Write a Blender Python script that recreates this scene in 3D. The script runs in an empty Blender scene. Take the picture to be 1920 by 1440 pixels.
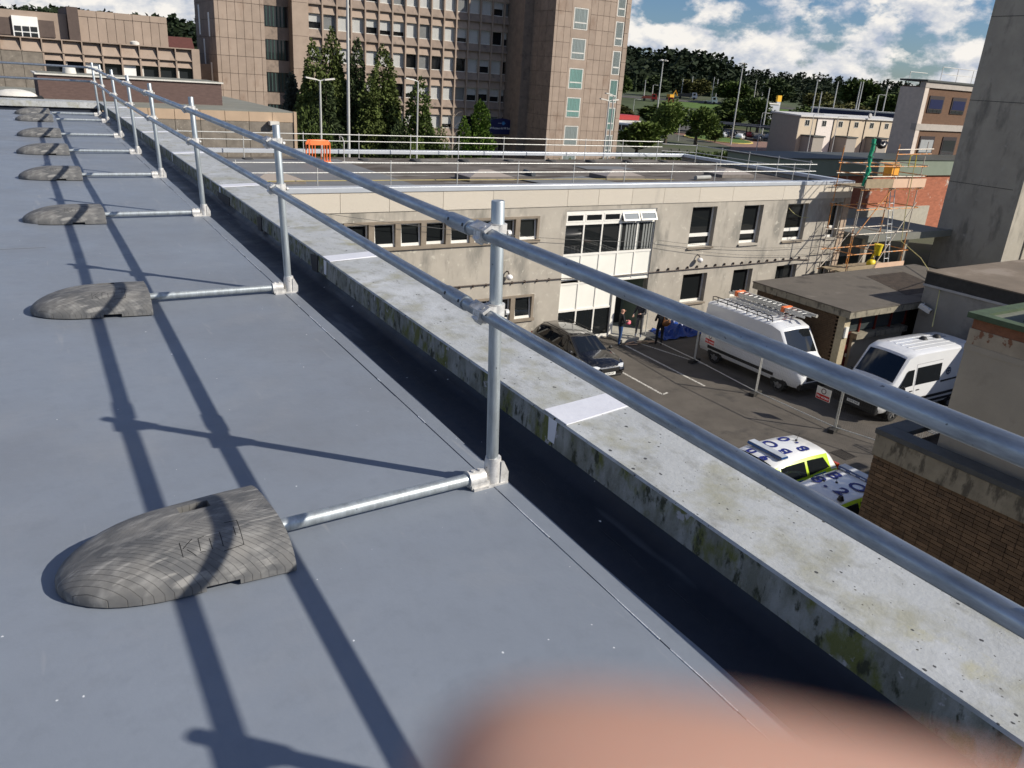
import bpy, bmesh, math, random
from mathutils import Vector, Matrix
random.seed(7)
rad = math.radians
scn = bpy.context.scene
COL = scn.collection
# ------------------------------------------------------------------ camera
cam_d = bpy.data.cameras.new('camera'); cam = bpy.data.objects.new('camera', cam_d); COL.objects.link(cam)
CAMROT = Matrix(((0.84776617, 0.13913674, -0.51179438), (-0.52647556, 0.33749699, -0.78033279), (0.0641561, 0.93098698, 0.35937062)))
cam.matrix_world = Matrix.Translation((0, 0, 1.54)) @ CAMROT.to_4x4()
cam_d.sensor_width = 36.0; cam_d.sensor_fit = 'HORIZONTAL'; cam_d.lens = 27.94
cam_d.clip_start = 0.004; cam_d.clip_end = 6000
cam_d.dof.use_dof = True; cam_d.dof.focus_distance = 4.5; cam_d.dof.aperture_fstop = 13.0
scn.camera = cam
scn.render.resolution_x = 1024; scn.render.resolution_y = 768
scn.render.engine = 'CYCLES'
# ------------------------------------------------------------------ sky with cumulus, sun
SUN = Vector((1.235, -1.24, 1.13)).normalized()
EL = math.asin(SUN.z); AZ = math.atan2(SUN.x, SUN.y)
world = bpy.data.worlds.new('World'); scn.world = world; world.use_nodes = True
nt = world.node_tree; nt.nodes.clear()
def N(t, **k):
    n = nt.nodes.new(t)
    for a, b in k.items(): setattr(n, a, b)
    return n
def LK(a, b): nt.links.new(a, b)
def mth(op, a, b=None, clamp=False):
    n = N('ShaderNodeMath', operation=op, use_clamp=clamp)
    for i, s in enumerate((a, b)):
        if s is None: continue
        if isinstance(s, (int, float)): n.inputs[i].default_value = s
        else: LK(s, n.inputs[i])
    return n.outputs[0]
out = N('ShaderNodeOutputWorld'); bg = N('ShaderNodeBackground'); LK(bg.outputs[0], out.inputs[0])
sky = N('ShaderNodeTexSky', sky_type='NISHITA'); sky.sun_disc = False
sky.sun_elevation = EL; sky.sun_rotation = AZ; sky.altitude = 100; sky.air_density = 1.0; sky.dust_density = 0.6; sky.ozone_density = 1.6
tc = N('ShaderNodeTexCoord')
sep = N('ShaderNodeSeparateXYZ'); LK(tc.outputs['Generated'], sep.inputs[0])
def cloud_noise(dx, dz, scale, detail):
    mp = N('ShaderNodeMapping'); LK(tc.outputs['Generated'], mp.inputs['Vector'])
    mp.inputs['Scale'].default_value = (1, 1, 1.75); mp.inputs['Location'].default_value = (dx + 3.13, dx * .4 + 1.7, dz)
    no = N('ShaderNodeTexNoise'); LK(mp.outputs[0], no.inputs['Vector'])
    no.inputs['Scale'].default_value = scale; no.inputs['Detail'].default_value = detail; no.inputs['Roughness'].default_value = .56; no.inputs['Lacunarity'].default_value = 2.1
    return no.outputs[0]
d0 = cloud_noise(0, 0, 13.0, 9); d1 = cloud_noise(.012, .024, 13.0, 5)
elev = sep.outputs['Z']
# cumulus stand thick low over the horizon, thin out upward
cover = mth('SUBTRACT', mth('ADD', d0, .088), mth('MINIMUM', mth('MULTIPLY', mth('MAXIMUM', mth('SUBTRACT', elev, .058), 0.0), 3.2), .14))
ramp = N('ShaderNodeValToRGB'); LK(cover, ramp.inputs[0])
ramp.color_ramp.elements[0].position = .475; ramp.color_ramp.elements[1].position = .56
lit = mth('MULTIPLY', mth('SUBTRACT', d0, d1), 3.6)
shade = mth('ADD', mth('ADD', lit, .46), 0.0, True)
cr = N('ShaderNodeValToRGB'); LK(shade, cr.inputs[0])
cr.color_ramp.elements[0].color = (8.6, 9.8, 12.0, 1); cr.color_ramp.elements[1].color = (18.5, 17.8, 16.8, 1)
cr.color_ramp.elements[0].position = .12; cr.color_ramp.elements[1].position = .85
mix = N('ShaderNodeMix', data_type='RGBA'); LK(ramp.outputs[0], mix.inputs[0])
hsv = N('ShaderNodeHueSaturation'); LK(sky.outputs[0], hsv.inputs['Color']); hsv.inputs['Saturation'].default_value = 1.15; hsv.inputs['Value'].default_value = 1.0; hsv.inputs['Hue'].default_value = .5
tint = N('ShaderNodeMix', data_type='RGBA', blend_type='MULTIPLY'); tint.inputs[0].default_value = 1; LK(hsv.outputs[0], tint.inputs[6]); tint.inputs[7].default_value = (1.0, 1.25, 1.70, 1); LK(tint.outputs[2], mix.inputs[6]); LK(cr.outputs[0], mix.inputs[7])
LK(mix.outputs[2], bg.inputs['Color']); bg.inputs['Strength'].default_value = 0.044
sl = bpy.data.lights.new('sun', 'SUN'); sl.energy = 5.0; sl.angle = rad(.55); sl.color = (1.0, .93, .82)
so = bpy.data.objects.new('sun', sl); COL.objects.link(so); so.rotation_euler = (-SUN).to_track_quat('-Z', 'Y').to_euler()
so.location = SUN * 60
vs = scn.view_settings; vs.view_transform = 'Standard'; vs.look = 'None'; vs.exposure = 0.22; vs.gamma = 1.0; vs.use_curve_mapping = False
# ------------------------------------------------------------------ helpers
class MB:
    def __init__(s): s.v = []; s.f = []
    def add(s, vs, fs):
        b = len(s.v); s.v += [tuple(p) for p in vs]; s.f += [tuple(b + i for i in f) for f in fs]; return s
    def quad(s, a, b, c, d): return s.add([a, b, c, d], [(0, 1, 2, 3)])
    def box(s, x0, x1, y0, y1, z0, z1):
        if x0 > x1: x0, x1 = x1, x0
        if y0 > y1: y0, y1 = y1, y0
        if z0 > z1: z0, z1 = z1, z0
        return s.add([(x0,y0,z0),(x1,y0,z0),(x1,y1,z0),(x0,y1,z0),(x0,y0,z1),(x1,y0,z1),(x1,y1,z1),(x0,y1,z1)],
                     [(0,3,2,1),(4,5,6,7),(0,1,5,4),(1,2,6,5),(2,3,7,6),(3,0,4,7)])
    def obox(s, c, ax, ay, az):
        c = Vector(c); ax, ay, az = Vector(ax), Vector(ay), Vector(az)
        P = [c+sx*ax+sy*ay+sz*az for sz in (-1,1) for sx, sy in ((-1,-1),(1,-1),(1,1),(-1,1))]
        return s.add(P, [(0,3,2,1),(4,5,6,7),(0,1,5,4),(1,2,6,5),(2,3,7,6),(3,0,4,7)])
    def tube(s, pts, r, n=10, cap=True):
        pts = [Vector(p) for p in pts]; m = len(pts)
        rs = r if isinstance(r, (list, tuple)) else [r]*m
        ring = []; up = None
        for i, p in enumerate(pts):
            d = (pts[min(i+1, m-1)] - pts[max(i-1, 0)]).normalized()
            if up is None:
                up = Vector((0,0,1)) if abs(d.z) < .9 else Vector((1,0,0))
            sx = d.cross(up).normalized(); up = sx.cross(d).normalized()
            ring.append([p + rs[i]*(math.cos(2*math.pi*k/n)*sx + math.sin(2*math.pi*k/n)*up) for k in range(n)])
        V = [q for R in ring for q in R]; F = []
        for i in range(m-1):
            for k in range(n): F.append((i*n+k, i*n+(k+1)%n, (i+1)*n+(k+1)%n, (i+1)*n+k))
        if cap: F.append(tuple(range(n-1,-1,-1))); F.append(tuple((m-1)*n+k for k in range(n)))
        return s.add(V, F)
    def prism(s, poly, a0, a1, axis='x'):
        def P(u, w, a): return {'x': (a,u,w), 'y': (u,a,w), 'z': (u,w,a)}[axis]
        n = len(poly); V = [P(u,w,a0) for u, w in poly] + [P(u,w,a1) for u, w in poly]
        return s.add(V, [tuple(range(n)), tuple(range(2*n-1,n-1,-1))] + [(i,(i+1)%n,n+(i+1)%n,n+i) for i in range(n)])
    def grid(s, rows, close=False):
        n = len(rows[0]); V = [p for R in rows for p in R]; F = []
        for i in range(len(rows)-1):
            for k in range(n if close else n-1): F.append((i*n+k, i*n+(k+1)%n, (i+1)*n+(k+1)%n, (i+1)*n+k))
        return s.add(V, F)
    def ball(s, c, r, nu=10, nv=6, sc=(1,1,1)):
        rows = []
        for i in range(nv+1):
            t = math.pi*i/nv
            rows.append([(c[0]+sc[0]*r*math.sin(t)*math.cos(2*math.pi*k/nu), c[1]+sc[1]*r*math.sin(t)*math.sin(2*math.pi*k/nu), c[2]+sc[2]*r*math.cos(t)) for k in range(nu)])
        return s.grid(rows, True)
    def mesh(s, name, mat, smooth=False, fix=True):
        me = bpy.data.meshes.new(name); me.from_pydata(s.v, [], s.f)
        if fix:
            bm = bmesh.new(); bm.from_mesh(me); bmesh.ops.recalc_face_normals(bm, faces=bm.faces); bm.to_mesh(me); bm.free()
        if mat: me.materials.append(mat)
        if smooth:
            me.polygons.foreach_set('use_smooth', [True]*len(me.polygons))
            try: me.set_sharp_from_angle(angle=rad(38))
            except Exception: pass
        me.update(); return me
    def build(s, name, mat, parent=None, smooth=False, local=False, bevel=0, fix=True):
        if parent is not None and not local:
            inv = WM[parent.name].inverted(); s.v = [tuple(inv @ Vector(p)) for p in s.v]
        o = bpy.data.objects.new(name, s.mesh(name, mat, smooth, fix)); COL.objects.link(o)
        if parent is not None: o.parent = parent
        WM[o.name] = WM[parent.name] if parent is not None else Matrix.Identity(4)
        if bevel:
            b = o.modifiers.new('bevel', 'BEVEL'); b.width = bevel; b.segments = 2; b.limit_method = 'ANGLE'; b.angle_limit = rad(35)
        return o
WM = {}
def tag(o, label=None, cat=None, group=None, kind=None):
    for k, val in (('label', label), ('category', cat), ('group', group), ('kind', kind)):
        if val: o[k] = val
    return o
def thing(name, label, cat, loc=(0,0,0), rz=0, group=None):
    o = bpy.data.objects.new(name, None); COL.objects.link(o); o.empty_display_size = .2
    o.location = loc; o.rotation_euler = (0,0,rz)
    WM[o.name] = Matrix.Translation(loc) @ Matrix.Rotation(rz, 4, 'Z')
    return tag(o, label, cat, group)
def inst(me, name, parent, loc=(0,0,0), rz=0, sc=None, world_loc=True):
    o = bpy.data.objects.new(name, me); COL.objects.link(o)
    if parent is not None:
        o.parent = parent
        if world_loc: loc = WM[parent.name].inverted() @ Vector(loc)
    o.location = loc; o.rotation_euler = (0,0,rz)
    if sc: o.scale = sc
    if parent is not None:
        base = WM[parent.name]
    else: base = Matrix.Identity(4)
    WM[o.name] = base @ Matrix.Translation(loc) @ Matrix.Rotation(rz, 4, 'Z')
    return o
def copy_tree(o, parent=None):
    c = o.copy(); COL.objects.link(c); c.parent = parent
    for ch in list(o.children): copy_tree(ch, c)
    return c
def text_mesh(name, txt, size, mat, extrude=.002, bold=0.0):
    cu = bpy.data.curves.new(name, 'FONT'); cu.body = txt; cu.size = size; cu.extrude = extrude; cu.align_x = 'CENTER'; cu.align_y = 'CENTER'; cu.offset = bold; cu.resolution_u = 3
    to = bpy.data.objects.new(name+'_tmp', cu); COL.objects.link(to)
    dg = bpy.context.evaluated_depsgraph_get(); dg.update()
    me = bpy.data.meshes.new_from_object(to.evaluated_get(dg)); bpy.data.objects.remove(to); bpy.data.curves.remove(cu)
    me.name = name; me.materials.clear(); me.materials.append(mat); return me
def place_mesh(me, name, parent, mat4):
    "link a mesh whose local frame is put in the world by mat4"
    o = bpy.data.objects.new(name, me); COL.objects.link(o)
    if parent is not None:
        o.parent = parent; o.matrix_local = WM[parent.name].inverted() @ mat4
    else: o.matrix_world = mat4
    WM[o.name] = mat4.copy(); return o
def frame4(org, xa, ya):
    xa = Vector(xa).normalized(); ya = Vector(ya); za = xa.cross(ya).normalized(); ya = za.cross(xa)
    m = Matrix((xa, ya, za)).transposed().to_4x4(); m.translation = org; return m
# ------------------------------------------------------------------ materials
MATS = {}
def M(name, col, rough=.7, metal=0.0, var=.12, scale=3.0, bump=0.0, bscale=60.0, dirt=None, spec=.4, objvar=0.0, stretch=(1,1,1), dirt2=None, coat=0.0, trans=0.0, bdist=.02):
    "base colour with two scales of variation, optional stains ((colour, noise scale, threshold, width, stretch)), optional fine relief"
    if name in MATS: return MATS[name]
    m = bpy.data.materials.new(name); m.use_nodes = True; t = m.node_tree; nd = t.nodes; b = nd['Principled BSDF']
    L = t.links.new
    b.inputs['Roughness'].default_value = rough; b.inputs['Metallic'].default_value = metal; b.inputs['Specular IOR Level'].default_value = spec
    if coat: b.inputs['Coat Weight'].default_value = coat; b.inputs['Coat Roughness'].default_value = .05
    geo = nd.new('ShaderNodeNewGeometry')
    def noise(sc, st=(1,1,1), det=6):
        mp = nd.new('ShaderNodeMapping'); L(geo.outputs['Position'], mp.inputs[0]); mp.inputs['Scale'].default_value = st
        n = nd.new('ShaderNodeTexNoise'); L(mp.outputs[0], n.inputs['Vector']); n.inputs['Scale'].default_value = sc; n.inputs['Detail'].default_value = det; n.inputs['Roughness'].default_value = .62
        return n.outputs[0]
    c = tuple(col)
    lo = tuple(max(0, x*(1-var)) for x in c)+(1,); hi = tuple(min(1, x*(1+var)) for x in c)+(1,)
    mx = nd.new('ShaderNodeMix'); mx.data_type = 'RGBA'
    rmp = nd.new('ShaderNodeMapRange'); L(noise(scale, stretch), rmp.inputs[0]); rmp.inputs[1].default_value = .3; rmp.inputs[2].default_value = .7
    L(rmp.outputs[0], mx.inputs[0]); mx.inputs[6].default_value = lo; mx.inputs[7].default_value = hi
    cur = mx.outputs[2]
    for dd in (dirt, dirt2):
        if not dd: continue
        dc, ds, thr, wd = dd[:4]; st = dd[4] if len(dd) > 4 else (1,1,1)
        r2 = nd.new('ShaderNodeMapRange'); L(noise(ds, st, 8), r2.inputs[0]); r2.inputs[1].default_value = thr; r2.inputs[2].default_value = thr+wd
        m2 = nd.new('ShaderNodeMix'); m2.data_type = 'RGBA'; L(r2.outputs[0], m2.inputs[0]); L(cur, m2.inputs[6]); m2.inputs[7].default_value = tuple(dc)+(1,)
        cur = m2.outputs[2]
    if objvar:
        oi = nd.new('ShaderNodeObjectInfo'); mr = nd.new('ShaderNodeMapRange'); L(oi.outputs['Random'], mr.inputs[0]); mr.inputs[3].default_value = 1-objvar; mr.inputs[4].default_value = 1+objvar
        hs = nd.new('ShaderNodeHueSaturation'); L(cur, hs.inputs['Color']); L(mr.outputs[0], hs.inputs['Value']); cur = hs.outputs[0]
    L(cur, b.inputs['Base Color'])
    if bump:
        bp = nd.new('ShaderNodeBump'); bp.inputs['Strength'].default_value = bump; bp.inputs['Distance'].default_value = bdist; L(noise(bscale, stretch), bp.inputs['Height']); L(bp.outputs[0], b.inputs['Normal'])
    MATS[name] = m; return m
def glass(name, tint=(.012,.014,.015), refl=1.0, see=0.0, rough=.03):
    "window glass: clear share by see, the rest a dark room behind a mirror-smooth skin"
    if name in MATS: return MATS[name]
    m = bpy.data.materials.new(name); m.use_nodes = True; t = m.node_tree; b = t.nodes['Principled BSDF']
    b.inputs['Base Color'].default_value = tuple(tint)+(1,); b.inputs['Roughness'].default_value = rough; b.inputs['IOR'].default_value = 1.5; b.inputs['Specular IOR Level'].default_value = .5*refl
    b.inputs['Alpha'].default_value = 1-see
    geo = t.nodes.new('ShaderNodeNewGeometry'); n = t.nodes.new('ShaderNodeTexNoise'); t.links.new(geo.outputs['Position'], n.inputs['Vector']); n.inputs['Scale'].default_value = .7
    bp = t.nodes.new('ShaderNodeBump'); bp.inputs['Strength'].default_value = .05; bp.inputs['Distance'].default_value = .03; t.links.new(n.outputs[0], bp.inputs['Height']); t.links.new(bp.outputs[0], b.inputs['Normal'])
    MATS[name] = m; return m
# ================================================================== our own roof
G = -9.4                         # yard level below the roof deck
def RL(x, y, z): return (x + .026*y, y, z)
def zr(y): return .006*(y - 2.4)
def zc(y): return .225 + .004*(y - 2.4)
def speck_mat(name, col, rough, specks, spcol, sc, var=.06, scale=1.2, bump=.1, streak=None, blot=None, spec=.4):
    "sheet or stone with many small droppings, chips and scuffs scattered on it"
    m = bpy.data.materials.new(name); m.use_nodes = True; t = m.node_tree; nd = t.nodes; b = nd['Principled BSDF']; L = t.links.new
    b.inputs['Roughness'].default_value = rough; b.inputs['Specular IOR Level'].default_value = spec
    geo = nd.new('ShaderNodeNewGeometry')
    def noise(s, st=(1,1,1), det=6, loc=(0,0,0), rot=0):
        mp = nd.new('ShaderNodeMapping'); L(geo.outputs['Position'], mp.inputs[0]); mp.inputs['Scale'].default_value = st; mp.inputs['Location'].default_value = loc; mp.inputs['Rotation'].default_value = (0,0,rot)
        n = nd.new('ShaderNodeTexNoise'); L(mp.outputs[0], n.inputs['Vector']); n.inputs['Scale'].default_value = s; n.inputs['Detail'].default_value = det; n.inputs['Roughness'].default_value = .62; return n.outputs[0]
    def rng(a, lo, hi, o0=0, o1=1):
        r = nd.new('ShaderNodeMapRange'); L(a, r.inputs[0]); r.inputs[1].default_value = lo; r.inputs[2].default_value = hi; r.inputs[3].default_value = o0; r.inputs[4].default_value = o1; return r.outputs[0]
    def mixc(f, a, c):
        x = nd.new('ShaderNodeMix'); x.data_type = 'RGBA'; L(f, x.inputs[0])
        if isinstance(a, tuple): x.inputs[6].default_value = a
        else: L(a, x.inputs[6])
        x.inputs[7].default_value = c; return x.outputs[2]
    c0 = tuple(v*(1-var) for v in col)+(1,); c1 = tuple(min(1, v*(1+var)) for v in col)+(1,)
    cur = mixc(rng(noise(scale), .3, .7), c0, c1)
    cur = mixc(rng(noise(scale*14, det=8), .5, .8, 0, .35), cur, tuple(v*.72 for v in col)+(1,))
    for bl in (blot or []):
        bc, bs, lo, hi, amt = bl[:5]; cur = mixc(rng(noise(bs, bl[5] if len(bl) > 5 else (1,1,1), 9, (7.3,1.1,2)), lo, hi, 0, amt), cur, tuple(bc)+(1,))
    if streak: cur = mixc(rng(noise(streak[1], (1,.12,1), 3, rot=streak[3]), streak[2], streak[2]+.05, 0, .5), cur, tuple(streak[0])+(1,))
    # sparse crisp specks: Voronoi cells kept only where a low noise allows
    for k, (s, th) in enumerate(specks):
        vo = nd.new('ShaderNodeTexVoronoi'); mp = nd.new('ShaderNodeMapping'); L(geo.outputs['Position'], mp.inputs[0]); mp.inputs['Scale'].default_value = (1, .75+.2*k, 1); mp.inputs['Location'].default_value = (k*3.3, k*1.7, 0)
        L(mp.outputs[0], vo.inputs['Vector']); vo.inputs['Scale'].default_value = s; vo.inputs['Randomness'].default_value = 1
        ad = nd.new('ShaderNodeMath'); ad.operation = 'ADD'; L(vo.outputs['Distance'], ad.inputs[0])
        L(rng(noise(s*.35, loc=(k, 4, 0)), .42, .68, .30, -.02), ad.inputs[1])
        L2 = rng(ad.outputs[0], th, th+.02, 1, 0); cur = mixc(L2, cur, tuple(spcol[k % len(spcol)])+(1,))
    L(cur, b.inputs['Base Color'])
    L(rng(noise(scale*3), .3, .7, max(0, rough-.1), min(1, rough+.12)), b.inputs['Roughness'])
    bp = nd.new('ShaderNodeBump'); bp.inputs['Strength'].default_value = bump; bp.inputs['Distance'].default_value = .01; L(noise(sc), bp.inputs['Height']); L(bp.outputs[0], b.inputs['Normal'])
    MATS[name] = m; return m
membrane = speck_mat('roof_membrane', (.198,.225,.268), .46, [(9, .085), (26, .10), (4, .03)], [(.75,.76,.78), (.6,.62,.65)], 22, var=.07, scale=.8, bump=.12, streak=((.27,.285,.31), 9, .66, 1.2), blot=[((.165,.176,.196), .55, .46, .66, .6), ((.245,.258,.28), 1.3, .56, .74, .5), ((.28,.29,.30), 11, .66, .74, .35, (1,.3,1))], spec=.18)
membrane_shade = speck_mat('gutter_membrane_shade', (.024,.030,.044), .38, [(8, .11), (22, .13)], [(.62,.64,.66), (.5,.52,.55)], 14, var=.10, scale=1.6, bump=.25, streak=((.10,.11,.13), 5, .64, .05), blot=[((.05,.055,.06), 2.5, .52, .70, .5), ((.014,.017,.026), 1.2, .48, .64, .6)], spec=.2)  # near-black navy: deep shade under the coping put into the sheet colour
cop_top = speck_mat('coping_top', (.40,.415,.42), .55, [(34, .23), (60, .21), (13, .14)], [(.05,.05,.05), (.09,.085,.07), (.06,.055,.05)], 60, var=.10, scale=2.2, bump=.25, blot=[((.50,.52,.54), 2.3, .52, .66, .8), ((.29,.285,.215), 4.2, .50, .66, .8), ((.20,.20,.175), 16, .52, .74, .75, (1,.5,1)), ((.36,.33,.15), 2.9, .68, .76, .5)])
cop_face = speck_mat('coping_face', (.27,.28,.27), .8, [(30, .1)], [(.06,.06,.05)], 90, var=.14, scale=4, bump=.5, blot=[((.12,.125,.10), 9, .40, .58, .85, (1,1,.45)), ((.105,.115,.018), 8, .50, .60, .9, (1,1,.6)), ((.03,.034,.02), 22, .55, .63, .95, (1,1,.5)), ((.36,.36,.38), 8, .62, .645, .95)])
tape = M('joint_tape', (.66,.67,.72), .38, var=.05, scale=6, bump=.1, bscale=25)
wallc = M('cladding_concrete', (.34,.32,.29), .85, var=.2, scale=1.5, bump=.3)
weldm = M('weld_bead', (.66,.68,.70), .4, var=.3, scale=60)
darkgap = M('black_flashing', (.02,.02,.024), .6, var=.3)
YA, YB = -4.0, 22.2
own = thing('flat_roof_building', 'building underfoot with grey membrane flat roof and mossy stone coping', 'building', (0, 9, G))
# deck: membrane sheets lapped over each other, every one a piece of its own
laps = [YA, -.2, 3.35, 6.9, 10.3, 13.8, 17.3, 20.7, YB]
for i in range(len(laps)-1):
    a, c = laps[i], laps[i+1]; mb = MB(); lift = .0010*(i % 2)
    if i < len(laps)-2: c += .06
    nx = 14; rows = []
    for j in range(9):
        y = a+(c-a)*j/8
        rows.append([RL(-16+ (17.50)*k/nx, y, zr(y)+lift+.0004*math.sin(3.1*k+1.7*y)) for k in range(nx+1)])
    mb.grid(rows); rows2 = [[(p[0], p[1], p[2]-.004) for p in rows[0]], rows[0]]; mb.grid(rows2)
    mb.build('membrane_sheet', membrane, own, fix=False, smooth=True)
# perimeter strip with heat-welded lap, then the gutter dip and the cove up the upstand, coloured dark for the coping's shade
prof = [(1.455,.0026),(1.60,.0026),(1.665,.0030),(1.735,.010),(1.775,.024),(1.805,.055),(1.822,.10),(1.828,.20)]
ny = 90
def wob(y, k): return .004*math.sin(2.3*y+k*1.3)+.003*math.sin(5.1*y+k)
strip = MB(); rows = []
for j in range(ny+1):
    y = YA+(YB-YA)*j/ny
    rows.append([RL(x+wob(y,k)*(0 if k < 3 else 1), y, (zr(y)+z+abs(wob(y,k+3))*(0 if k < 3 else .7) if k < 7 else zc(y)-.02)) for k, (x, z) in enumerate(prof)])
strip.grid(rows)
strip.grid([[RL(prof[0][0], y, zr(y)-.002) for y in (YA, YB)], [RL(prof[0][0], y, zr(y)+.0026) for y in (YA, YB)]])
strip.build('perimeter_upstand', membrane_shade, own, smooth=True, fix=False)
edge = MB(); rows = []
for j in range(ny+1):
    y = YA+(YB-YA)*j/ny; x1 = 1.530+.006*math.sin(1.9*y)+.004*math.sin(6.3*y)  # pale lap ends about where the coping's shadow starts; painted shade beyond
    rows.append([RL(1.4555, y, zr(y)+.0036), RL(x1, y, zr(y)+.0036), RL(x1+.003, y, zr(y)+.0024)])
edge.grid(rows).build('perimeter_lap', membrane, own, fix=False)
bead = MB()
y = YA+.3; random.seed(3)
while y < YB-.5:
    ln = random.uniform(.02, .30) if random.random() < .75 else random.uniform(.3, .6)
    z0 = zr(y)+.0030
    bead.tube([RL(1.456, y, z0), RL(1.4575, y+ln*.5, z0), RL(1.456, y+ln, z0)], .0026, 5)
    y += ln + (random.uniform(.01, .05) if random.random() < .7 else random.uniform(.2, .7))
bead.build('weld_bead', weldm, own)['kind'] = 'stuff'
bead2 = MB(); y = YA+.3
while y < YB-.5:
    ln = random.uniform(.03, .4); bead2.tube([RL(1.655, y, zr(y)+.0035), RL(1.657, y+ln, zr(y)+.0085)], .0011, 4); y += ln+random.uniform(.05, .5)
bead2.build('weld_bead', membrane_shade, own)['kind'] = 'stuff'
pt = MB(); pt.obox((0,0,0), (.22,0,0), (0,.9,0), (0,0,.0018)); pt.v = [(x-.19+.026*8.2, y+8.2, z+zr(y+8.2)+.0045) for x, y, z in pt.v]
pt.build('repair_patch', membrane, own)
# coping stones
joints = [-4.0, -.6, 2.45, 5.45, 9.0, 12.1, 15.2, 18.3, 21.3, 23.3]
X0, X1 = 1.765, 2.21
for i in range(len(joints)-1):
    a, c = joints[i]+.006, joints[i+1]-.006; mb = MB()
    dx = random.uniform(-.004, .004); dz = random.uniform(-.003, .003); rows = []
    for y in (a, (a+c)/2, c):
        z = zc(y)+dz
        rows.append([RL(X0+dx+.012, y, z-.135), RL(X0+dx, y, z-.13), RL(X0+dx, y, z-.008), RL(X0+dx+.008, y, z), RL(X1, y, z+.012), RL(X1+.004, y, z+.002), RL(X1+.004, y, z-.13), RL(X1-.03, y, z-.135)])
    mb.grid(rows, True); mb.f.append(tuple(range(7,-1,-1))); mb.f.append(tuple(16+k for k in range(8)))
    o = mb.build('coping_stone', cop_top, own, smooth=False)
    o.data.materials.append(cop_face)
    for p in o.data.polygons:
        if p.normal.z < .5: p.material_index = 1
for k, y in enumerate(joints[1:-1]):
    w = .085 if k else .07; mb = MB(); z = zc(y)
    sk = .05
    mb.add([RL(X0+.005, y-w, z+.0065), RL(X1+.002, y-w+sk, z+.019), RL(X1+.002, y+w+sk*.6, z+.019), RL(X0+.005, y+w, z+.0065),
            RL(X0+.005, y-w, z+.002), RL(X1+.002, y-w+sk, z+.010), RL(X1+.002, y+w+sk*.6, z+.010), RL(X0+.005, y+w, z+.002)],
           [(0,1,2,3),(4,7,6,5),(0,4,5,1),(1,5,6,2),(2,6,7,3),(3,7,4,0)])
    mb.add([RL(X0-.0035, y-.03, z-.006), RL(X0-.0035, y+.035, z-.006), RL(X0-.0035, y+.03, z-.11), RL(X0-.0035, y-.02, z-.11)], [(0,1,2,3)])
    mb.build('joint_tape', tape, own)
# torn flashing under the coping between the third and fourth post
for (ya, yb, zt, zb) in ((7.25, 7.42, -.02, -.16), (8.55, 9.15, -.05, -.145), (9.9, 10.05, -.03, -.12), (5.62, 5.80, -.012, -.15)):
    mb = MB(); mb.add([RL(X0-.006, ya, zc(ya)+zt), RL(X0-.006, yb, zc(yb)+zt-.02), RL(X0-.004, yb-.03, zc(yb)+zb), RL(X0-.004, ya+.02, zc(ya)+zb+.01),
                       RL(X0+.01, ya, zc(ya)+zt), RL(X0+.01, yb, zc(yb)+zt-.02), RL(X0+.01, yb-.03, zc(yb)+zb), RL(X0+.01, ya+.02, zc(ya)+zb+.01)],
                      [(0,1,2,3),(4,7,6,5),(0,4,5,1),(1,5,6,2),(2,6,7,3),(3,7,4,0)])
    mb.build('torn_flashing', darkgap, own)
# far end: coping across the roof, upstand
mb = MB(); A = Vector((-16, 22.15, .29)); Bv = Vector((2.42, 22.95, .30)); n_ = Vector((-(Bv-A).y, (Bv-A).x, 0)).normalized()
for s0, s1, z0, z1, nm, mt in ((0, .62, -.13, .0, 'end_coping', cop_top), (.06, .5, -.6, -.13, 'end_upstand', membrane_shade)):
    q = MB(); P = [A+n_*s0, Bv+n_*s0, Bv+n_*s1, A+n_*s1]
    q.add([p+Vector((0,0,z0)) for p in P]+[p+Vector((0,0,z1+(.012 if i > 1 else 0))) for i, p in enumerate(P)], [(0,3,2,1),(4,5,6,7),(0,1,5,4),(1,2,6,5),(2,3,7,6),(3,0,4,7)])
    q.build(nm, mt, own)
q = MB(); q.box(-16, 2.44, -4, 22.9, G, -.30); q.build('wall', wallc, own)

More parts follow.
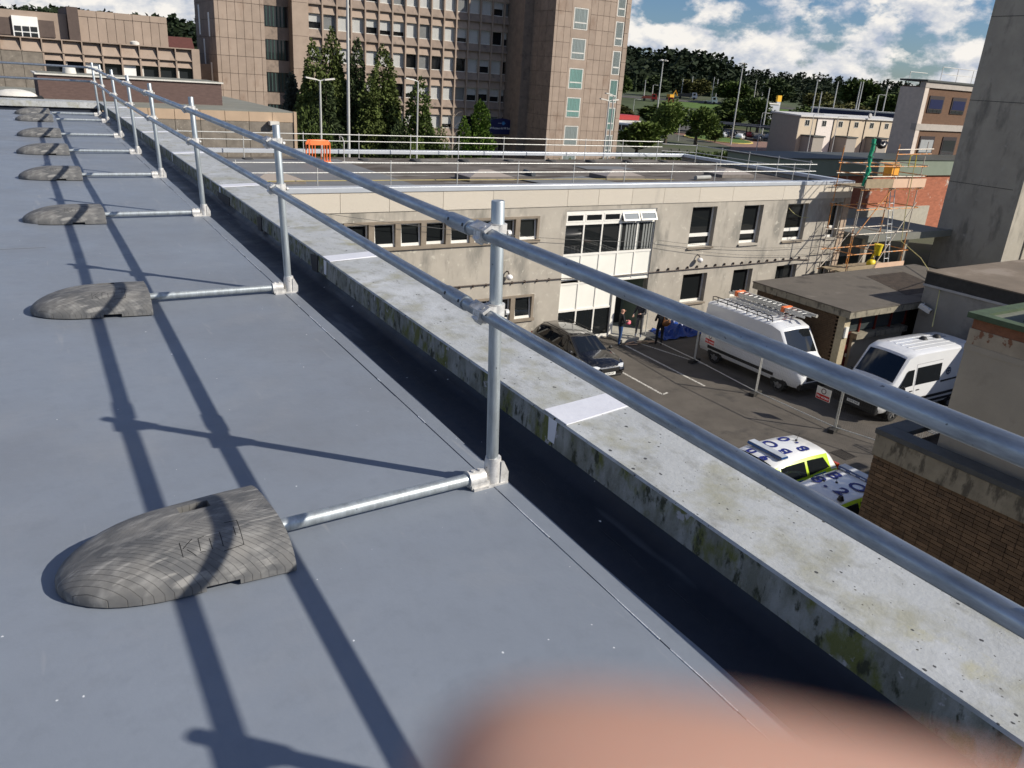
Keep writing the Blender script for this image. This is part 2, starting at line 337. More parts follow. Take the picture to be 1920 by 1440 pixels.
# ------------------------------------------------------------------ guard railing
def galv(name, col=(.36,.395,.43), rough=.34, metal=.85, st=(1,1,1)):
    if name in MATS: return MATS[name]
    m = bpy.data.materials.new(name); m.use_nodes = True; t = m.node_tree; nd = t.nodes; b = nd['Principled BSDF']; L = t.links.new
    geo = nd.new('ShaderNodeNewGeometry'); mp = nd.new('ShaderNodeMapping'); L(geo.outputs['Position'], mp.inputs[0]); mp.inputs['Scale'].default_value = st
    n = nd.new('ShaderNodeTexNoise'); L(mp.outputs[0], n.inputs['Vector']); n.inputs['Scale'].default_value = 26; n.inputs['Detail'].default_value = 8; n.inputs['Roughness'].default_value = .7
    cr_ = nd.new('ShaderNodeValToRGB'); L(n.outputs[0], cr_.inputs[0]); e = cr_.color_ramp.elements
    e[0].position = .34; e[0].color = tuple(c*.68 for c in col)+(1,); e[1].position = .64; e[1].color = tuple(min(1, c*1.2) for c in col)+(1,)
    n2 = nd.new('ShaderNodeTexNoise'); L(geo.outputs['Position'], n2.inputs['Vector']); n2.inputs['Scale'].default_value = 70; n2.inputs['Detail'].default_value = 3
    r2 = nd.new('ShaderNodeMapRange'); L(n2.outputs[0], r2.inputs[0]); r2.inputs[1].default_value = .70; r2.inputs[2].default_value = .74
    mx = nd.new('ShaderNodeMix'); mx.data_type = 'RGBA'; L(r2.outputs[0], mx.inputs[0]); L(cr_.outputs[0], mx.inputs[6]); mx.inputs[7].default_value = tuple(c*.35 for c in col)+(1,)
    L(mx.outputs[2], b.inputs['Base Color']); b.inputs['Metallic'].default_value = metal
    r3 = nd.new('ShaderNodeMapRange'); L(n.outputs[0], r3.inputs[0]); r3.inputs[3].default_value = rough+.16; r3.inputs[4].default_value = rough-.12; L(r3.outputs[0], b.inputs['Roughness'])
    bp = nd.new('ShaderNodeBump'); bp.inputs['Strength'].default_value = .12; bp.inputs['Distance'].default_value = .004; L(n.outputs[0], bp.inputs['Height']); L(bp.outputs[0], b.inputs['Normal'])
    MATS[name] = m; return m
railm = galv('galvanised_rail', st=(1,.22,1)); postm = galv('galvanised_post', (.42,.46,.48), .42, .65, (1.3,1.3,.14)); castm = galv('cast_fitting', (.62,.61,.59), .5, .35)
holem = M('bolt_hole', (.02,.02,.025), .5)
POSTS = [(1.478, .40), (1.465, 2.43), (1.493, 5.45), (1.49, 8.47), (1.485, 11.22), (1.515, 13.78), (1.54, 16.29), (1.615, 19.42), (1.605, 21.10)]
R = .0242; HT = 1.132; LEAN = .046
rail_t = thing('guard_railing', 'galvanised tube guard railing on weighted feet along the roof edge', 'railing', RL(1.47, 9, zr(9)))
def ppos(i, z):
    x, y = POSTS[i]; return Vector(RL(x - LEAN*z/HT, y, zr(y)+z))
def ring(mb, c, ax, r, ln, n=18):
    ax = Vector(ax).normalized(); mb.tube([Vector(c)-ax*ln/2, Vector(c)+ax*ln/2], r, n)
# posts with foot casting and stub tube
foot = MB()       # local: origin at deck under the post, -x toward the weight
foot.box(-.105,.055,-.038,.038,0,.012)
foot.tube([(0,0,.004),(0,0,.10),(.0,0,.118)], [.036,.034,.0315], 18)
foot.prism([(.018,.012),(.055,.012),(.055,.055),(.030,.105),(.018,.105)], -.036,-.026,'y'); foot.prism([(.018,.012),(.055,.012),(.055,.055),(.030,.105),(.018,.105)], .026,.036,'y')
foot.box(.048,.055,-.026,.026,.012,.055)
foot.tube([(-.118,0,.042),(-.045,0,.042)], .034, 18); foot.box(-.112,-.03,-.03,.03,.006,.03)
foot_me = foot.mesh('foot_casting', castm, True)
scr = MB(); scr.tube([(-.098,-.004,.074),(-.098,-.004,.081)], .008, 10); scr.tube([(-.068,-.004,.074),(-.068,-.004,.081)], .008, 10)
scr_me = scr.mesh('grub_screw', castm, True)
dirv = Vector((.026, 1, .006)).normalized()
ZTOP, ZMID = 1.018, .722
OFF = .052        # rails run on the roof side of the posts
def rpos(i, z): return ppos(i, z) + Vector((-OFF, 0, 0))
collar = MB(); collar.tube([(0,0,-.034),(0,0,.034)], .0335, 20)
collar.box(-.040,-.012,-.030,.030,-.030,.030)
collar_me = collar.mesh('clamp_collar', castm, True)
for i, (x, y) in enumerate(POSTS):
    b0 = Vector(RL(x, y, zr(y))); yaw = (0, .03, -.015, .0, .02, -.01, .015, 0, 0)[i]
    mb = MB(); mb.tube([ppos(i, .05), ppos(i, .5), ppos(i, HT-.003), ppos(i, HT)], [R, R, R, R*.93], 20)
    po = mb.build('post', postm, rail_t, smooth=True)
    fo = inst(foot_me, 'foot_casting', po, b0, yaw); inst(scr_me, 'grub_screw', fo, b0, yaw)
    for z in (ZTOP, ZMID):
        inst(collar_me, 'clamp_collar', po, ppos(i, z))
        mb = MB(); c = rpos(i, z)
        # half coupler round the rail: saddle on top, flat bolt pad, strap below
        ring(mb, c - dirv*.0, dirv, R+.0065, .030); ring(mb, c - dirv*.018, dirv, R+.0085, .012); ring(mb, c + dirv*.018, dirv, R+.0085, .012)
        up = Vector((-.55, -.1, .83)).normalized(); sd = dirv.cross(up).normalized(); up = sd.cross(dirv)
        mb.obox(c+up*(R+.006)+dirv*.0, dirv*.055, sd*.018, up*.006)
        dn = Vector((-.75, 0, -.66)).normalized(); sd2 = dirv.cross(dn).normalized(); dn = sd2.cross(dirv)
        mb.obox(c+dn*(R+.009), dirv*.022, sd2*.014, dn*.007)
        cl = mb.build('rail_clamp', castm, po, smooth=True)
        hb = MB(); hb.tube([c+up*(R+.0115)-dirv*.028, c+up*(R+.0135)-dirv*.028], .0075, 10)
        hb.tube([c+Vector((OFF+.034,-.012,0)), c+Vector((OFF+.047,-.012,0))], .011, 10)
        hb.build('bolt', holem if False else castm, cl)
    # stub tube to the weight
    ca, sa = math.cos(yaw), math.sin(yaw)
    def loc(px, py, pz): return b0 + Vector((ca*px - sa*py, sa*px + ca*py, pz))
    if i > 0:
        mb = MB(); mb.tube([loc(-.095,0,.042), loc(-.95,0,.042)], R, 18); mb.build('stub_tube', postm, rail_t, smooth=True)
# rails: tube lengths joined by sleeves just before some posts
for z in (ZTOP, ZMID):
    P = [rpos(i, z) for i in range(len(POSTS))]
    st = P[0] - dirv*2.6; cuts = [1, 4, 7]
    allp = [st] + P
    segs = []; cur = [st]
    for i in range(len(P)):
        cur.append(P[i])
        if i in cuts:
            j = P[i] + (P[min(i+1, len(P)-1)]-P[i]).normalized()*(.17 if z == ZTOP else .20)
            cur.append(j); segs.append(cur); cur = [j]
    endp = P[-1] + dirv*.16; cur.append(endp); segs.append(cur)
    for sg in segs:
        mb = MB(); mb.tube(sg, R, 20); o = mb.build('rail', railm, rail_t, smooth=True)
        if sg is not segs[-1]:
            c = sg[-1]; d = (sg[-1]-sg[-2]).normalized(); mb = MB(); mb.tube([c-d*.062, c+d*.105], R+.0052, 22); sv = mb.build('joint_sleeve', railm, o, smooth=True)
            up = Vector((-.80, 0, .25)).normalized()
            for k in (-.045, .0, .075):
                if k == 0: continue
                hb = MB(); q = c+d*k; hb.tube([q+up*(R+.003), q+up*(R+.0062)], .0068, 10); hb.build('screw_hole', holem, sv)
    # return along the far end of the roof
    e1 = endp + Vector((-.10, .22, .0)); e2 = Vector((-16, 21.75, endp.z-.01))
    mb = MB(); mb.tube([endp, endp+Vector((-.015,.14,0)), e1, e1+Vector((-.3,.05,0)), e2], R, 14); mb.build('rail', railm, rail_t, smooth=True)
for k, x in enumerate((-1.4, -4.3)):
    mb = MB(); mb.tube([(x, 21.85, .11), (x, 21.85, 1.25)], R, 12); mb.build('post', postm, rail_t, smooth=True)

# ------------------------------------------------------------------ rubber ballast weights
def rubber():
    m = bpy.data.materials.new('recycled_rubber'); m.use_nodes = True; t = m.node_tree; nd = t.nodes; b = nd['Principled BSDF']; L = t.links.new
    tcn = nd.new('ShaderNodeTexCoord'); sp = nd.new('ShaderNodeSeparateXYZ'); L(tcn.outputs['Object'], sp.inputs[0])
    def mm(op, a, c=None):
        n = nd.new('ShaderNodeMath'); n.operation = op
        for i, s in enumerate((a, c)):
            if s is None: continue
            if isinstance(s, (int, float)): n.inputs[i].default_value = s
            else: L(s, n.inputs[i])
        return n.outputs[0]
    # moulded tread lines: chevrons that meet on the middle line
    u = mm('ADD', sp.outputs['X'], mm('MULTIPLY', mm('ABSOLUTE', mm('ADD', sp.outputs['Y'], .03)), -1.15))
    s = mm('ABSOLUTE', mm('SINE', mm('MULTIPLY', u, 140.0)))
    groove = nd.new('ShaderNodeMapRange'); L(s, groove.inputs[0]); groove.inputs[1].default_value = 0; groove.inputs[2].default_value = .11
    n1 = nd.new('ShaderNodeTexNoise'); L(tcn.outputs['Object'], n1.inputs['Vector']); n1.inputs['Scale'].default_value = 9; n1.inputs['Detail'].default_value = 8
    mp = nd.new('ShaderNodeMapping'); L(tcn.outputs['Object'], mp.inputs[0]); mp.inputs['Rotation'].default_value = (0,0,.5); mp.inputs['Scale'].default_value = (9, 26, 10)
    n2 = nd.new('ShaderNodeTexNoise'); L(mp.outputs[0], n2.inputs['Vector']); n2.inputs['Scale'].default_value = 1.4; n2.inputs['Detail'].default_value = 5
    mp3 = nd.new('ShaderNodeMapping'); L(tcn.outputs['Object'], mp3.inputs[0]); mp3.inputs['Rotation'].default_value = (0,0,-.75); mp3.inputs['Scale'].default_value = (6, 40, 10)
    n3 = nd.new('ShaderNodeTexNoise'); L(mp3.outputs[0], n3.inputs['Vector']); n3.inputs['Scale'].default_value = 1.2; n3.inputs['Detail'].default_value = 4
    cr_ = nd.new('ShaderNodeValToRGB'); L(n1.outputs[0], cr_.inputs[0]); e = cr_.color_ramp.elements; e[0].position = .35; e[0].color = (.085,.087,.09,1); e[1].position = .7; e[1].color = (.18,.175,.165,1)
    def mx(f, a, c):
        x = nd.new('ShaderNodeMix'); x.data_type = 'RGBA'; L(f, x.inputs[0]); L(a, x.inputs[6]); x.inputs[7].default_value = c; return x.outputs[2]
    def rg(a, lo, hi, o1): 
        r = nd.new('ShaderNodeMapRange'); L(a, r.inputs[0]); r.inputs[1].default_value = lo; r.inputs[2].default_value = hi; r.inputs[4].default_value = o1; return r.outputs[0]
    c1 = mx(rg(n2.outputs[0], .50, .72, .6), cr_.outputs[0], (.30,.295,.28,1)); c1 = mx(rg(n3.outputs[0], .6, .7, .6), c1, (.34,.33,.31,1))
    gi = nd.new('ShaderNodeMath'); gi.operation = 'SUBTRACT'; gi.inputs[0].default_value = .62; L(groove.outputs[0], gi.inputs[1]); gi.use_clamp = True
    c1 = mx(gi.outputs[0], c1, (.02,.02,.02,1))
    L(c1, b.inputs['Base Color']); b.inputs['Roughness'].default_value = .72
    bp = nd.new('ShaderNodeBump'); bp.inputs['Strength'].default_value = .9; bp.inputs['Distance'].default_value = .004; L(groove.outputs[0], bp.inputs['Height'])
    bp2 = nd.new('ShaderNodeBump'); bp2.inputs['Strength'].default_value = .25; bp2.inputs['Distance'].default_value = .006; L(n2.outputs[0], bp2.inputs['Height']); L(bp.outputs[0], bp2.inputs['Normal']); L(bp2.outputs[0], b.inputs['Normal'])
    return m
rub = rubber(); rubdark = M('rubber_hole', (.012,.012,.013), .8)
def weight_mesh():
    # local: x from the tip (-.64) to the square end (0); y across; z up
    xs = [-.655,-.648,-.635,-.615,-.585,-.545,-.50,-.45,-.40,-.35,-.30,-.275,-.2749,-.245,-.20,-.175,-.1749,-.14,-.10,-.06,-.02,-.004,0.]
    nS = 28; rows = []
    def hw(x):
        t = min(1, (x+.655)/.40); return max(.012, .225*(1-(1-t)**2.3)**.5) + .030*max(0, min(1, (x+.3)/.3))
    def hc(x):
        t = min(1, (x+.655)/.36); return .022+.112*(1-(1-t)**2)**.70 - .006*max(0, (x+.12)/.12)
    def zt(x, s):
        return .024 + (hc(x)-.024)*(1-abs(s)**3.4)**.75 if abs(s) < 1 else .024
    for x in xs:
        rows.append([(x, hw(x)*s, zt(x, s)) for s in [-1+2*k/nS for k in range(nS+1)]])
    mb = MB(); V = [p for r in rows for p in r]; F = []; w = nS+1
    hole = [i for i in range(len(xs)-1) if -.28 < (xs[i]+xs[i+1])/2 < -.17]
    for i in range(len(xs)-1):
        for k in range(nS):
            if i in hole and 17 <= k <= 19: continue
            F.append((i*w+k, i*w+k+1, (i+1)*w+k+1, (i+1)*w+k))
    b0 = len(V)
    for i, x in enumerate(xs):          # skirts, with the lifting notch cut in both long sides
        nz = .0 if not (-.2751 < x < -.1748 and x not in (-.275, -.1749)) else .017
        if x in (-.275, -.1749): nz = 0.
        V += [(x, -hw(x), nz), (x, hw(x), nz)]
    for i in range(len(xs)-1):
        F.append((i*w, (i+1)*w, b0+2*(i+1), b0+2*i)); F.append((i*w+nS, b0+2*i+1, b0+2*(i+1)+1, (i+1)*w+nS))
    F.append(tuple((len(xs)-1)*w+k for k in range(w)) + (b0+2*(len(xs)-1)+1, b0+2*(len(xs)-1)))
    F.append(tuple(range(nS, -1, -1)) + (b0, b0+1))
    i0, i1 = hole[0], hole[-1]+1; A_ = [i0*w+17, i0*w+20, i1*w+20, i1*w+17]; c0 = len(V)
    V += [(V[q][0], V[q][1], .012) for q in A_]
    for q in range(4): F.append((A_[q], A_[(q+1) % 4], c0+(q+1) % 4, c0+q))
    F.append((c0, c0+1, c0+2, c0+3))
    mb.v = V; mb.f = F; return mb.mesh('rubber_block', rub, True), zt, hw
wme, wzt, whw = weight_mesh()
strokes = [(0.247, -0.115, 0.244, -0.165), (0.285, -0.113, 0.251, -0.14), (0.261, -0.146, 0.281, -0.171), (0.302, -0.118, 0.297, -0.162), (0.296, -0.165, 0.31, -0.168), (0.303, -0.118, 0.321, -0.114), (0.333, -0.129, 0.331, -0.167), (0.369, -0.115, 0.364, -0.168), (0.415, -0.106, 0.411, -0.143), (0.435, -0.079, 0.424, -0.18), (0.396, -0.075, 0.435, -0.079), (0.362, -0.182, 0.424, -0.181)]
em = MB()
for (xa, ya, xb, yb) in strokes:
    a_ = (xa-.565, ya); b_ = (xb-.565, yb)
    pts = []
    for k in range(5):
        px = a_[0]+(b_[0]-a_[0])*k/4; py = a_[1]+(b_[1]-a_[1])*k/4; pts.append((px, py, wzt(px, py/whw(px))+.0002))
    em.tube(pts, .0011, 5)
em_me = em.mesh('moulded_mark', rubdark)
hl = MB(); hl.tube([(-.06,0,.042),(.012,0,.042)], .030, 16); hl_me = hl.mesh('tube_socket', rub, True)
wn = ['nearest rubber ballast weight with moulded letters, at the foot of the close post', 'second rubber ballast weight from the camera', 'third rubber ballast weight from the camera, beside the faint square patch', 'fourth rubber ballast weight from the camera', 'fifth rubber ballast weight from the camera', 'sixth rubber ballast weight from the camera', 'seventh rubber ballast weight, last but one before the white end coping', 'farthest rubber ballast weight, nearest the white end coping']
for i in range(1, len(POSTS)):
    x, y = POSTS[i]; xo = .565+(.03 if i > 5 else 0)
    yw = (0, .06, -.03, .02, .0, .03, -.02, .02, .05)[i]
    t = thing('ballast_weight', wn[i-1], 'ballast weight', RL(xo, y+(0,.0,-.03,-.03,0,0,0,0,0)[i], zr(y)+.006), yw, 'rubber ballast weights of the railing')
    inst(wme, 'rubber_block', t, (0,0,0), world_loc=False); inst(em_me, 'moulded_mark', t, (0,0,0), world_loc=False); inst(hl_me, 'tube_socket', t, (0,0,0), world_loc=False)
# ================================================================== ground and yard
asph = M('yard_asphalt', (.098,.086,.073), .9, var=.22, scale=1.1, bump=.55, bscale=90, dirt=((.15,.135,.115), 60, .60, .1), dirt2=((.062,.056,.05), .9, .58, .12))
terr = M('terrain_ground', (.085,.085,.06), .95, var=.3, scale=.06, dirt=((.06,.075,.03), .03, .5, .08))
roadm = M('road_asphalt', (.085,.08,.075), .9, var=.2, scale=.2, bump=.2)
grass = M('lawn_grass', (.075,.135,.022), .95, var=.35, scale=.9, bump=.5, bscale=14)
linem = M('worn_white_line', (.55,.53,.48), .8, var=.2, scale=12, dirt=((.07,.065,.055), 22, .50, .10))
kerbm = M('kerb_concrete', (.42,.38,.28), .85, var=.15)
g = MB(); g.quad((-2500,-1500,G-.02),(4000,-1500,G-.02),(4000,5000,G-.02),(-2500,5000,G-.02)); tag(g.build('ground', terr), kind='structure')
g = MB(); g.quad((2,-10,G),(44,-10,G),(44,27.5,G),(2,27.5,G)); tag(g.build('yard_paving', asph), kind='structure')
# parking bays: worn lines as real paint sheets
for (xa, ya, xb, yb, w) in ((22.93,25.9,22.66,20.6,.055), (20.62,25.6,20.40,20.55,.055), (23.6,26.6,24.6,22.4,.05), (18.3,26.4,18.1,20.6,.055)):
    d = Vector((xb-xa, yb-ya, 0)).normalized(); n = Vector((-d.y, d.x, 0)); g = MB()
    g.quad(*[Vector((px, py, G+.004))+n*s*w for px, py, s in ((xa,ya,-1),(xb,yb,-1),(xb,yb,1),(xa,ya,1))]); tag(g.build('parking_line', linem), kind='structure')
g = MB(); g.quad((20.36,20.62,G+.004),(20.72,20.70,G+.004),(20.74,20.60,G+.004),(20.37,20.52,G+.004)); tag(g.build('parking_line', linem), kind='structure')
# drain grate in the yard
iron = M('cast_iron', (.035,.030,.026), .7, var=.3, scale=20)
t = thing('drain_grate', 'square rusty iron drain grate set in the yard near the police cars', 'drain', (22.45,13.98,G))
mb = MB(); mb.box(-.30,.30,-.32,-.27,0,.012); mb.box(-.30,.30,.27,.32,0,.012); mb.box(-.30,-.25,-.27,.27,0,.012); mb.box(.25,.30,-.27,.27,0,.012); mb.build('frame', iron, t, local=True)
for k in range(6):
    mb = MB(); x = -.21+.084*k; mb.box(x-.017,x+.017,-.268,.268,.001,.010); mb.build('bar', iron, t, local=True)

# ================================================================== two-storey rendered block across the yard
rend = M('grey_roughcast', (.40,.365,.31), .92, var=.12, scale=.8, bump=.35, bscale=55, dirt=((.24,.225,.195), 1.3, .50, .16, (1,1,.35)), dirt2=((.49,.46,.39), 3.2, .60, .05))
aggr = M('pale_aggregate_panel', (.56,.51,.43), .92, var=.10, scale=30, bump=.6, bscale=120, objvar=.05, dirt=((.40,.37,.32), 1.1, .62, .2, (1,1,.3)))
grcop = M('grey_metal_coping', (.50,.53,.57), .35, var=.06, scale=2, metal=.25)
brn = M('brown_concrete_surround', (.235,.195,.15), .88, var=.16, scale=2.5, bump=.2)
upvc = M('white_window_frame', (.78,.76,.70), .45, var=.05, scale=5)
whp = M('white_infill_panel', (.80,.79,.72), .42, var=.04, scale=1.2)
felt = M('felt_roofing', (.120,.104,.088), .78, var=.25, scale=.5, bump=.2, bscale=12, dirt=((.062,.048,.037), .38, .50, .10, (1,2.4,1)), dirt2=((.24,.23,.21), .5, .58, .10, (.5,1.5,1)))
gl = glass('window_glass'); room = M('dark_room', (.012,.012,.012), .95)
curt = M('grey_curtain', (.22,.23,.22), .9, var=.3, scale=8, stretch=(6,1,.2))
FY = 27.2; MX0, MX1 = 3.0, 38.75; MB1 = 40.3; ZP = -2.44
mid = thing('office_block', 'two storey grey roughcast block with flat felt roof across the yard', 'building', (21, 33, G))
def wall_y(mb, y, x0, x1, z0, z1, holes, depth, back=False):
    "wall face at y looking toward -y with rectangular openings and their reveals"
    xs = sorted({x0, x1, *[h[0] for h in holes], *[h[1] for h in holes]}); zs = sorted({z0, z1, *[h[2] for h in holes], *[h[3] for h in holes]})
    for i in range(len(xs)-1):
        for j in range(len(zs)-1):
            cx, cz = (xs[i]+xs[i+1])/2, (zs[j]+zs[j+1])/2
            if any(h[0] < cx < h[1] and h[2] < cz < h[3] for h in holes): continue
            mb.quad((xs[i],y,zs[j]),(xs[i+1],y,zs[j]),(xs[i+1],y,zs[j+1]),(xs[i],y,zs[j+1]))
    for a, b, c, d in holes:
        e = y+depth
        mb.quad((a,y,c),(a,y,d),(a,e,d),(a,e,c)); mb.quad((b,y,c),(b,e,c),(b,e,d),(b,y,d)); mb.quad((a,y,d),(b,y,d),(b,e,d),(a,e,d)); mb.quad((a,y,c),(a,e,c),(b,e,c),(b,y,c))
holes = [(10.2,18.63,-4.74,-3.69), (20.0,25.02,-9.35,-3.53), (10.2,18.63,-8.12,-6.98)]
bigw = [(27.22,28.83), (30.66,32.05), (33.85,35.45), (37.28,38.2)]
for a, b in bigw: holes += [(a,b,-5.45,-3.55), (a,b,-8.2,-6.76)]
mb = MB(); wall_y(mb, FY, MX0, MX1, G, -3.32, holes, .32)
mb.quad((MX1,FY,G),(MX1,MB1,G),(MX1,MB1,-3.32),(MX1,FY,-3.32)); mb.quad((MX0,FY,G),(MX0,FY,-3.32),(MX0,MB1,-3.32),(MX0,MB1,G)); mb.quad((MX0,MB1,G),(MX0,MB1,-3.32),(MX1,MB1,-3.32),(MX1,MB1,G))
mb.build('wall', rend, mid, fix=False)
# band of aggregate panels under the coping, front and right-hand return
x = MX0; k = 0
while x < MX1-.05:
    w = (3.6, 1.63, 1.85, 1.87, 2.2, 2.2)[k % 6]; e = min(MX1+.03, x+w); mb = MB(); mb.box(x+.008, e-.008, FY-.035, FY+.12, -3.325, -2.62); mb.build('aggregate_panel', aggr, mid); x = e; k += 1
y = FY+.13
while y < MB1:
    e = min(MB1, y+2.6); mb = MB(); mb.box(MX1-.1, MX1+.035, y+.008, e-.008, -3.325, -2.62); mb.build('aggregate_panel', aggr, mid); y = e
for nm, bx in (('front_coping', (MX0-.02, MX1+.06, FY-.07, FY+.42, -2.62, ZP)), ('rear_coping', (MX0-.02, MX1+.06, MB1-.42, MB1+.07, -2.62, ZP)), ('side_coping', (MX1-.40, MX1+.06, FY+.42, MB1-.42, -2.62, ZP-.004))):
    mb = MB(); mb.box(*bx); mb.build(nm, grcop, mid, bevel=.012)
mb = MB(); rows = []
for j in range(9):
    rows.append([(MX0+(MX1-.4-MX0)*i/24, FY+.42+(MB1-.84-FY)*j/8, -2.80+.03*math.sin(i*.9+j)) for i in range(25)])
mb.grid(rows); mb.build('roof_felt', felt, mid, fix=False)
greyf = M('grey_new_felt', (.165,.168,.17), .6, var=.1, scale=1)
for (a, b, c, d, r_) in ((20.2,24.6,29.0,31.6,.35), (4.0,14.2,29.2,38.6,0), (26.6,29.8,34.6,36.0,-.1)):
    mb = MB(); cx, cy = (a+b)/2, (c+d)/2; mb.obox((cx,cy,-2.755), ((b-a)/2*math.cos(r_),(b-a)/2*math.sin(r_)*.6,0), (-(d-c)/2*math.sin(r_)*.6,(d-c)/2*math.cos(r_),0), (0,0,.006)); mb.build('felt_patch', greyf, mid)
# left window strip: brown mullions, tilted white sashes
def sash(parent, x0, x1, z0, z1, y, tilt=0., fr=.07, name='window', bottom=.1, frm=None, pane=None):
    "a white sash with its pane; tilt opens it outward at the foot"
    w = MB(); D = .06
    w.box(x0,x1,y,y+D,z1-fr,z1); w.box(x0,x1,y,y+D,z0,z0+bottom); w.box(x0,x0+fr,y+.001,y+D-.001,z0+bottom,z1-fr); w.box(x1-fr,x1,y+.001,y+D-.001,z0+bottom,z1-fr)
    if tilt: w.v = [(px, py-(z1-pz)*tilt, pz) for px, py, pz in w.v]
    f = w.build(name, frm or upvc, parent)
    p = MB(); p.box(x0+fr-.004,x1-fr+.004,y+.025,y+.035,z0+bottom-.004,z1-fr+.004)
    if tilt: p.v = [(px, py-(z1-pz)*tilt, pz) for px, py, pz in p.v]
    p.build('pane', pane or gl, f); return f
n = 8; pitch = 8.43/n
for row, (zb, zt_) in enumerate(((-4.74,-3.69), (-8.12,-6.98))):
    fr = MB(); fr.box(10.2,18.63,FY-.05,FY+.10,zt_-.09,zt_); fr.box(10.14,18.69,FY-.09,FY+.10,zb-.02,zb+.10); fr.build('window_surround', brn, mid)
    for k in range(n+1):
        xx = 10.2+pitch*k; wd = .11; fr = MB(); fr.box(max(10.2,xx-wd), min(18.63,xx+wd), FY-.048, FY+.26, zb+.10, zt_-.09); fr.build('mullion', brn, mid)
    for k in range(n):
        a = 10.2+pitch*k+.115; sash(mid, a, 10.2+pitch*(k+1)-.115, zb+.105, zt_-.095, FY+.10, tilt=(0,.09,.10,.0,.08,.10,.06,.10)[k], fr=.06, bottom=.11)
    bk = MB(); bk.quad((10.2,FY+.5,zb),(18.63,FY+.5,zb),(18.63,FY+.5,zt_),(10.2,FY+.5,zt_)); bk.build('room_back', room, mid)
# big windows on the right
for k, (a, b) in enumerate(bigw):
    for (zb, zt_) in ((-5.45,-3.55), (-8.2,-6.76)):
        y = FY+.22; up = zb > -6
        fw = MB(); fw.box(a,b,y,y+.07,zt_-.07,zt_); fw.box(a,b,y,y+.07,zb,zb+.12); fw.box(b-.09,b,y,y+.07,zb+.12,zt_-.07); fw.box(a,a+.07,y,y+.07,zb+.12,zt_-.07)
        zm = zb+.52 if up else zb+.05
        if up: fw.box(a+.07,b-.09,y-.01,y+.06,zm-.06,zm+.10)
        f = fw.build('window', upvc, mid)
        mb = MB(); mb.box(a+.066,b-.086,y+.03,y+.04,zb+.116,zt_-.066); mb.build('pane', gl, f)
        mb = MB(); mb.box(a-.04,b+.04,FY-.09,FY+.23,zb-.09,zb-.012); mb.build('sill', brn if k % 2 == 0 else rend, f)
        mb = MB(); mb.quad((a,y+.3,zb),(b,y+.3,zb),(b,y+.3,zt_),(a,y+.3,zt_)); mb.build('room_back', room, f)
# white glazed entrance bay
bx0, bx1 = 20.0, 25.02; cw = (bx1-bx0)/5
bay = MB(); y = FY+.06
for k in range(6):
    xx = bx0+cw*k; w = .035; top = -3.53; bot = G+.02 if k in (0,1,2,3) else -6.75
    bay.box(max(bx0,xx-w), min(bx1,xx+w), y-.02, y+.08, bot, top)
for zz, h, xe in ((-3.60,.07,bx1), (-4.09,.06,bx1), (-5.44,.05,bx1), (-6.52,.035,bx1), (-6.72,.035,bx1), (-7.93,.05,bx0+3*cw), (-9.30,.07,bx0+3*cw)): bay.box(bx0, xe, y-.018, y+.078, zz-h, zz+h)
bf = bay.build('glazed_bay_frame', upvc, mid)
for k in range(5):
    a, b = bx0+cw*k+.036, bx0+cw*(k+1)-.036
    sash(mid, a, b, -4.025, -3.672, y-.03, tilt=(0,0,0,.55,.55)[k], fr=.06, bottom=.06, name='top_light', pane=gl if k < 3 else glass('skyward_glass', (.25,.27,.28)))
    mb = MB(); mb.box(a,b,y+.03,y+.04,-5.39,-4.15); p = mb.build('pane', gl, bf)
    if k >= 3:
        for q in range(6):
            cb = MB(); xx = a+.06+q*(b-a-.12)/5; cb.box(xx-.05,xx+.05,y+.022,y+.028,-5.36,-4.2); 
            if q not in (1,): cb.build('blind_slat', curt, bf)
    mb = MB(); mb.box(a,b,y+.01,y+.03,-6.485,-5.49); mb.build('infill_panel', whp, mid)
    if k < 3:
        mb = MB(); mb.box(a,b,y+.01,y+.03,-7.88,-6.755); mb.build('infill_panel', whp, mid)
        mb = MB(); mb.box(a,b,y+.03,y+.04,-9.23,-7.98); mb.build('pane', gl, bf)
mb = MB(); mb.box(bx0+3*cw+.035,bx1,y+.01,y+.03,-6.69,-6.555); mb.build('infill_panel', whp, mid)
mb = MB(); mb.quad((bx0,FY+.6,G),(bx0+3*cw,FY+.6,G),(bx0+3*cw,FY+.6,-3.55),(bx0,FY+.6,-3.55)); mb.build('room_back', room, mid)
# recessed entrance with side wall and door
dx0 = bx0+3*cw+.04
mb = MB(); mb.box(dx0,dx0+.02,FY+.10,FY+1.5,G,-6.76); mb.box(dx0,bx1,FY+1.5,FY+1.52,G,-6.76); mb.box(bx1-.02,bx1,FY+.32,FY+1.5,G,-6.76); mb.build('porch_wall', M('green_grey_paint', (.16,.20,.17), .6), mid)
mb = MB(); mb.box(dx0+.75,dx0+1.72,FY+1.44,FY+1.49,G+.02,-7.1); dr = mb.build('door', M('dark_door', (.03,.03,.03), .4), mid)
mb = MB(); mb.box(dx0+.80,dx0+.86,FY+1.40,FY+1.44,G+.9,G+1.3); mb.build('handle', castm, dr)
mb = MB(); mb.box(bx0+3*cw-.05,bx0+3*cw+.15,FY-.02,FY+.10,G,-6.76); mb.build('white_jamb', upvc, mid)
mb = MB(); mb.box(23.0,25.4,FY-1.0,FY+1.4,G,G+.14); mb.build('door_step', M('step_concrete', (.42,.40,.35), .85), mid, bevel=.015)
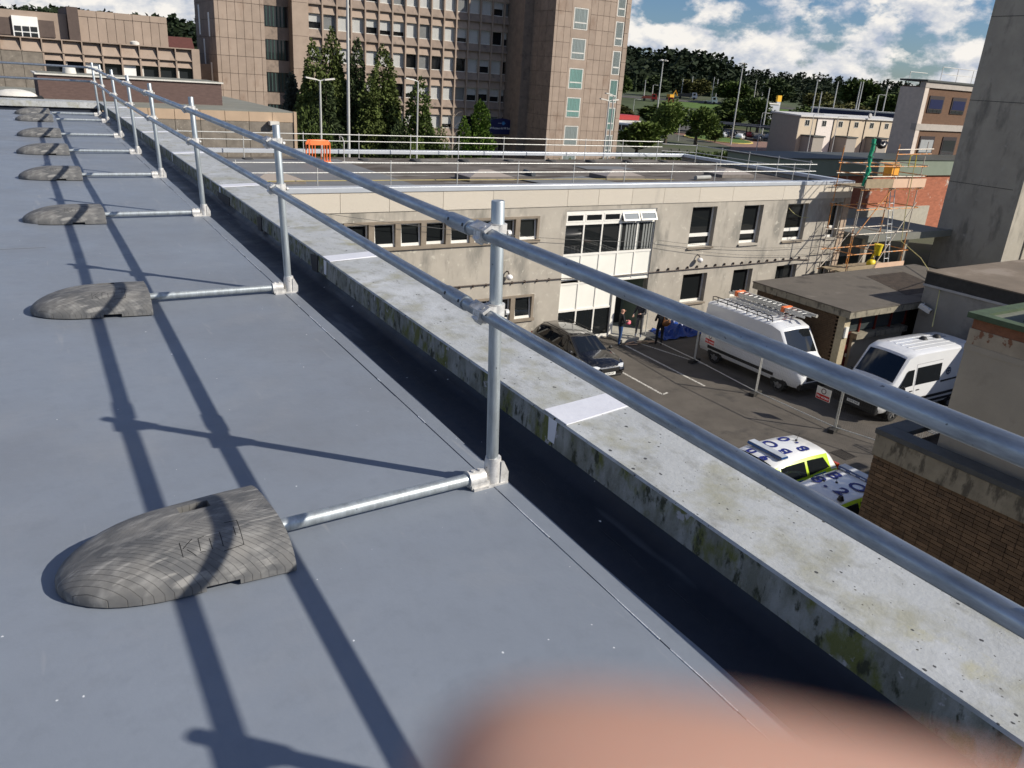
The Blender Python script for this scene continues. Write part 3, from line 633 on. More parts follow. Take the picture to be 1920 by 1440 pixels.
# pipe run along the wall on brackets, wall lamps, vent, drain pipe
pipem = M('brown_cable', (.07,.05,.04), .6)
mb = MB(); mb.tube([(10,FY-.07,-6.33),(15,FY-.07,-6.36),(19.9,FY-.07,-6.40),(22.5,FY-.03,-6.52),(25.1,FY-.07,-6.48),(31,FY-.07,-6.50),(35.3,FY-.07,-6.46),(36.3,FY-.07,-6.56)], .022, 8); pr = mb.build('cable_run', pipem, mid)
for k in range(34):
    xx = 15+.62*k
    if 19.8 < xx < 25.2: continue
    mb = MB(); mb.box(xx-.02,xx+.02,FY-.09,FY,-6.46,-6.35); mb.build('cable_bracket', pipem, mid)
for (xx, zz, lb) in ((27.95,-5.98,'a'), (17.2,-6.05,'b')):
    mb = MB(); mb.tube([(xx,FY,zz+.14),(xx,FY-.10,zz+.16),(xx,FY-.20,zz+.05)], .03, 8); f = mb.build('wall_lamp_bracket', pipem, mid)
    mb = MB(); mb.ball((xx,FY-.22,zz-.06), .15, 12, 8, (1,1,.8)); mb.build('lamp_globe', M('opal_globe', (.82,.80,.78), .3), f, smooth=True)
mb = MB(); mb.box(38.3,38.78,FY-.045,FY+.1,G,-3.33); mb.build('corner_pier', M('pinkish_brick_pier', (.40,.31,.23), .9, var=.2, scale=5), mid)
# roof lights
wired = glass('wired_glass', (.30,.26,.225), .6, rough=.25)
for k, (xx, yy, s) in enumerate(((8.9,31.0,1.0), (18.5,31.6,1.15), (26.1,31.6,1.2), (34.3,31.9,1.25))):
    t = thing('roof_light', ('domed roof light at the left of the felt roof, by the white railing', 'pyramid roof light left of centre on the felt roof', 'pyramid roof light right of centre on the felt roof', 'pyramid roof light nearest the scaffold tower')[k], 'roof light', (xx, yy, -2.8), 0, 'roof lights on the felt roof')
    mb = MB(); mb.box(-s,s,-.7,.7,0,.17); mb.build('kerb', M('lead_kerb', (.16,.14,.125), .7, var=.2), t, local=True)
    mb = MB(); b_ = [(-s+.05,-.65,.175),(s-.05,-.65,.175),(s-.05,.65,.175),(-s+.05,.65,.175),(-s*.25,0,.42),(s*.25,0,.42)]
    mb.add(b_, [(0,1,5,4),(1,2,5),(2,3,4,5),(3,0,4)]); mb.build('glazing', wired, t, local=True)
# edge railings on that roof
railw = galv('galvanised_thin', (.50,.50,.48), .5, .3)
def roof_rail(lbl, pts, zfoot, heights, posts, wt=True, wdir=(0,-1)):
    t = thing('roof_railing', lbl, 'railing', (pts[0][0], pts[0][1], zfoot), 0, 'white edge railings of the felt roof')
    for h in heights:
        mb = MB(); mb.tube([(a, b, zfoot+h) for a, b in pts], .023, 8); mb.build('rail', railw, t, smooth=True)
    for (a, b) in posts:
        mb = MB(); mb.tube([(a, b, zfoot), (a, b, zfoot+max(heights)+.09)], .022, 8); mb.build('post', railw, t, smooth=True)
        if wt:
            w = MB(); w.add([(-.23,0,0),(.23,0,0),(.25,.5,0),(.12,.72,0),(-.12,.72,0),(-.25,.5,0),(-.2,.05,.09),(.2,.05,.09),(.19,.45,.11),(.06,.6,.06),(-.06,.6,.06),(-.19,.45,.11)],
                            [(5,4,3,2,1,0),(6,7,8,11),(11,8,9,10),(0,1,7,6),(1,2,8,7),(2,3,9,8),(3,4,10,9),(4,5,11,10),(5,0,6,11)])
            dx, dy = wdir; w.v = [(a+px*dy*-1+py*dx+dx*.35, b+px*dx+py*dy+dy*.35, zfoot+pz) for px, py, pz in w.v]
            w.build('foot_weight', M('dull_rubber', (.05,.05,.05), .8), t)
    return t
roof_rail('white two tube railing along the near edge of the felt roof', [(MX0+.5,28.3),(36.9,28.3)], -2.80, (1.07,.72), [(4.0+2.83*k,28.3) for k in range(12)], True, (0,1))
roof_rail('white two tube railing along the far edge of the felt roof', [(MX0+.5,39.1),(35.7,39.1)], -2.80, (1.17,.86), [(4.2+2.83*k,39.1) for k in range(12)], True, (0,-1))
roof_rail('grey two tube railing down the right hand edge of the felt roof', [(35.7,39.1),(37.9,38.3),(37.9,29.4)], -2.80, (1.05,.62), [(37.9,38.3-2.2*k) for k in range(5)], False)
hosem = M('yellow_hose', (.42,.34,.13), .6)
t = thing('yellow_hose', 'thin yellow hose stretched along the felt roof behind the near parapet', 'hose', (20, 28.9, -2.79)); mb = MB(); mb.tube([(7,28.9,-2.44),(14,28.95,-2.45),(22,28.9,-2.46),(27.3,28.8,-2.50)], .017, 6); mb.build('hose', hosem, t, smooth=True)
# orange plastic barrier with odd tubes beside it
org = M('orange_plastic', (.85,.20,.06), .5, var=.08)
t = thing('plastic_barrier', 'orange plastic pedestrian barrier standing on the felt roof', 'barrier', (12.9, 37.4, -2.80), .12)
for sd in (0, .32):
    mb = MB(); mb.tube([(-.52,sd,.05),(-.52,sd,.90),(-.44,sd,1.0),(.44,sd,1.0),(.52,sd,.90),(.52,sd,.05)], .035, 8); mb.build('frame', org, t, local=True, smooth=True)
    for k in (-.36,-.22,.24,.38):
        mb = MB(); mb.tube([(k,sd,.10),(k,sd,.97)], .02, 6); mb.build('upright', org, t, local=True)
    mb = MB(); mb.box(-.47,.47,sd-.03,sd+.03,.82,.98); mb.build('top_board', org, t, local=True)
mb = MB(); mb.box(.02,.56,-.06,.06,0,.10); mb.build('foot', org, t, local=True)
t = thing('bent_handrail', 'tall thin bent metal handrail of a roof ladder beside the orange barrier', 'handrail', (13.95,37.0,-2.8)); mb = MB(); mb.tube([(0,0,-.1),(0,0,1.0),(-.04,.1,1.2),(-.05,.45,1.25),(0,.55,1.05)], .022, 8); mb.build('tube', railw, t, local=True, smooth=True)
for k, (ax_, ay_, bx_, by_) in enumerate(((14.0,37.0,15.3,36.8), (13.9,37.1,15.5,37.1))):
    t = thing('loose_tube', ('loose metal tube lying on the felt roof right of the barrier, the nearer of two', 'loose metal tube lying on the felt roof right of the barrier, the farther of two')[k], 'tube', (ax_, ay_, -2.75)); mb = MB(); mb.tube([(ax_,ay_,-2.70),(bx_,by_,-2.74)], .026, 8); mb.tube([(ax_+.5,ay_,-2.76),(ax_+.5,ay_,-2.66)], .015, 6); mb.build('tube', railw, t, smooth=True)
for k, (xx, yy, r_, lb) in enumerate(((21.6,32.7,1.35,'rolled grey felt lying left of the middle roof light'), (31.0,30.6,.15,'short pale duct box lying on the felt roof'))):
    t = thing('felt_roll', lb, 'roll', (xx, yy, -2.78), r_)
    mb = MB(); mb.tube([(-.6,0,.11),(.6,0,.11)], .11, 12); mb.build('roll', M('roll_dark', (.09,.10,.11), .6) if k == 0 else M('duct_pale', (.33,.33,.31), .5), t, local=True, smooth=True)
    mb = MB(); mb.tube([(.605,0,.11),(.62,0,.11)], .05, 10); mb.build('core', room, t, local=True)
# a cable slung across the yard face of the block
for k, (pa, pb, sg) in enumerate((((9,FY-.3,-3.2),(25.2,FY-.2,-5.05),.25), ((25.1,FY-.2,-4.95),(38,FY-.15,-5.75),.3), ((25.1,FY-.2,-5.15),(38,FY-.12,-6.2),.35))):
    t = thing('overhead_cable', ('thin overhead cable from the far left dropping to the white bay', 'upper thin cable slung across the wall right of the white bay', 'lower thin cable slung across the wall right of the white bay')[k], 'cable', pa)
    mb = MB(); mb.tube([(pa[0]+(pb[0]-pa[0])*q/12, pa[1]+(pb[1]-pa[1])*q/12, pa[2]+(pb[2]-pa[2])*q/12-sg*4*(q/12)*(1-q/12)) for q in range(13)], .009, 5); mb.build('cable', M('black_cable', (.05,.05,.05), .5), t)
# ================================================================== right-hand side of the yard
conc = M('stained_concrete', (.37,.335,.275), .9, var=.14, scale=.6, bump=.3, bscale=20, dirt=((.20,.185,.155), 1.0, .52, .16, (1,1,.35)), dirt2=((.38,.35,.30), 1.7, .60, .10))
rendb = M('buff_render', (.36,.325,.26), .92, var=.10, scale=1.2, bump=.35, bscale=70, dirt=((.26,.235,.19), .9, .55, .15))
brickb = M('brown_brick', (.135,.088,.052), .9, var=.25, scale=9, bump=.3, bscale=60, objvar=.28, dirt=((.19,.15,.11), 30, .66, .06), dirt2=((.06,.05,.04), 3.0, .60, .14))
mortar = M('brown_mortar', (.085,.062,.042), .95, var=.25, scale=8)
flatr = M('mineral_felt', (.115,.100,.082), .85, var=.2, scale=.7, bump=.3, bscale=30, dirt=((.07,.06,.05), .7, .55, .1), dirt2=((.16,.14,.115), 1.2, .62, .1))
wetr = M('mossy_felt', (.045,.032,.022), .8, var=.5, scale=4, bump=.5, bscale=20)
edgec = M('roof_edge_concrete', (.25,.225,.17), .9, var=.2, scale=4, dirt=((.10,.09,.07), 5, .52, .1, (1,1,.4)))
redp = M('oxblood_paint', (.16,.022,.014), .5, var=.15)
brick_me = None
def bricks(parent, org, ud, n_u, n_v, L_=.225, H_=.075, gap=.010, th=.05, wall_len=None, mat=brickb, jit=.0025, keep=None, nrm=None, small_part=True):
    "stretcher bond laid piece by piece along ud from org upward; alike bricks share their mesh"
    ud = Vector(ud).normalized(); nrm = Vector(nrm); cnt = 0
    rot = math.atan2(ud.y, ud.x)
    full = MB(); full.box(0, L_-gap, -th, 0, 0, H_-gap); fm = full.mesh('brick', mat)
    half = MB(); half.box(0, L_/2-gap, -th, 0, 0, H_-gap); hm = half.mesh('brick', mat)
    for j in range(n_v):
        u = 0.0; first = True
        while u < n_u*L_-.01:
            w = L_/2 if (first and j % 2) or random.random() < .10 else L_
            first = False
            if keep is None or keep(u, j*H_):
                p = Vector(org)+ud*(u+gap/2)+Vector((0,0,j*H_+gap/2))+nrm*random.uniform(-jit, jit*1.5)
                inst(fm if w == L_ else hm, 'brick', parent, p, rot); cnt += 1
            u += w
    return cnt
# --- tall brick wall close on the right (D)
DX, DY, DZ = 12.5, 7.22, -3.86
D = thing('brick_outhouse', 'brown brick flat roofed outhouse with concrete edge band, close at lower right', 'building', (20, 3, G))
mb = MB(); mb.box(DX+.045, 28.5, -6, DY-.04, G, DZ-.36); mb.build('wall', mortar, D)
y = DY+.03; k = 0
while y > -6:
    w = (3.05, 2.4, 2.6)[k % 3]; mb = MB(); mb.box(DX-.03, DX+.22, y-w+.006, y-.006, DZ-.42, DZ-.02); mb.build('edge_band', edgec, D, bevel=.01); y -= w; k += 1
for (a, b, c, d) in ((DX-.05,DX+.32,-6,DY+.05), (DX+.32,28.5,DY-.32,DY+.05)):
    mb = MB(); mb.box(a,b,c,d,DZ-.02,DZ+.08); mb.build('roof_kerb', M('lead_capping', (.075,.08,.08), .7, var=.2), D, bevel=.012)
mb = MB(); mb.box(DX+.32,28.5,-6,DY-.32,DZ-.35,DZ-.16); mb.build('roof_felt', wetr, D)
# laid pieces: the stretch of the -x face that shows between the rails
zb0 = DZ-.42
def keepD(u, h):
    yy = DY-u; zz = h+(zb0-.075*40)
    return yy > 3.9 and zz > -5.9-(DY-yy)*.05
nb = bricks(D, (DX, DY, zb0-.075*40), (0,-1,0), 15, 40, keep=keepD, nrm=(-1,0,0), th=-.05)
bg_ = MB(); rest = 0
for j in range(60):
    for k in range(48):
        yy = DY-k*.225-(.1125 if j % 2 else 0); zz = zb0-.075*(j+1)
        if yy-.225 < -3.5: continue
        if yy-.1 > 3.9 and zz > -5.95-(DY-yy)*.05 and j < 40: continue
        bg_.box(DX, DX+.05, yy-.215, yy, zz+.005, zz+.07)
o = bg_.build('brickwork', brickb, D, fix=False); o['kind'] = 'stuff'
# --- rendered block with green capping (C), standing up behind the outhouse parapet
CX, CY, CZ = 13.0, 6.44, -1.50
C_ = thing('rendered_store', 'buff rendered block with green capping over a peeling red brick course, right edge', 'building', (15, 2, G))
mb = MB(); mb.box(CX, 17.6, -6, CY, DZ-.34, CZ-.62); mb.build('wall', rendb, C_)
mb = MB(); mb.box(CX-.012, 17.6, -6, CY+.012, CZ-.62, CZ-.52); mb.build('render_ledge', rendb, C_)
mb = MB(); mb.box(CX+.012, 17.6, -6, CY-.012, CZ-.52, CZ-.10); mb.build('brick_course', M('red_brown_brickwork', (.20,.088,.048), .9, var=.2, scale=9, bump=.4, bscale=30), C_)
mb = MB(); mb.box(CX-.002, 17.6, -6, CY+.003, CZ-.52, CZ-.26)
mb.build('render_patch', M('patched_render', (.35,.30,.225), .92, var=.2, scale=3, dirt=((.20,.095,.055), 2.2, .53, .02)), C_)
grn = M('green_copper', (.055,.085,.045), .7, var=.25, scale=4, bump=.2)
mb = MB(); mb.box(CX-.07, CX+.14, -6, CY+.07, CZ-.09, CZ); mb.build('capping', grn, C_, bevel=.008)
mb = MB(); mb.box(CX+.14, 17.6, CY-.14, CY+.07, CZ-.09, CZ-.003); mb.build('capping', grn, C_)
mb = MB(); mb.box(CX+.14,17.6,-6,CY-.14,CZ-.3,CZ-.05); mb.build('roof_felt', M('grey_green_felt', (.13,.14,.11), .85, var=.2, scale=4), C_)
mb = MB(); mb.box(CX+.45, 17.6, -6, CY-.55, CZ-.05, CZ+.20); mb.build('raised_upstand', M('mossy_green', (.03,.06,.018), .9, var=.3), C_)
# --- garage with brick flank, buff front, red joinery (A)
AX, AY, AZ = 27.9, 18.66, -6.2
A = thing('garage_block', 'low flat roofed garage with brick flank and oxblood door and windows', 'building', (33, 21, G))
mb = MB(); mb.box(AX+.10, 40, AY+.6, 23.3, G, AZ-.34); mb.build('wall', mortar, A)
fm = MB(); fm.box(0,.215,0,.04,.005,.068)
rowsj = MB()
for j in range(38):
    for k in range(20):
        yy = AY+.32+k*.225+(.1125 if j % 2 else 0)
        if yy+.215 > 23.25: continue
        rowsj.box(AX+.06, AX+.11, yy, yy+.215, AZ-.34-.075*(j+1)+.005, AZ-.34-.075*j-.004)
o = rowsj.build('brickwork', brickb, A, fix=False); o['kind'] = 'stuff'
mb = MB(); mb.box(AX-.14, 40, AY-.30, 23.45, AZ-.05, AZ); mb.build('roof_felt', flatr, A)
mb = MB(); mb.box(AX-.12, 40, AY-.28, 23.43, AZ-.32, AZ-.05); mb.build('roof_edge', edgec, A)
mb = MB(); mb.box(33.6,36.6,19.3,22.4,AZ+.001,AZ+.006); mb.v = [(px+(py-20.8)*.5, py, pz) for px, py, pz in mb.v]; mb.build('damp_patch', wetr, A)
mb = MB(); mb.box(AX+.06, AX+.42, AY, AY+.32, G, AZ-.34); mb.build('corner_pier', M('buff_brick_pier', (.40,.34,.23), .9, var=.15, scale=12, bump=.3), A)
mb = MB(); mb.box(AX+.42, AX+1.16, AY+.35, AY+.40, G+.02, -7.35); dr = mb.build('door', redp, A)
mb = MB(); mb.box(AX+1.05, AX+1.09, AY+.30, AY+.35, G+.95, G+1.1); mb.build('handle', castm, dr)
mb = MB(); mb.box(AX+1.16, 32.5, AY+.22, AY+.55, G, -7.62); mb.build('front_wall', rendb, A)
mb = MB(); mb.box(AX+1.10, 32.5, AY+.02, AY+.5, -7.62, -7.38); mb.build('lintel', edgec, A)
for k in range(4):
    a = AX+.46+k*1.06; mb = MB(); mb.box(a,a+.99,AY+.30,AY+.32,-7.32 if k else -7.32,AZ-.36); w = mb.build('window', glass('garage_glass', (.05,.06,.06)), A)
    mb = MB(); mb.box(a+.99,a+1.06,AY+.24,AY+.36,-7.38,AZ-.34); mb.build('glazing_post', redp, w)
mb = MB(); mb.box(AX+.12,AX+.30,AY-.08,AY,-7.4,-6.95); mb.build('notice_plate', upvc, A)
# --- higher block behind it with a tarred parapet (B)
BX, BY, BZ = 32.5, 18.4, -4.9
B_ = thing('boiler_house', 'grey rendered boiler house with black tarred parapet behind the white van', 'building', (36, 13, G))
mb = MB(); mb.box(BX, 44, 4, BY, G, BZ-.62); mb.build('wall', M('grey_render', (.30,.285,.25), .9, var=.1, scale=1.2, bump=.2, dirt=((.2,.19,.17), .9, .55, .15)), B_)
mb = MB(); mb.box(BX-.06, 44, 4, BY+.05, BZ-.62, BZ-.53); mb.build('ledge', M('pale_ledge', (.42,.41,.39), .85), B_)
mb = MB(); mb.box(BX-.02, 44, 4, BY+.03, BZ-.53, BZ-.03); mb.build('tarred_parapet', M('tarred_render', (.04,.038,.034), .8, var=.3, scale=3, bump=.5, bscale=8, dirt=((.30,.29,.27), 4.5, .70, .03)), B_)
mb = MB(); mb.box(BX-.05, 44, 4, BY+.06, BZ-.03, BZ+.02); mb.build('roof_felt', M('brown_felt', (.17,.135,.10), .85, var=.22, scale=.5, dirt=((.24,.20,.16), .5, .55, .1), bump=.2), B_)
mb = MB(); mb.box(BX-.06,BX+.02,14.6,15.9,-7.45,-6.75); mb.build('louvre_opening', room, B_)
# --- tall concrete tower behind (its -x face in shade)
TX, TY0, TY1 = 57.0, 27.5, 32.45
T = thing('concrete_tower', 'tall bare concrete stair tower rising out of frame at right', 'building', (63, 30, G))
mb = MB(); mb.box(TX, 72, TY0, TY1, G, 10.6); mb.build('wall', conc, T)
mb = MB(); mb.box(TX-.02, TX+.3, TY0-.02, TY0+.5, G, 10.59); mb.build('corner_pier', conc, T)
for zz in (-3.3, 2.1, 7.3):
    mb = MB(); mb.box(TX-.012,TX+.02,TY0+.5,TY1-.02,zz-.02,zz+.02); mb.build('shutter_line', M('dark_joint', (.09,.085,.075), .9, var=.3), T)
mb = MB(); mb.box(TX+2.4, 71.9, TY0-.10, TY0+.02, G, 10.5); mb.build('front_panel', rendb, T)
for zz in (-5.9, -.9, 3.9):
    mb = MB(); mb.box(TX+2.7, TX+4.5, TY0-.16, TY0-.10, zz, zz+2.1); w = mb.build('window', redp, T)
    mb = MB(); mb.box(TX+2.85, TX+4.35, TY0-.175, TY0-.158, zz+.15, zz+1.95); mb.build('pane', glass('red_room_glass', (.05,.01,.01)), w)
    mb = MB(); mb.box(TX+2.6, TX+4.6, TY0-.35, TY0-.105, zz-.2, zz-.03); mb.build('sill', edgec, w)
# CCTV on the boiler house corner
t = thing('security_camera', 'white security camera on a bracket at the corner above the parked white van', 'camera', (32.2, 18.1, -6.35))
mb = MB(); mb.tube([(.28,.1,.1),(.05,0,.12),(0,0,.05)], .03, 8); mb.build('bracket', castm, t, local=True)
mb = MB(); mb.obox((-.05,-.16,-.02), (.10,.02,0), (-.03,.24,.08), (0,-.03,.09)); mb.build('housing', upvc, t, local=True, bevel=.01)
mb = MB(); mb.obox((-.02,-.41,-.10), (.07,.012,0), (-.003,.015,.005), (0,-.02,.06)); mb.build('lens', gl, t, local=True)
# barrier stack behind the brick outhouse
t = thing('stacked_barriers', 'two silver crowd barriers leaning together behind the brick outhouse', 'barriers', (24.6, 12.2, G))
for k in range(2):
    mb = MB(); o_ = k*.14
    mb.tube([(o_,-1,0.05),(o_,-1,1.05),(o_,1,1.05),(o_,1,.05)], .02, 8); mb.build('frame', railw, t, local=True)
    for q in range(9):
        mb = MB(); yy = -.8+.2*q; mb.tube([(o_,yy,.15),(o_,yy,1.04)], .008, 5); mb.build('bar', railw, t, local=True)
# ================================================================== vehicles
tyre = M('tyre_rubber', (.018,.018,.018), .85); rimm = M('alloy_rim', (.42,.42,.43), .35, metal=.7); blackpl = M('black_plastic', (.02,.02,.021), .5)
lampc = M('headlamp_glass', (.62,.64,.66), .12, coat=.6); tail = M('tail_lamp', (.45,.02,.012), .2, coat=.5); plate_w = M('number_plate_white', (.75,.75,.72), .4); carglass = glass('car_glass', (.010,.012,.014), 1.3)
chrome = M('chrome_trim', (.7,.7,.7), .15, metal=.9); platetx = M('plate_text', (.01,.01,.01), .5)
def paint(name, c, rough=.28): return M(name, c, rough, var=.03, scale=2, coat=.8, spec=.5)
class Veh:
    def __init__(s, name, label, cat, loc, rz, st, mat, roofmat=None, group=None):
        s.t = thing(name, label, cat, loc, rz, group); s.st = st; s.rows = []
        for (x, zs, zb, wb, zr_, wr) in st:
            wm = wb+.035
            half = [(wb-.05, zs), (wm, zs+.16), (wm+.008, (zs+zb)/2+.06), (wb, zb), (wr+.012, zr_-.07), (wr-.07, zr_-.012), (wr*.5, zr_+.018), (0, zr_+.028)]
            s.rows.append([(x, y, z) for y, z in half] + [(x, -y, z) for y, z in half[-2::-1]])
        mb = MB(); mb.grid(s.rows); n = len(s.rows[0]); mb.f.append(tuple(range(n))); mb.f.append(tuple((len(st)-1)*n+k for k in range(n-1,-1,-1)))
        # under tray
        for i in range(len(st)-1): mb.f.append((i*n, (i+1)*n, (i+1)*n+n-1, i*n+n-1))
        s.body = mb.build('body', mat, s.t, local=True, smooth=True)
        if roofmat:
            s.body.data.materials.append(roofmat)
            for p in s.body.data.polygons:
                c = p.center
                if p.normal.z > .62 and c.z > s.zhood: p.material_index = 1
    zhood = .5
    def at(s, x):
        st = s.st
        for a, b in zip(st, st[1:]):
            if a[0] <= x <= b[0] or a[0] >= x >= b[0]:
                f = (x-a[0])/(b[0]-a[0]); return [u+(v-u)*f for u, v in zip(a, b)]
        return list(st[0] if x < st[0][0] else st[-1])
    def side(s, x, t, off=.006):
        "t 0 sill .. 1 belt .. 2 roof edge"
        _, zs, zb, wb, zr_, wr = s.at(x); wm = wb+.035; pts = [(0, wb-.05, zs), (.25, wm, zs+.16), (.62, wm+.008, (zs+zb)/2+.06), (1, wb, zb), (2, wr+.012, zr_-.07)]
        for a, b in zip(pts, pts[1:]):
            if a[0] <= t <= b[0]:
                f = (t-a[0])/(b[0]-a[0]); return (x, a[1]+(b[1]-a[1])*f+off, a[2]+(b[2]-a[2])*f)
    def side_poly(s, name, mat, pts, sides=(1,-1), off=.020, parent=None, sub=3):
        out = []
        for sg in sides:
            q = list(pts); nu, nv = 18, 6; rows = []
            for i in range(nv+1):
                v = i/nv; r = []
                for k in range(nu+1):
                    u = k/nu
                    x = (q[0][0]*(1-u)+q[1][0]*u)*(1-v)+(q[3][0]*(1-u)+q[2][0]*u)*v; t_ = (q[0][1]*(1-u)+q[1][1]*u)*(1-v)+(q[3][1]*(1-u)+q[2][1]*u)*v
                    a_ = s.side(x, t_, off); r.append((a_[0], a_[1]*sg, a_[2]))
                rows.append(r)
            mb = MB(); mb.grid(rows); lo = [[(x, y-sg*.014, z) for x, y, z in r] for r in rows]
            mb.grid([rows[0], lo[0]]); mb.grid([rows[-1], lo[-1]]); mb.grid([[r[0] for r in rows], [r[0] for r in lo]]); mb.grid([[r[-1] for r in rows], [r[-1] for r in lo]])
            out.append(mb.build(name, mat, parent or s.t, local=True, smooth=True))
        return out
    def top_poly(s, name, mat, x0, x1, s0=-.9, s1=.9, off=.008, nx=4, ny=6, taper=0, parent=None):
        rows = []
        for i in range(nx+1):
            x = x0+(x1-x0)*i/nx; _, zs, zb, wb, zr_, wr = s.at(x); tp = 1-taper*(i/nx); R_ = []
            for k in range(ny+1):
                u = (s0+(s1-s0)*k/ny)*tp; y = u*wr; a = abs(u)
                z = zr_+.028-.010*(a/.5) if a < .5 else zr_+.018-.03*((a-.5)/.4)
                R_.append((x, y, z+off))
            rows.append(R_)
        mb = MB(); mb.grid(rows); low = [[(p[0], p[1], p[2]-off-.01) for p in r] for r in rows]
        mb.grid([rows[0], low[0]]); mb.grid([rows[-1], low[-1]]); mb.grid([[r[0] for r in rows], [r[0] for r in low]]); mb.grid([[r[-1] for r in rows], [r[-1] for r in low]])
        return mb.build(name, mat, parent or s.t, local=True, smooth=True)
    def wheels(s, xs, r, y, wd=.22, spokes=7):
        for x in xs:
            for sg in (1,-1):
                m = MB(); q = [(x+(r+.06)*math.cos(a), (r+.06)*math.sin(a)+r) for a in [math.pi*k/14 for k in range(15)]]
                m.prism([(x-r-.06, s.at(x)[1]-.02)]+[(u, max(w, .2)) for u, w in q[::-1]]+[(x+r+.06, s.at(x)[1]-.02)], sg*(y-.20), sg*(y+.012), 'y'); m.build('wheel_arch', blackpl, s.t, local=True)
                m = MB(); rr = []
                for k in range(25):
                    a = 2*math.pi*k/24; rr.append([(x+q_*math.cos(a), sg*(y+o_), r+q_*math.sin(a)) for q_, o_ in ((r*.62,.016),(r*.92,.026),(r,.005),(r,-wd),(r*.6,-wd))])
                m.grid(rr); w = m.build('wheel', tyre, s.t, local=True, smooth=True)
                m = MB(); m.tube([(x, sg*(y-.05), r), (x, sg*(y-.03), r)], r*.63, 20); m.tube([(x, sg*(y-.03), r), (x, sg*(y+.018), r)], r*.17, 10)
                for k in range(spokes):
                    a = 2*math.pi*k/spokes; d = Vector((math.cos(a),0,math.sin(a))); pn = Vector((-math.sin(a),0,math.cos(a)))
                    m.obox(Vector((x, sg*(y-.002), r))+d*r*.38, d*r*.25, pn*r*.075, Vector((0,.012,0)))
                m.build('rim', rimm, w, local=True)
    def plate(s, x, z, txt, rz=0, w=.52, back=False):
        m = MB(); m.box(x-.008, x+.008, -w/2, w/2, z-.055, z+.055); p = m.build('number_plate', plate_w, s.t, local=True)
        if txt:
            me = text_mesh('plate_text', txt, .095, platetx, .001); sg = -1 if back else 1
            o = bpy.data.objects.new('plate_text', me); COL.objects.link(o); o.parent = p; o.matrix_local = frame4((x+sg*.0095, 0, z), (0, sg, 0), (0, 0, 1))
    def box(s, name, mat, b, parent=None, bevel=.008):
        m = MB(); m.box(*b); return m.build(name, mat, parent or s.t, local=True, bevel=bevel)
    def mirrors(s, x, z, y, mat, sz=(.07,.10,.075)):
        for sg in (1,-1):
            m = MB(); m.ball((x, sg*(y+.09), z), 1, 8, 6, sz); m.obox((x, sg*(y+.01), z-.03), (.03,0,0), (0,.06,0), (0,0,.02)); m.build('door_mirror', mat, s.t, local=True, smooth=True)
    def handles(s, pts, mat):
        for x, t in pts:
            for sg in (1,-1):
                p = s.side(x, t, .012); m = MB(); m.obox((p[0], p[1]*sg, p[2]), (.085,0,0), (0,.014,0), (0,0,.016)); m.build('door_handle', mat, s.t, local=True)
EST = [(-2.30,.42,.66,.70,.72,.62),(-2.22,.33,.88,.80,.96,.70),(-2.05,.29,.98,.86,1.24,.62),(-1.78,.27,.99,.88,1.42,.60),(-1.0,.25,.97,.90,1.475,.63),(0,.25,.95,.90,1.475,.65),(.42,.25,.93,.90,1.42,.64),(1.16,.25,.91,.89,.99,.76),(1.70,.27,.85,.87,.92,.74),(2.10,.30,.74,.80,.80,.66),(2.25,.36,.60,.70,.66,.58),(2.30,.42,.54,.62,.58,.5)]
def scale_st(st, lx, wz, zz): return [(x*lx, zs*zz, zb*zz, w*wz, z*zz, r*wz) for x, zs, zb, w, z, r in st]
# ---- black estate car
bk = Veh('parked_car', 'black estate car parked nose outward beside the white glazed bay', 'car', (19.12, 24.52, G), rad(-91), EST, paint('black_paint', (.006,.006,.007), .14))
bk.side_poly('side_window', carglass, [(.95,1.10),(.30,1.10),(.30,1.86),(.42,1.86)]); bk.side_poly('side_window', carglass, [(.24,1.10),(-.72,1.10),(-.72,1.86),(.24,1.88)]); bk.side_poly('side_window', carglass, [(-.80,1.10),(-1.70,1.14),(-1.62,1.84),(-.80,1.86)])
bk.top_poly('windscreen', carglass, 1.12, .46, -.86, .86, taper=.02); bk.top_poly('rear_window', carglass, -2.10, -1.82, -.8, .8)
bk.wheels((-1.36, 1.42), .325, .89); bk.plate(2.312, .47, 'SF69 LXT'); bk.mirrors(.95, 1.02, .90, blackpl); bk.handles([(.36,.86),(-.62,.86)], chrome)
for sg in (1,-1):
    m = MB(); m.obox((2.16, sg*.60, .70), (.07,-sg*.06,-.02), (0,.13,0), (0,0,.055)); m.build('headlight', lampc, bk.t, local=True, bevel=.02)
    m = MB(); m.obox((-2.22, sg*.66, .86), (.03,0,0), (0,.14,0), (0,0,.07)); m.build('tail_light', tail, bk.t, local=True)
    m = MB(); m.tube([(.25,sg*.62,1.47),(.1,sg*.60,1.52),(-1.5,sg*.57,1.515),(-1.7,sg*.57,1.45)], .016, 6); m.build('roof_bar', blackpl, bk.t, local=True)
bk.box('grille', blackpl, (2.22,2.315,-.42,.42,.54,.70)); bk.box('grille_trim', chrome, (2.20,2.318,-.45,.45,.70,.725)); bk.box('lower_grille', blackpl, (2.22,2.312,-.55,.55,.33,.42))
m = MB(); m.tube([(-.9,0,1.50),(-1.15,0,1.68)], .008, 5); m.build('aerial', blackpl, bk.t, local=True)
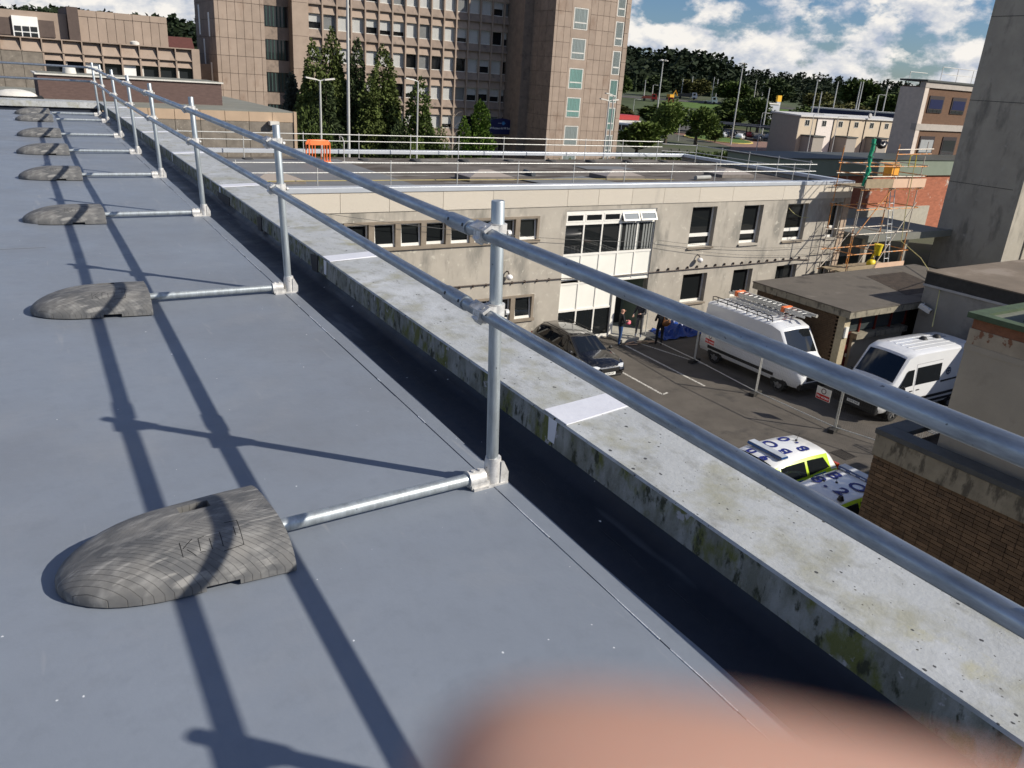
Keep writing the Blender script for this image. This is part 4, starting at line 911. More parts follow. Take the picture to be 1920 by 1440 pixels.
# ---- vans
VAN = [(-2.72,.46,1.25,.97,2.40,.86),(-2.68,.40,1.30,1.0,2.50,.88),(-1.0,.38,1.28,1.01,2.53,.90),(.85,.38,1.26,1.01,2.52,.90),(1.28,.38,1.24,1.01,2.40,.86),(1.92,.38,1.18,.99,1.46,.88),(2.35,.38,1.02,.96,1.20,.84),(2.62,.40,.82,.90,.98,.76),(2.70,.46,.70,.86,.80,.70)]
vw = paint('white_van_paint', (.72,.73,.74), .3)
v1 = Veh('panel_van', 'white panel van with ladders on its roof rack, parked behind mesh fencing', 'van', (26.05, 20.75, G), rad(-90.5), VAN, vw)
v1.top_poly('windscreen', carglass, 1.88, 1.34, -.88, .88, taper=.04); v1.side_poly('cab_window', carglass, [(1.80,1.08),(.75,1.06),(.75,1.60),(1.36,1.62)])
v1.side_poly('rub_strip', blackpl, [(1.45,.28),(-2.2,.28),(-2.2,.42),(1.45,.42)], off=.012, sub=8); v1.side_poly('panel_crease', M('shadow_line', (.45,.45,.46), .5), [(.7,.80),(-2.6,.80),(-2.6,.815),(.7,.815)], off=.008, sub=8)
v1.wheels((-1.78, 1.72), .345, 1.0, spokes=6); v1.plate(2.71, .48, 'SJ19 KVO'); v1.mirrors(1.62, 1.30, 1.02, blackpl, (.06,.09,.17)); v1.handles([(.78,.86)], blackpl)
v1.box('bumper', blackpl, (2.55,2.735,-.92,.92,.34,.62), bevel=.04); v1.box('grille', blackpl, (2.55,2.705,-.60,.60,.66,.86))
for sg in (1,-1):
    m = MB(); m.obox((2.55, sg*.66, .96), (.11,-sg*.08,-.06), (.02,.17,0), (0,0,.09)); m.build('headlight', lampc, v1.t, local=True, bevel=.03)
    m = MB(); m.obox((-2.71, sg*.88, 1.15), (.02,0,0), (0,.06,0), (0,0,.28)); m.build('tail_light', tail, v1.t, local=True)
v1.box('grille_chevron', chrome, (2.69,2.715,-.50,.50,.86,.90))
m = MB(); m.tube([(1.0,.0,2.55),(.85,.0,2.72)], .008, 5); m.build('aerial', blackpl, v1.t, local=True)
# roof rack with cross bars, then two ladders as things of their own
rk = MB()
for sg in (1,-1):
    rk.tube([(.75,sg*.78,2.55),(.72,sg*.80,2.74),(.60,sg*.80,2.78),(-2.4,sg*.80,2.78),(-2.55,sg*.80,2.74),(-2.55,sg*.78,2.55)], .020, 6)
    rk.tube([(.7,sg*.80,2.64),(-2.5,sg*.80,2.64)], .018, 6)
    for k in range(6): rk.tube([(.5-.55*k,sg*.80,2.53),(.5-.55*k,sg*.80,2.78)], .016, 6)
rko = rk.build('roof_rack', blackpl, v1.t, local=True); rko['kind'] = 'stuff'
for k in range(11):
    m = MB(); x = .62-.30*k; m.box(x-.035,x+.035,-.80,.80,2.60,2.635); m.build('rack_bar', M('alu_bar', (.62,.62,.62), .45, metal=.5), v1.t, local=True)
alu = M('ladder_aluminium', (.55,.55,.53), .4, metal=.6)
for q, (yl, zl, x0, x1, lb) in enumerate(((.54,2.80,-2.75,1.35,'aluminium ladder lashed to the far side of the van roof rack, the longer one'), (.10,2.68,-2.2,.35,'short aluminium ladder lying flat in the middle of the van roof rack'))):
    t = thing('ladder', lb, 'ladder', tuple(WM[v1.t.name] @ Vector(((x0+x1)/2, yl, zl))), rad(-90.5), 'ladders on the van'); Lh = (x1-x0)/2
    for sg in (1,-1):
        m = MB(); m.box(-Lh,Lh,sg*.20-.015,sg*.20+.015,-.045,.045); m.build('stile', alu, t, local=True)
        if q == 0:
            m = MB(); m.box(-Lh+.2,Lh-.15,sg*.20-.014,sg*.20+.014,.055,.13); m.build('stile', alu, t, local=True)
    for k in range(int(2*Lh/.26)):
        m = MB(); x = -Lh+.15+.26*k; m.tube([(x,-.19,.0),(x,.19,.0)], .018, 8); m.build('rung', alu, t, local=True)
        if q == 0:
            m = MB(); m.tube([(x+.1,-.19,.092),(x+.1,.19,.092)], .018, 8); m.build('rung', alu, t, local=True)
    if q == 0:
        for x in (-1.6, .95):
            m = MB(); m.box(x-.07,x+.07,-.26,.26,-.07,.15); m.build('ratchet_strap', org, t, local=True)
t = thing('roof_tube', 'pale capped tube carried beside the long ladder on the van roof', 'tube', tuple(WM[v1.t.name] @ Vector((-.6, .80, 2.86))), rad(-90.5))
m = MB(); m.tube([(-2.0,.02,0),(2.1,.02,0)], .065, 12); m.build('tube', M('pale_tube', (.5,.48,.42), .5), t, local=True, smooth=True); m = MB(); m.tube([(2.1,.02,0),(2.14,.02,0)], .072, 12); m.build('end_cap', M('cap_grey', (.35,.34,.30), .5), t, local=True, smooth=True)
v2 = Veh('crew_van', 'white high roof crew van with black stripes parked behind the rendered block', 'van', (28.45, 16.02, G), rad(178), VAN, vw)
v2.top_poly('windscreen', carglass, 1.90, 1.34, -.92, .92, taper=.04); v2.side_poly('cab_window', carglass, [(1.82,1.06),(.98,1.06),(.98,1.58),(1.36,1.62)]); v2.side_poly('crew_window', carglass, [(.80,1.05),(-.65,1.05),(-.65,1.62),(.80,1.60)])
for (x0, x1, t0, t1) in ((2.1,-2.6,.16,.30), (2.0,-2.6,.40,.52)): v2.side_poly('body_stripe', blackpl, [(x0,t0),(x1,t0+.06),(x1,t1+.06),(x0,t1)], off=.010, sub=8)
v2.side_poly('body_stripe', blackpl, [(-.75,.96),(-2.6,.99),(-2.6,1.05),(-.75,1.02)], off=.010, sub=4)
v2.wheels((-1.78, 1.72), .345, 1.0, spokes=6); v2.plate(2.735, .56, 'SW70 AHK', w=.54); v2.mirrors(1.66, 1.25, 1.03, blackpl, (.06,.10,.18)); v2.handles([(1.02,.86),(.62,.86)], blackpl)
v2.box('bumper', blackpl, (2.5,2.73,-.94,.94,.34,.80), bevel=.05)
for sg in (1,-1):
    m = MB(); m.obox((2.52, sg*.70, .98), (.10,-sg*.08,-.04), (.02,.15,0), (0,0,.11)); m.build('headlight', lampc, v2.t, local=True, bevel=.03)
for (x, y) in ((-.9,-.15), (-1.75,-.15)):
    m = MB(); m.tube([(x,y,2.54),(x,y,2.58),(x,y,2.66),(x,y,2.68)], [.16,.16,.09,.03], 14); m.build('roof_vent', blackpl, v2.t, local=True, smooth=True)
v2.box('roof_hatch', M('hatch_grey', (.4,.4,.41), .4), (-2.3,-2.05,-.5,-.1,2.54,2.57))
for k in range(5): v2.top_poly('roof_rib', vw, .7, -2.4, -.62+.3*k, -.52+.3*k, off=.012, nx=4, ny=1)
v2.side_poly('door_seam', M('seam_grey', (.30,.30,.31), .6), [(.86,.2),(.845,.2),(.845,1.72),(.86,1.72)], off=.004); v2.side_poly('door_seam', MATS['seam_grey'], [(.86,1.70),(-.70,1.72),(-.70,1.735),(.86,1.715)], off=.004)
# round badge with a cross on the flank
for sg, nm in ((1, 'badge'),):
    p = v2.side(-1.15, 1.30, .014); m = MB(); rr = []
    for k in range(25):
        a = 2*math.pi*k/24; rr.append([(p[0]+q*math.cos(a), p[1]-(q*math.sin(a))*.1, p[2]+q*math.sin(a)) for q in (.105,.15)])
    m.grid(rr); b_ = m.build('badge', M('badge_blue', (.03,.06,.12), .5), v2.t, local=True)
    m = MB(); m.box(p[0]-.022,p[0]+.022,p[1]-.004,p[1]+.004,p[2]-.10,p[2]+.10); m.box(p[0]-.10,p[0]-.023,p[1]-.004,p[1]+.004,p[2]-.022,p[2]+.022); m.box(p[0]+.023,p[0]+.10,p[1]-.004,p[1]+.004,p[2]-.022,p[2]+.022); m.build('badge_cross', M('badge_dark', (.05,.07,.10), .5), b_, local=True)
# ---- police cars
yel = paint('hi_vis_yellow', (.48,.66,.01), .35); wht = paint('police_white', (.78,.79,.80), .3); blu = M('reflective_blue', (.015,.10,.48), .35); navy = M('roof_letter_navy', (.012,.02,.16), .5); barg = M('light_bar_grey', (.45,.48,.52), .3, coat=.4); barb = M('light_bar_blue', (.02,.07,.22), .15, coat=.8)
SUV = scale_st(EST, 1.0, 1.03, 1.09)
def police(label, loc, rz, bar_x, grp='police cars in the yard'):
    Veh.zhood = .9
    v = Veh('police_car', label, 'police car', loc, rz, SUV, yel, wht, grp); Veh.zhood = .5
    v.side_poly('side_window', carglass, [(.95,1.10),(.30,1.10),(.30,1.84),(.42,1.84)]); v.side_poly('side_window', carglass, [(.22,1.10),(-.72,1.10),(-.72,1.84),(.22,1.86)]); v.side_poly('side_window', carglass, [(-.84,1.10),(-1.72,1.20),(-1.56,1.82),(-.84,1.84)])
    v.top_poly('windscreen', carglass, 1.12, .47, -.86, .86, taper=.02); v.top_poly('rear_window', carglass, -2.08, -1.82, -.8, .8)
    v.side_poly('blue_block', blu, [(-.98,.40),(-1.62,.55),(-1.52,1.02),(-.98,1.00)], off=.009); v.side_poly('blue_block', blu, [(.25,.18),(.95,.18),(.95,.60),(.25,.60)], off=.009); v.side_poly('blue_block', blu, [(-.55,.60),(.15,.60),(.15,.98),(-.55,.98)], off=.009)
    v.side_poly('sill_skirt', MATS['police_white'], [(1.6,.02),(-2.0,.02),(-2.0,.20),(1.6,.20)], off=.009, sub=6)
    v.wheels((-1.36, 1.42), .345, .92); v.mirrors(.95, 1.10, .93, yel); v.handles([(.36,.88),(-.62,.88)], blackpl)
    for sg in (1,-1):
        m = MB(); m.obox((2.16, sg*.60, .76), (.07,-sg*.06,-.02), (0,.13,0), (0,0,.055)); m.build('headlight', lampc, v.t, local=True, bevel=.02)
        m = MB(); m.obox((-2.17, sg*.74, 1.02), (.05,0,0), (0,.11,0), (0,0,.13)); m.build('tail_light', tail, v.t, local=True, bevel=.02)
    v.box('rear_bumper', wht, (-2.325,-2.15,-.78,.78,.36,.70), bevel=.05); v.plate(-2.335, .55, None, back=True)
    z = 1.63; m = MB(); m.prism([(bar_x-.16,z),(bar_x+.16,z),(bar_x+.13,z+.075),(bar_x-.13,z+.075)], -.62, .62, 'y'); b_ = m.build('light_bar', barb, v.t, local=True, bevel=.02)
    m = MB(); m.box(bar_x-.12,bar_x+.12,-.60,.60,z+.07,z+.088); m.build('light_bar_lid', barg, b_, local=True, bevel=.006)
    for k in range(4):
        m = MB(); yy = -.46+.3*k; m.box(bar_x-.162,bar_x-.150,yy-.08,yy+.08,z+.02,z+.05); m.build('lens', M('bar_lens', (.6,.65,.75), .1), b_, local=True)
    return v
def roof_text(v, txt, x, y, size, up):
    "up +1: head of the letters toward the bonnet"
    me = text_mesh('roof_letter', txt, size, navy, .002, .015)
    zz = v.at(x)[4]+.028-.010*(abs(y)/v.at(x)[5]/.5)
    o = bpy.data.objects.new('roof_letter', me); COL.objects.link(o); o.parent = v.t; o.matrix_local = frame4((x, y, zz+.012), (0, -up, 0), (up, 0, 0))
p1 = police('police car lit by the sun, roof marked with three rows of navy characters', (17.27, 13.02, G), rad(180), .02)
for k, c in enumerate('90'): roof_text(p1, c, .34, .24-.48*k, .50, 1)
for k, c in enumerate('BO'): roof_text(p1, c, -.42, .26-.52*k, .56, 1)
for k, (c, y) in enumerate((('8',.34),('.',.0),('0',-.34))): roof_text(p1, c, -1.10, y, .56, 1)
p2 = police('police car half hidden by the brick outhouse, white roof marked BO 8.2', (18.15, 10.80, G), rad(0), .22)
for k, c in enumerate('BO'): roof_text(p2, c, -.42, .36-.72*k, .60, 1)
for k, (c, y) in enumerate((('8',.40),('.',.05),('2',-.32))): roof_text(p2, c, -1.02, y, .60, 1)
for v, pts in ((p1, ((-1.35,-.12),)), (p2, ((-.72,.05), (-.95,.28)))):
    for (x, y) in pts:
        m = MB(); m.tube([(x,y,1.62),(x,y,1.66)], .035, 8); m.tube([(x,y,1.66),(x-.10,y,1.85)], .006, 5); m.build('aerial', blackpl, v.t, local=True)
m = MB(); m.tube([(-1.35,-.55,1.59),(-1.35,-.55,1.70)], [.09,.05], 10); m.build('roof_beacon', blackpl, p2.t, local=True, smooth=True)
# ================================================================== mesh fence panels with blocks
fen = galv('fence_galvanised', (.60,.60,.57), .5, .3)
wire = galv('fence_wire', (.16,.16,.15), .5, .3)
def fence(label, a, b, sign=None):
    a = Vector((a[0], a[1], G)); b = Vector((b[0], b[1], G)); d = (b-a); Ln = d.length; t = thing('mesh_fence_panel', label, 'fence panel', tuple(a), math.atan2(d.y, d.x), 'temporary mesh fence panels')
    for x in (.03, Ln-.03):
        m = MB(); m.tube([(x,0,.08),(x,0,2.0)], .021, 8); m.build('upright', fen, t, local=True, smooth=True)
    for z in (.14, 1.97):
        m = MB(); m.tube([(.03,0,z),(Ln-.03,0,z)], .019, 8); m.build('rail', fen, t, local=True, smooth=True)
    w = MB(); n = int(Ln/.075)
    for k in range(1, n): x = Ln*k/n; w.tube([(x,0,.14),(x,0,1.97)], 0.0013, 3, False)
    for k in range(1, 9): w.tube([(.03,0,.14+.203*k),(Ln-.03,0,.14+.203*k)], 0.0013, 3, False)
    o = w.build('wire_mesh', wire, t, local=True, fix=False); o['kind'] = 'stuff'
    if sign:
        x, z = sign; m = MB(); m.box(x-.30,x+.30,-.014,-.008,z-.10,z+.36); sg = m.build('notice_board', upvc, t, local=True)
        m = MB(); m.box(x-.28,x+.28,-.019,-.0145,z-.085,z+.10); rp = m.build('red_panel', M('notice_red', (.55,.02,.02), .5), sg, local=True)
        me = text_mesh('notice_text', 'No access', .125, M('notice_white', (.85,.85,.85), .5), .001, .002); o = bpy.data.objects.new('notice_text', me); COL.objects.link(o); o.parent = sg
        o.matrix_local = frame4((x, -.0205, z+.01), (1,0,0), (0,0,1))
        m = MB(); rr = []
        for k in range(21):
            q = 2*math.pi*k/20; rr.append([(x+r_*math.cos(q), -.0165, z+.23+r_*math.sin(q)) for r_ in (.075,.105)])
        m.grid(rr); m.build('prohibition_ring', M('notice_dark', (.08,.02,.02), .5), sg, local=True)
def fblock(x, y, rz, lb):
    t = thing('fence_block', lb, 'fence block', (x, y, G), rz, 'blocks under the fence posts')
    m = MB(); m.prism([(-.36,0),(.36,0),(.33,.13),(-.33,.13)], -.11, .11, 'y'); m.build('block', M('fence_foot_rubber', (.035,.033,.03), .85, var=.2), t, local=True, bevel=.015)
    for k in (-.2,.2):
        m = MB(); m.tube([(k,0,.128),(k,0,.134)], .03, 8); m.build('socket', room, t, local=True)
FP = [(24.5,26.4), (24.35,22.95), (23.9,19.1), (23.88,15.42), (24.9,12.0)]
fl = ['mesh fence panel at the back by the wall, blue sheet behind it', 'mesh fence panel in front of the rear wheel of the ladder van', 'mesh fence panel in front of the ladder van bonnet', 'mesh fence panel nearest the camera, running toward the barriers']
for k in range(4): fence(fl[k], FP[k], FP[k+1], (((.8,1.18) if k == 1 else ((2.95,1.0) if k == 2 else None))))
for k, (x, y) in enumerate(FP[1:4]): fblock(x, y, .25, ('fence block by the rear wheel of the ladder van', 'fence block below the front wheel of the ladder van', 'fence block nearest the police cars')[k])
# ================================================================== office tower complex behind
pre = M('precast_brown', (.335,.262,.208), .88, var=.10, scale=.9, bump=.15, bscale=12, objvar=.07, dirt=((.25,.18,.135), .7, .56, .14, (1,1,.5)))
pre_d = M('precast_stained', (.245,.192,.155), .9, var=.16, scale=1.4, objvar=.08, dirt=((.15,.12,.10), 1.3, .55, .15))
prej = M('precast_joint', (.10,.075,.06), .9)
blind = M('pale_blind', (.80,.80,.77), .6, var=.05); blind2 = M('grey_blind', (.30,.31,.31), .7, var=.1)
green_c = M('green_curtain', (.16,.30,.27), .85, var=.35, scale=3, stretch=(9,9,.05))
wfr = M('bronze_white_frame', (.62,.60,.55), .5); farglass = glass('far_glass', (.02,.023,.026), 1.0)
tw = thing('office_tower', 'brown precast concrete office tower with deep set window grid', 'building', (47, 92, G))
WY = 90.0; ST = 3.245; G0 = 7.44        # facade plane, storey height, a groove level
bx = 1.618; NX = 17; WX0 = 30.0
def groove(k): return G0 + .0 - ST*k
# shared cell pieces (local: x 0..bx, z 0 = lower groove, y 0 = facade plane)
fin = .16
hood = MB(); hood.add([(fin,.34,ST-.05),(bx,.34,ST-.05),(bx,.12,ST-.92),(fin,.12,ST-.92),(fin,.36,ST-.92),(bx,.36,ST-.92)], [(0,1,2,3),(3,2,5,4)]); hood_me = hood.mesh('hood_panel', pre, fix=False)
span = MB(); span.add([(fin,.30,.80),(bx,.30,.80),(bx,.02,.04),(fin,.02,.04),(fin,.40,.80),(bx,.40,.80),(fin,.02,.0),(bx,.02,.0)], [(0,1,2,3),(4,5,1,0),(3,2,7,6)]); span_me = span.mesh('spandrel_panel', pre_d, fix=False)
frm = MB(); z0, z1 = .80, ST-.92; a, b = fin, bx
frm.box(a,b,.30,.37,z0,z0+.07); frm.box(a,b,.31,.37,z1-.05,z1); frm.box(a,a+.05,.31,.37,z0+.07,z1-.05); frm.box(b-.05,b,.31,.37,z0+.07,z1-.05); frm_me = frm.mesh('window_frame', wfr)
pan = MB(); pan.box(a+.05,b-.05,.345,.355,z0+.07,z1-.05); pan_me = pan.mesh('pane', glass('tower_glass', (.02,.022,.024), 1.0, see=.85))
bl_me = {}
def blind_mesh(fr, m):
    key = (fr, m.name)
    if key not in bl_me:
        q = MB(); q.box(a+.06,b-.06,.40,.41,z1-.05-(z1-z0-.12)*fr,z1-.05); bl_me[key] = q.mesh('blind', m)
    return bl_me[key]
bck = MB(); bck.quad((a,.6,z0),(b,.6,z0),(b,.6,z1),(a,.6,z1)); bck_me = bck.mesh('room_back', room, fix=False)
random.seed(11)
for r_ in range(-2, 5):
    zb = groove(r_+1)
    for c in range(NX):
        x0 = WX0+bx*c
        hp = inst(hood_me, 'hood_panel', tw, (x0,WY,zb)); inst(span_me, 'spandrel_panel', tw, (x0,WY,zb))
        if r_ < 4 or c < 12:
            w = inst(frm_me, 'window', tw, (x0,WY,zb)); inst(pan_me, 'pane', w, (x0,WY,zb)); inst(bck_me, 'room_back', w, (x0,WY,zb))
            q = random.random(); fr = random.choice((1,1,1,.55,.7,1)) if c < 13 else random.choice((.45,.5,.6,1))
            if q < .72: inst(blind_mesh(fr, blind), 'blind', w, (x0,WY,zb))
            elif q < .86: inst(blind_mesh(1, blind2), 'blind', w, (x0,WY,zb))
for c in range(NX+1):
    mb = MB(); x0 = WX0+bx*c; mb.box(x0, x0+fin, WY-.03, WY+.5, groove(5), groove(-2)); mb.build('fin', pre, tw)
for r_ in range(-2, 6):
    mb = MB(); z = groove(r_); mb.box(WX0, WX0+bx*NX+fin, WY+.002, WY+.45, z-.045, z+.035); mb.build('string_course', pre_d, tw)
mb = MB(); mb.box(WX0-1.6, WX0+.0, WY-.06, WY+4, G, groove(-2)); mb.build('end_pier', pre, tw)
for r_ in range(-1, 6):
    mb = MB(); z = groove(r_)-.02; mb.box(WX0-1.61, WX0+.002, WY-.065, WY+.5, z-.02, z+.02); mb.build('pier_joint', prej, tw)
mb = MB(); mb.box(WX0, WX0+bx*NX+3, WY+.62, WY+14, G, groove(-2)); mb.build('core', room, tw)
mb = MB(); mb.box(WX0, WX0+bx*NX+2, WY+.1, WY+.6, G, groove(5)-.05); mb.build('ground_floor_wall', glass('shop_glass', (.05,.06,.055)), tw)
for c in range(0, NX, 2):
    mb = MB(); x0 = WX0+bx*c; mb.box(x0, x0+.3, WY-.05, WY+.1, G, groove(5)-.05); mb.build('ground_pier', pre_d, tw)
# panel-clad stair towers
def clad(parent, x0, x1, y, z0, z1, cols, rows_h, zstart, skip=None, face='y', mat=pre):
    "precast slabs hung one by one with open joints; face y looks to -y, face x looks to -x"
    mesh = {}
    for (ca, cb) in cols:
        z = zstart
        while z > z0:
            zz0 = max(z0, z-rows_h)
            if not (skip and skip((ca+cb)/2, (z+zz0)/2)):
                k = (round(cb-ca,3), round(z-zz0,3))
                if k not in mesh:
                    q = MB()
                    if face == 'y': q.box(.018,cb-ca-.018,0,.08,.018,z-zz0-.018)
                    else: q.box(0,.08,.018,cb-ca-.018,.018,z-zz0-.018)
                    mesh[k] = q.mesh('cladding_panel', mat)
                inst(mesh[k], 'cladding_panel', parent, (ca, y, zz0) if face == 'y' else (y, ca, zz0))
            z -= rows_h
def cuts(x0, ws):
    o = []; x = x0
    for w in ws: o.append((x, x+w)); x += w
    return o
PH = ST/2
# left stair tower
LX0, LX1, LY = 19.85, 24.65, 87.0
mb = MB(); mb.box(LX0+.08, LX1-.08, LY+.08, 96, G, 14); mb.build('stair_tower_core', prej, tw)
clad(tw, LX0, LX1, LY, G, 14, cuts(LX0, [.39]+[.80]*5+[.41]), PH, 6.62+PH*4)
clad(tw, LY+.09, 96, LX0, G, 14, cuts(LY+.09, [1.4]*6), PH, 6.62+PH*4, face='x', mat=pre_d)
for (yy, zt_, h) in ((89.2,5.6,2.2), (89.2,1.0,2.0), (93.4,6.4,2.8), (91.8,3.2,2.8)):
    mb = MB(); mb.box(LX0-.03, LX0+.05, yy, yy+.5, zt_-h, zt_); mb.build('slit_window', blind, tw)
# dark recess between the left tower and the wing: bands of curtains and spandrels
mb = MB(); mb.box(LX1, WX0-1.6, 91.5, 92, G, 14); mb.build('recess_wall', pre_d, tw)
for k in range(-2, 5):
    zc_ = groove(k); mb = MB(); mb.box(LX1+.1, WX0-1.75, 91.30, 91.45, zc_-2.55, zc_-.55); w = mb.build('recess_window', farglass, tw)
    for q in range(9):
        mb = MB(); xx = LX1+.25+q*.37; mb.box(xx, xx+.12, 91.27, 91.297, zc_-2.5, zc_-.6); mb.build('curtain', M('dark_green_curtain', (.035,.065,.06), .9), w)
    mb = MB(); mb.box(LX1-.0, WX0-1.6, 91.2, 91.49, zc_-.55, zc_+.65); mb.build('recess_spandrel', pre_d, tw)
# right stair tower
RX0, RX1, RY = 56.2, 67.15, 82.0
mb = MB(); mb.box(RX0+.08, RX1-.08, RY+.08, 104, G, 15); mb.build('stair_tower_core', prej, tw)
zs = 8.95+PH*4
rc = cuts(RX0, [.42,.95,.95]); rc2 = cuts(RX0+5.02, [.97,.92,.88,.88]); rwin = (RX0+2.32, RX0+5.02); rwin2 = (RX0+8.67, RX0+10.2)
clad(tw, RX0, RX1, RY, G, 15, rc+rc2+[(RX0+10.25, RX1)], PH, zs)
WZ = [7.45-ST*k for k in range(-1, 6)]          # sills of the staircase windows
def tower_windows(xa, xb, wx0, wx1, off, hh):
    zz = [w+off for w in WZ]
    for i, z in enumerate(zz):
        top = z+hh
        mb = MB(); mb.box(wx0-.13,wx1+.13,RY+.01,RY+.10,z-.10,top+.10); f = mb.build('stair_window', wfr, tw)
        mb = MB(); mb.box(wx0,wx1,RY-.002,RY+.02,z,top); mb.build('pane', glass('stair_glass', (.10,.12,.12), .8, see=.35), f)
        gc = green_c if i in (3, 4) else M('grey_green_blind', (.23,.27,.265), .85, var=.3, scale=3, stretch=(9,9,.05))
        n = 9
        for q in range(n):
            mb = MB(); w_ = (wx1-wx0)/n; mb.box(wx0+w_*q+.02, wx0+w_*(q+1)-.03, RY-.012, RY-.004, z+.04, top-.04); mb.build('blind_slat', gc, f)
        mb = MB(); mb.box(wx0+.03,wx1-.06,RY-.018,RY-.0125,z+hh*.27,z+hh*.33); mb.build('blind_chain', wfr, f)
        nz = z-(ST-hh); q = MB(); q.box(xa+.02,xb-.02,RY,RY+.08,nz+hh-ST+.0+ST-hh+.10-(.0),z-.12) if False else None
        mb = MB(); mb.box(xa+.018,xb-.018,RY+.002,RY+.08,max(G,z-(ST-hh)+.12),z-.12); mb.build('cladding_panel', pre, tw)
        for (u0, u1) in ((xa+.018, wx0-.14), (wx1+.14, xb-.018)):
            if u1-u0 > .05: mb = MB(); mb.box(u0,u1,RY+.004,RY+.08,z-.115,top+.115); mb.build('cladding_panel', pre, tw)
tower_windows(rwin[0], rwin[1], RX0+2.75, RX0+4.55, -.15, 2.10)
tower_windows(rwin2[0], rwin2[1], RX0+9.0, RX0+10.0, -1.5, 2.5)
clad(tw, RY+.09, 86.6, RX0, G, 15, cuts(RY+.09, [1.5]*3), PH, zs, face='x', mat=pre_d)
mb = MB(); mb.box(RX0-1.2, RX0+.2, 86.6, 100, G, 15); mb.build('stair_tower_link', pre_d, tw)
# entrance canopy sign under the shaded corner
sgn = thing('entrance_sign', 'dark blue arched staff entrance sign in the shade of the tower', 'sign', (53.8, 88.4, -4.15))
navys = M('sign_navy', (.008,.012,.075), .5)
pts = [(-2.3,-1.0)]+[(-2.3+4.6*k/16, .38+.50*math.sin(math.pi*k/16)**1.3) for k in range(17)]+[(2.3,-1.0)]
mb = MB(); mb.prism(pts, -.06, .06, 'y'); mb.build('board', navys, sgn, local=True)
me = text_mesh('sign_text', 'Staff Entrance & VIP Enquiries', .33, M('sign_white', (.75,.75,.78), .5), .004, .004)
o = bpy.data.objects.new('sign_text', me); COL.objects.link(o); o.parent = sgn; o.matrix_local = frame4((0,-.068,-.30), (1,0,0), (0,0,1))
mb = MB(); mb.box(.06,.36,-.075,-.061,.10,.50); mb.box(.0,.06,-.075,-.061,.25,.35); mb.box(.36,.5,-.075,-.061,.25,.35); mb.build('emblem', M('emblem_blue', (.05,.22,.5), .5), sgn, local=True)
mb = MB(); mb.box(-.55,-.06,-.075,-.061,.27,.33); mb.build('emblem_bar', M('emblem_pale', (.35,.4,.5), .5), sgn, local=True)
for x in (-2.1, 2.1):
    mb = MB(); mb.tube([(x,.0,-5.2),(x,.0,-.9)], .06, 8); mb.build('sign_post', pre_d, sgn, local=True)

# ================================================================== low precast wing and blocks at upper left
KY = 84.0
kw = thing('precast_wing', 'low brown precast wing with sloped hoods at upper left', 'building', (5, 86, G))
mb = MB(); mb.box(-20, 17.0, KY+.5, KY+12, G, 2.0); mb.build('core', prej, kw)
kb = 1.535
hk = MB(); hk.add([(.10,.42,.98),(kb-.06,.42,.98),(kb-.06,.05,.02),(.10,.05,.02),(.10,.42,1.02),(kb-.06,.42,1.02)], [(0,1,2,3)]); hk_me = hk.mesh('hood_panel', pre, fix=False)
fk = MB(); fk.box(0,.10,0,.5,0,1.08); fk.box(.10,kb,0,.5,1.0,1.09); fk.box(.10,kb,.001,.5,-.04,.02); fk_me = fk.mesh('hood_frame', pre)
h2 = MB(); h2.add([(.14,.05,-.62),(kb-.04,.05,-.62),(kb-.04,.36,.0),(.14,.36,.0)], [(0,1,2,3)]); h2_me = h2.mesh('lower_hood', pre, fix=False)
f2 = MB(); f2.box(0,.14,.02,.5,-1.9,-.05); f2_me = f2.mesh('window_fin', pre)
p2_ = MB(); p2_.box(.14,kb,.40,.42,-1.72,-.55); p2_me = p2_.mesh('pane', farglass)
pebk = M('pebble_panel', (.20,.175,.145), .95, var=.25, scale=2, bump=.8, bscale=20, dirt=((.33,.30,.25), 5, .62, .05))
for c in range(-14, 10):
    x0 = 1.62+kb*c
    fr_ = inst(fk_me, 'hood_frame', kw, (x0,KY,1.0)); inst(hk_me, 'hood_panel', fr_, (x0,KY,1.0))
    if 2 <= c:
        w = inst(f2_me, 'window_fin', kw, (x0,KY,.98)); inst(h2_me, 'lower_hood', w, (x0,KY,.98)); inst(p2_me, 'pane', w, (x0,KY,.98))
        if c % 3 != 2:
            mb = MB(); mb.box(x0+.18,x0+.30 if c % 2 else x0+1.2,KY+.36,KY+.38,-.72,.40); mb.build('blind', blind if c % 2 == 0 else wfr, w)
    else:
        mb = MB(); mb.box(x0+.015,x0+kb-.015,KY+.05,KY+.4,-2.6,.95); mb.build('pebble_panel', pebk, kw)
mb = MB(); mb.box(4.68, 17.0, KY+.02, KY+.5, G, -.92); mb.build('plinth', pre_d, kw)
mb = MB(); mb.box(-20, 4.68, KY-.1, KY+.45, G, -2.62); mb.build('plinth', pre, kw)
mb = MB(); mb.box(16.9, 17.6, KY-.02, KY+12, G, 2.09); mb.build('end_wall', pre, kw)
mb = MB(); mb.box(17.6, LX0, KY+6, KY+12, G, .8); mb.build('link', pre_d, kw)
ub = thing('plant_room', 'tan panelled plant room standing above the precast wing', 'building', (11, 88, 2))
mb = MB(); mb.box(7.15, 15.35, 86.59, 95, 1.9, 4.65); mb.build('core', prej, ub)
clad(ub, 8.0, 15.4, 86.5, 1.95, 4.10, cuts(8.0, [.74]*10), 2.12, 4.10); clad(ub, 8.0, 15.4, 86.5, 4.10, 4.68, cuts(8.0, [1.48]*5), .56, 4.68)
mb = MB(); mb.box(7.1, 7.98, 86.0, 95, 1.9, 4.82); mb.build('dark_pier', M('dark_precast', (.10,.075,.065), .9), ub)
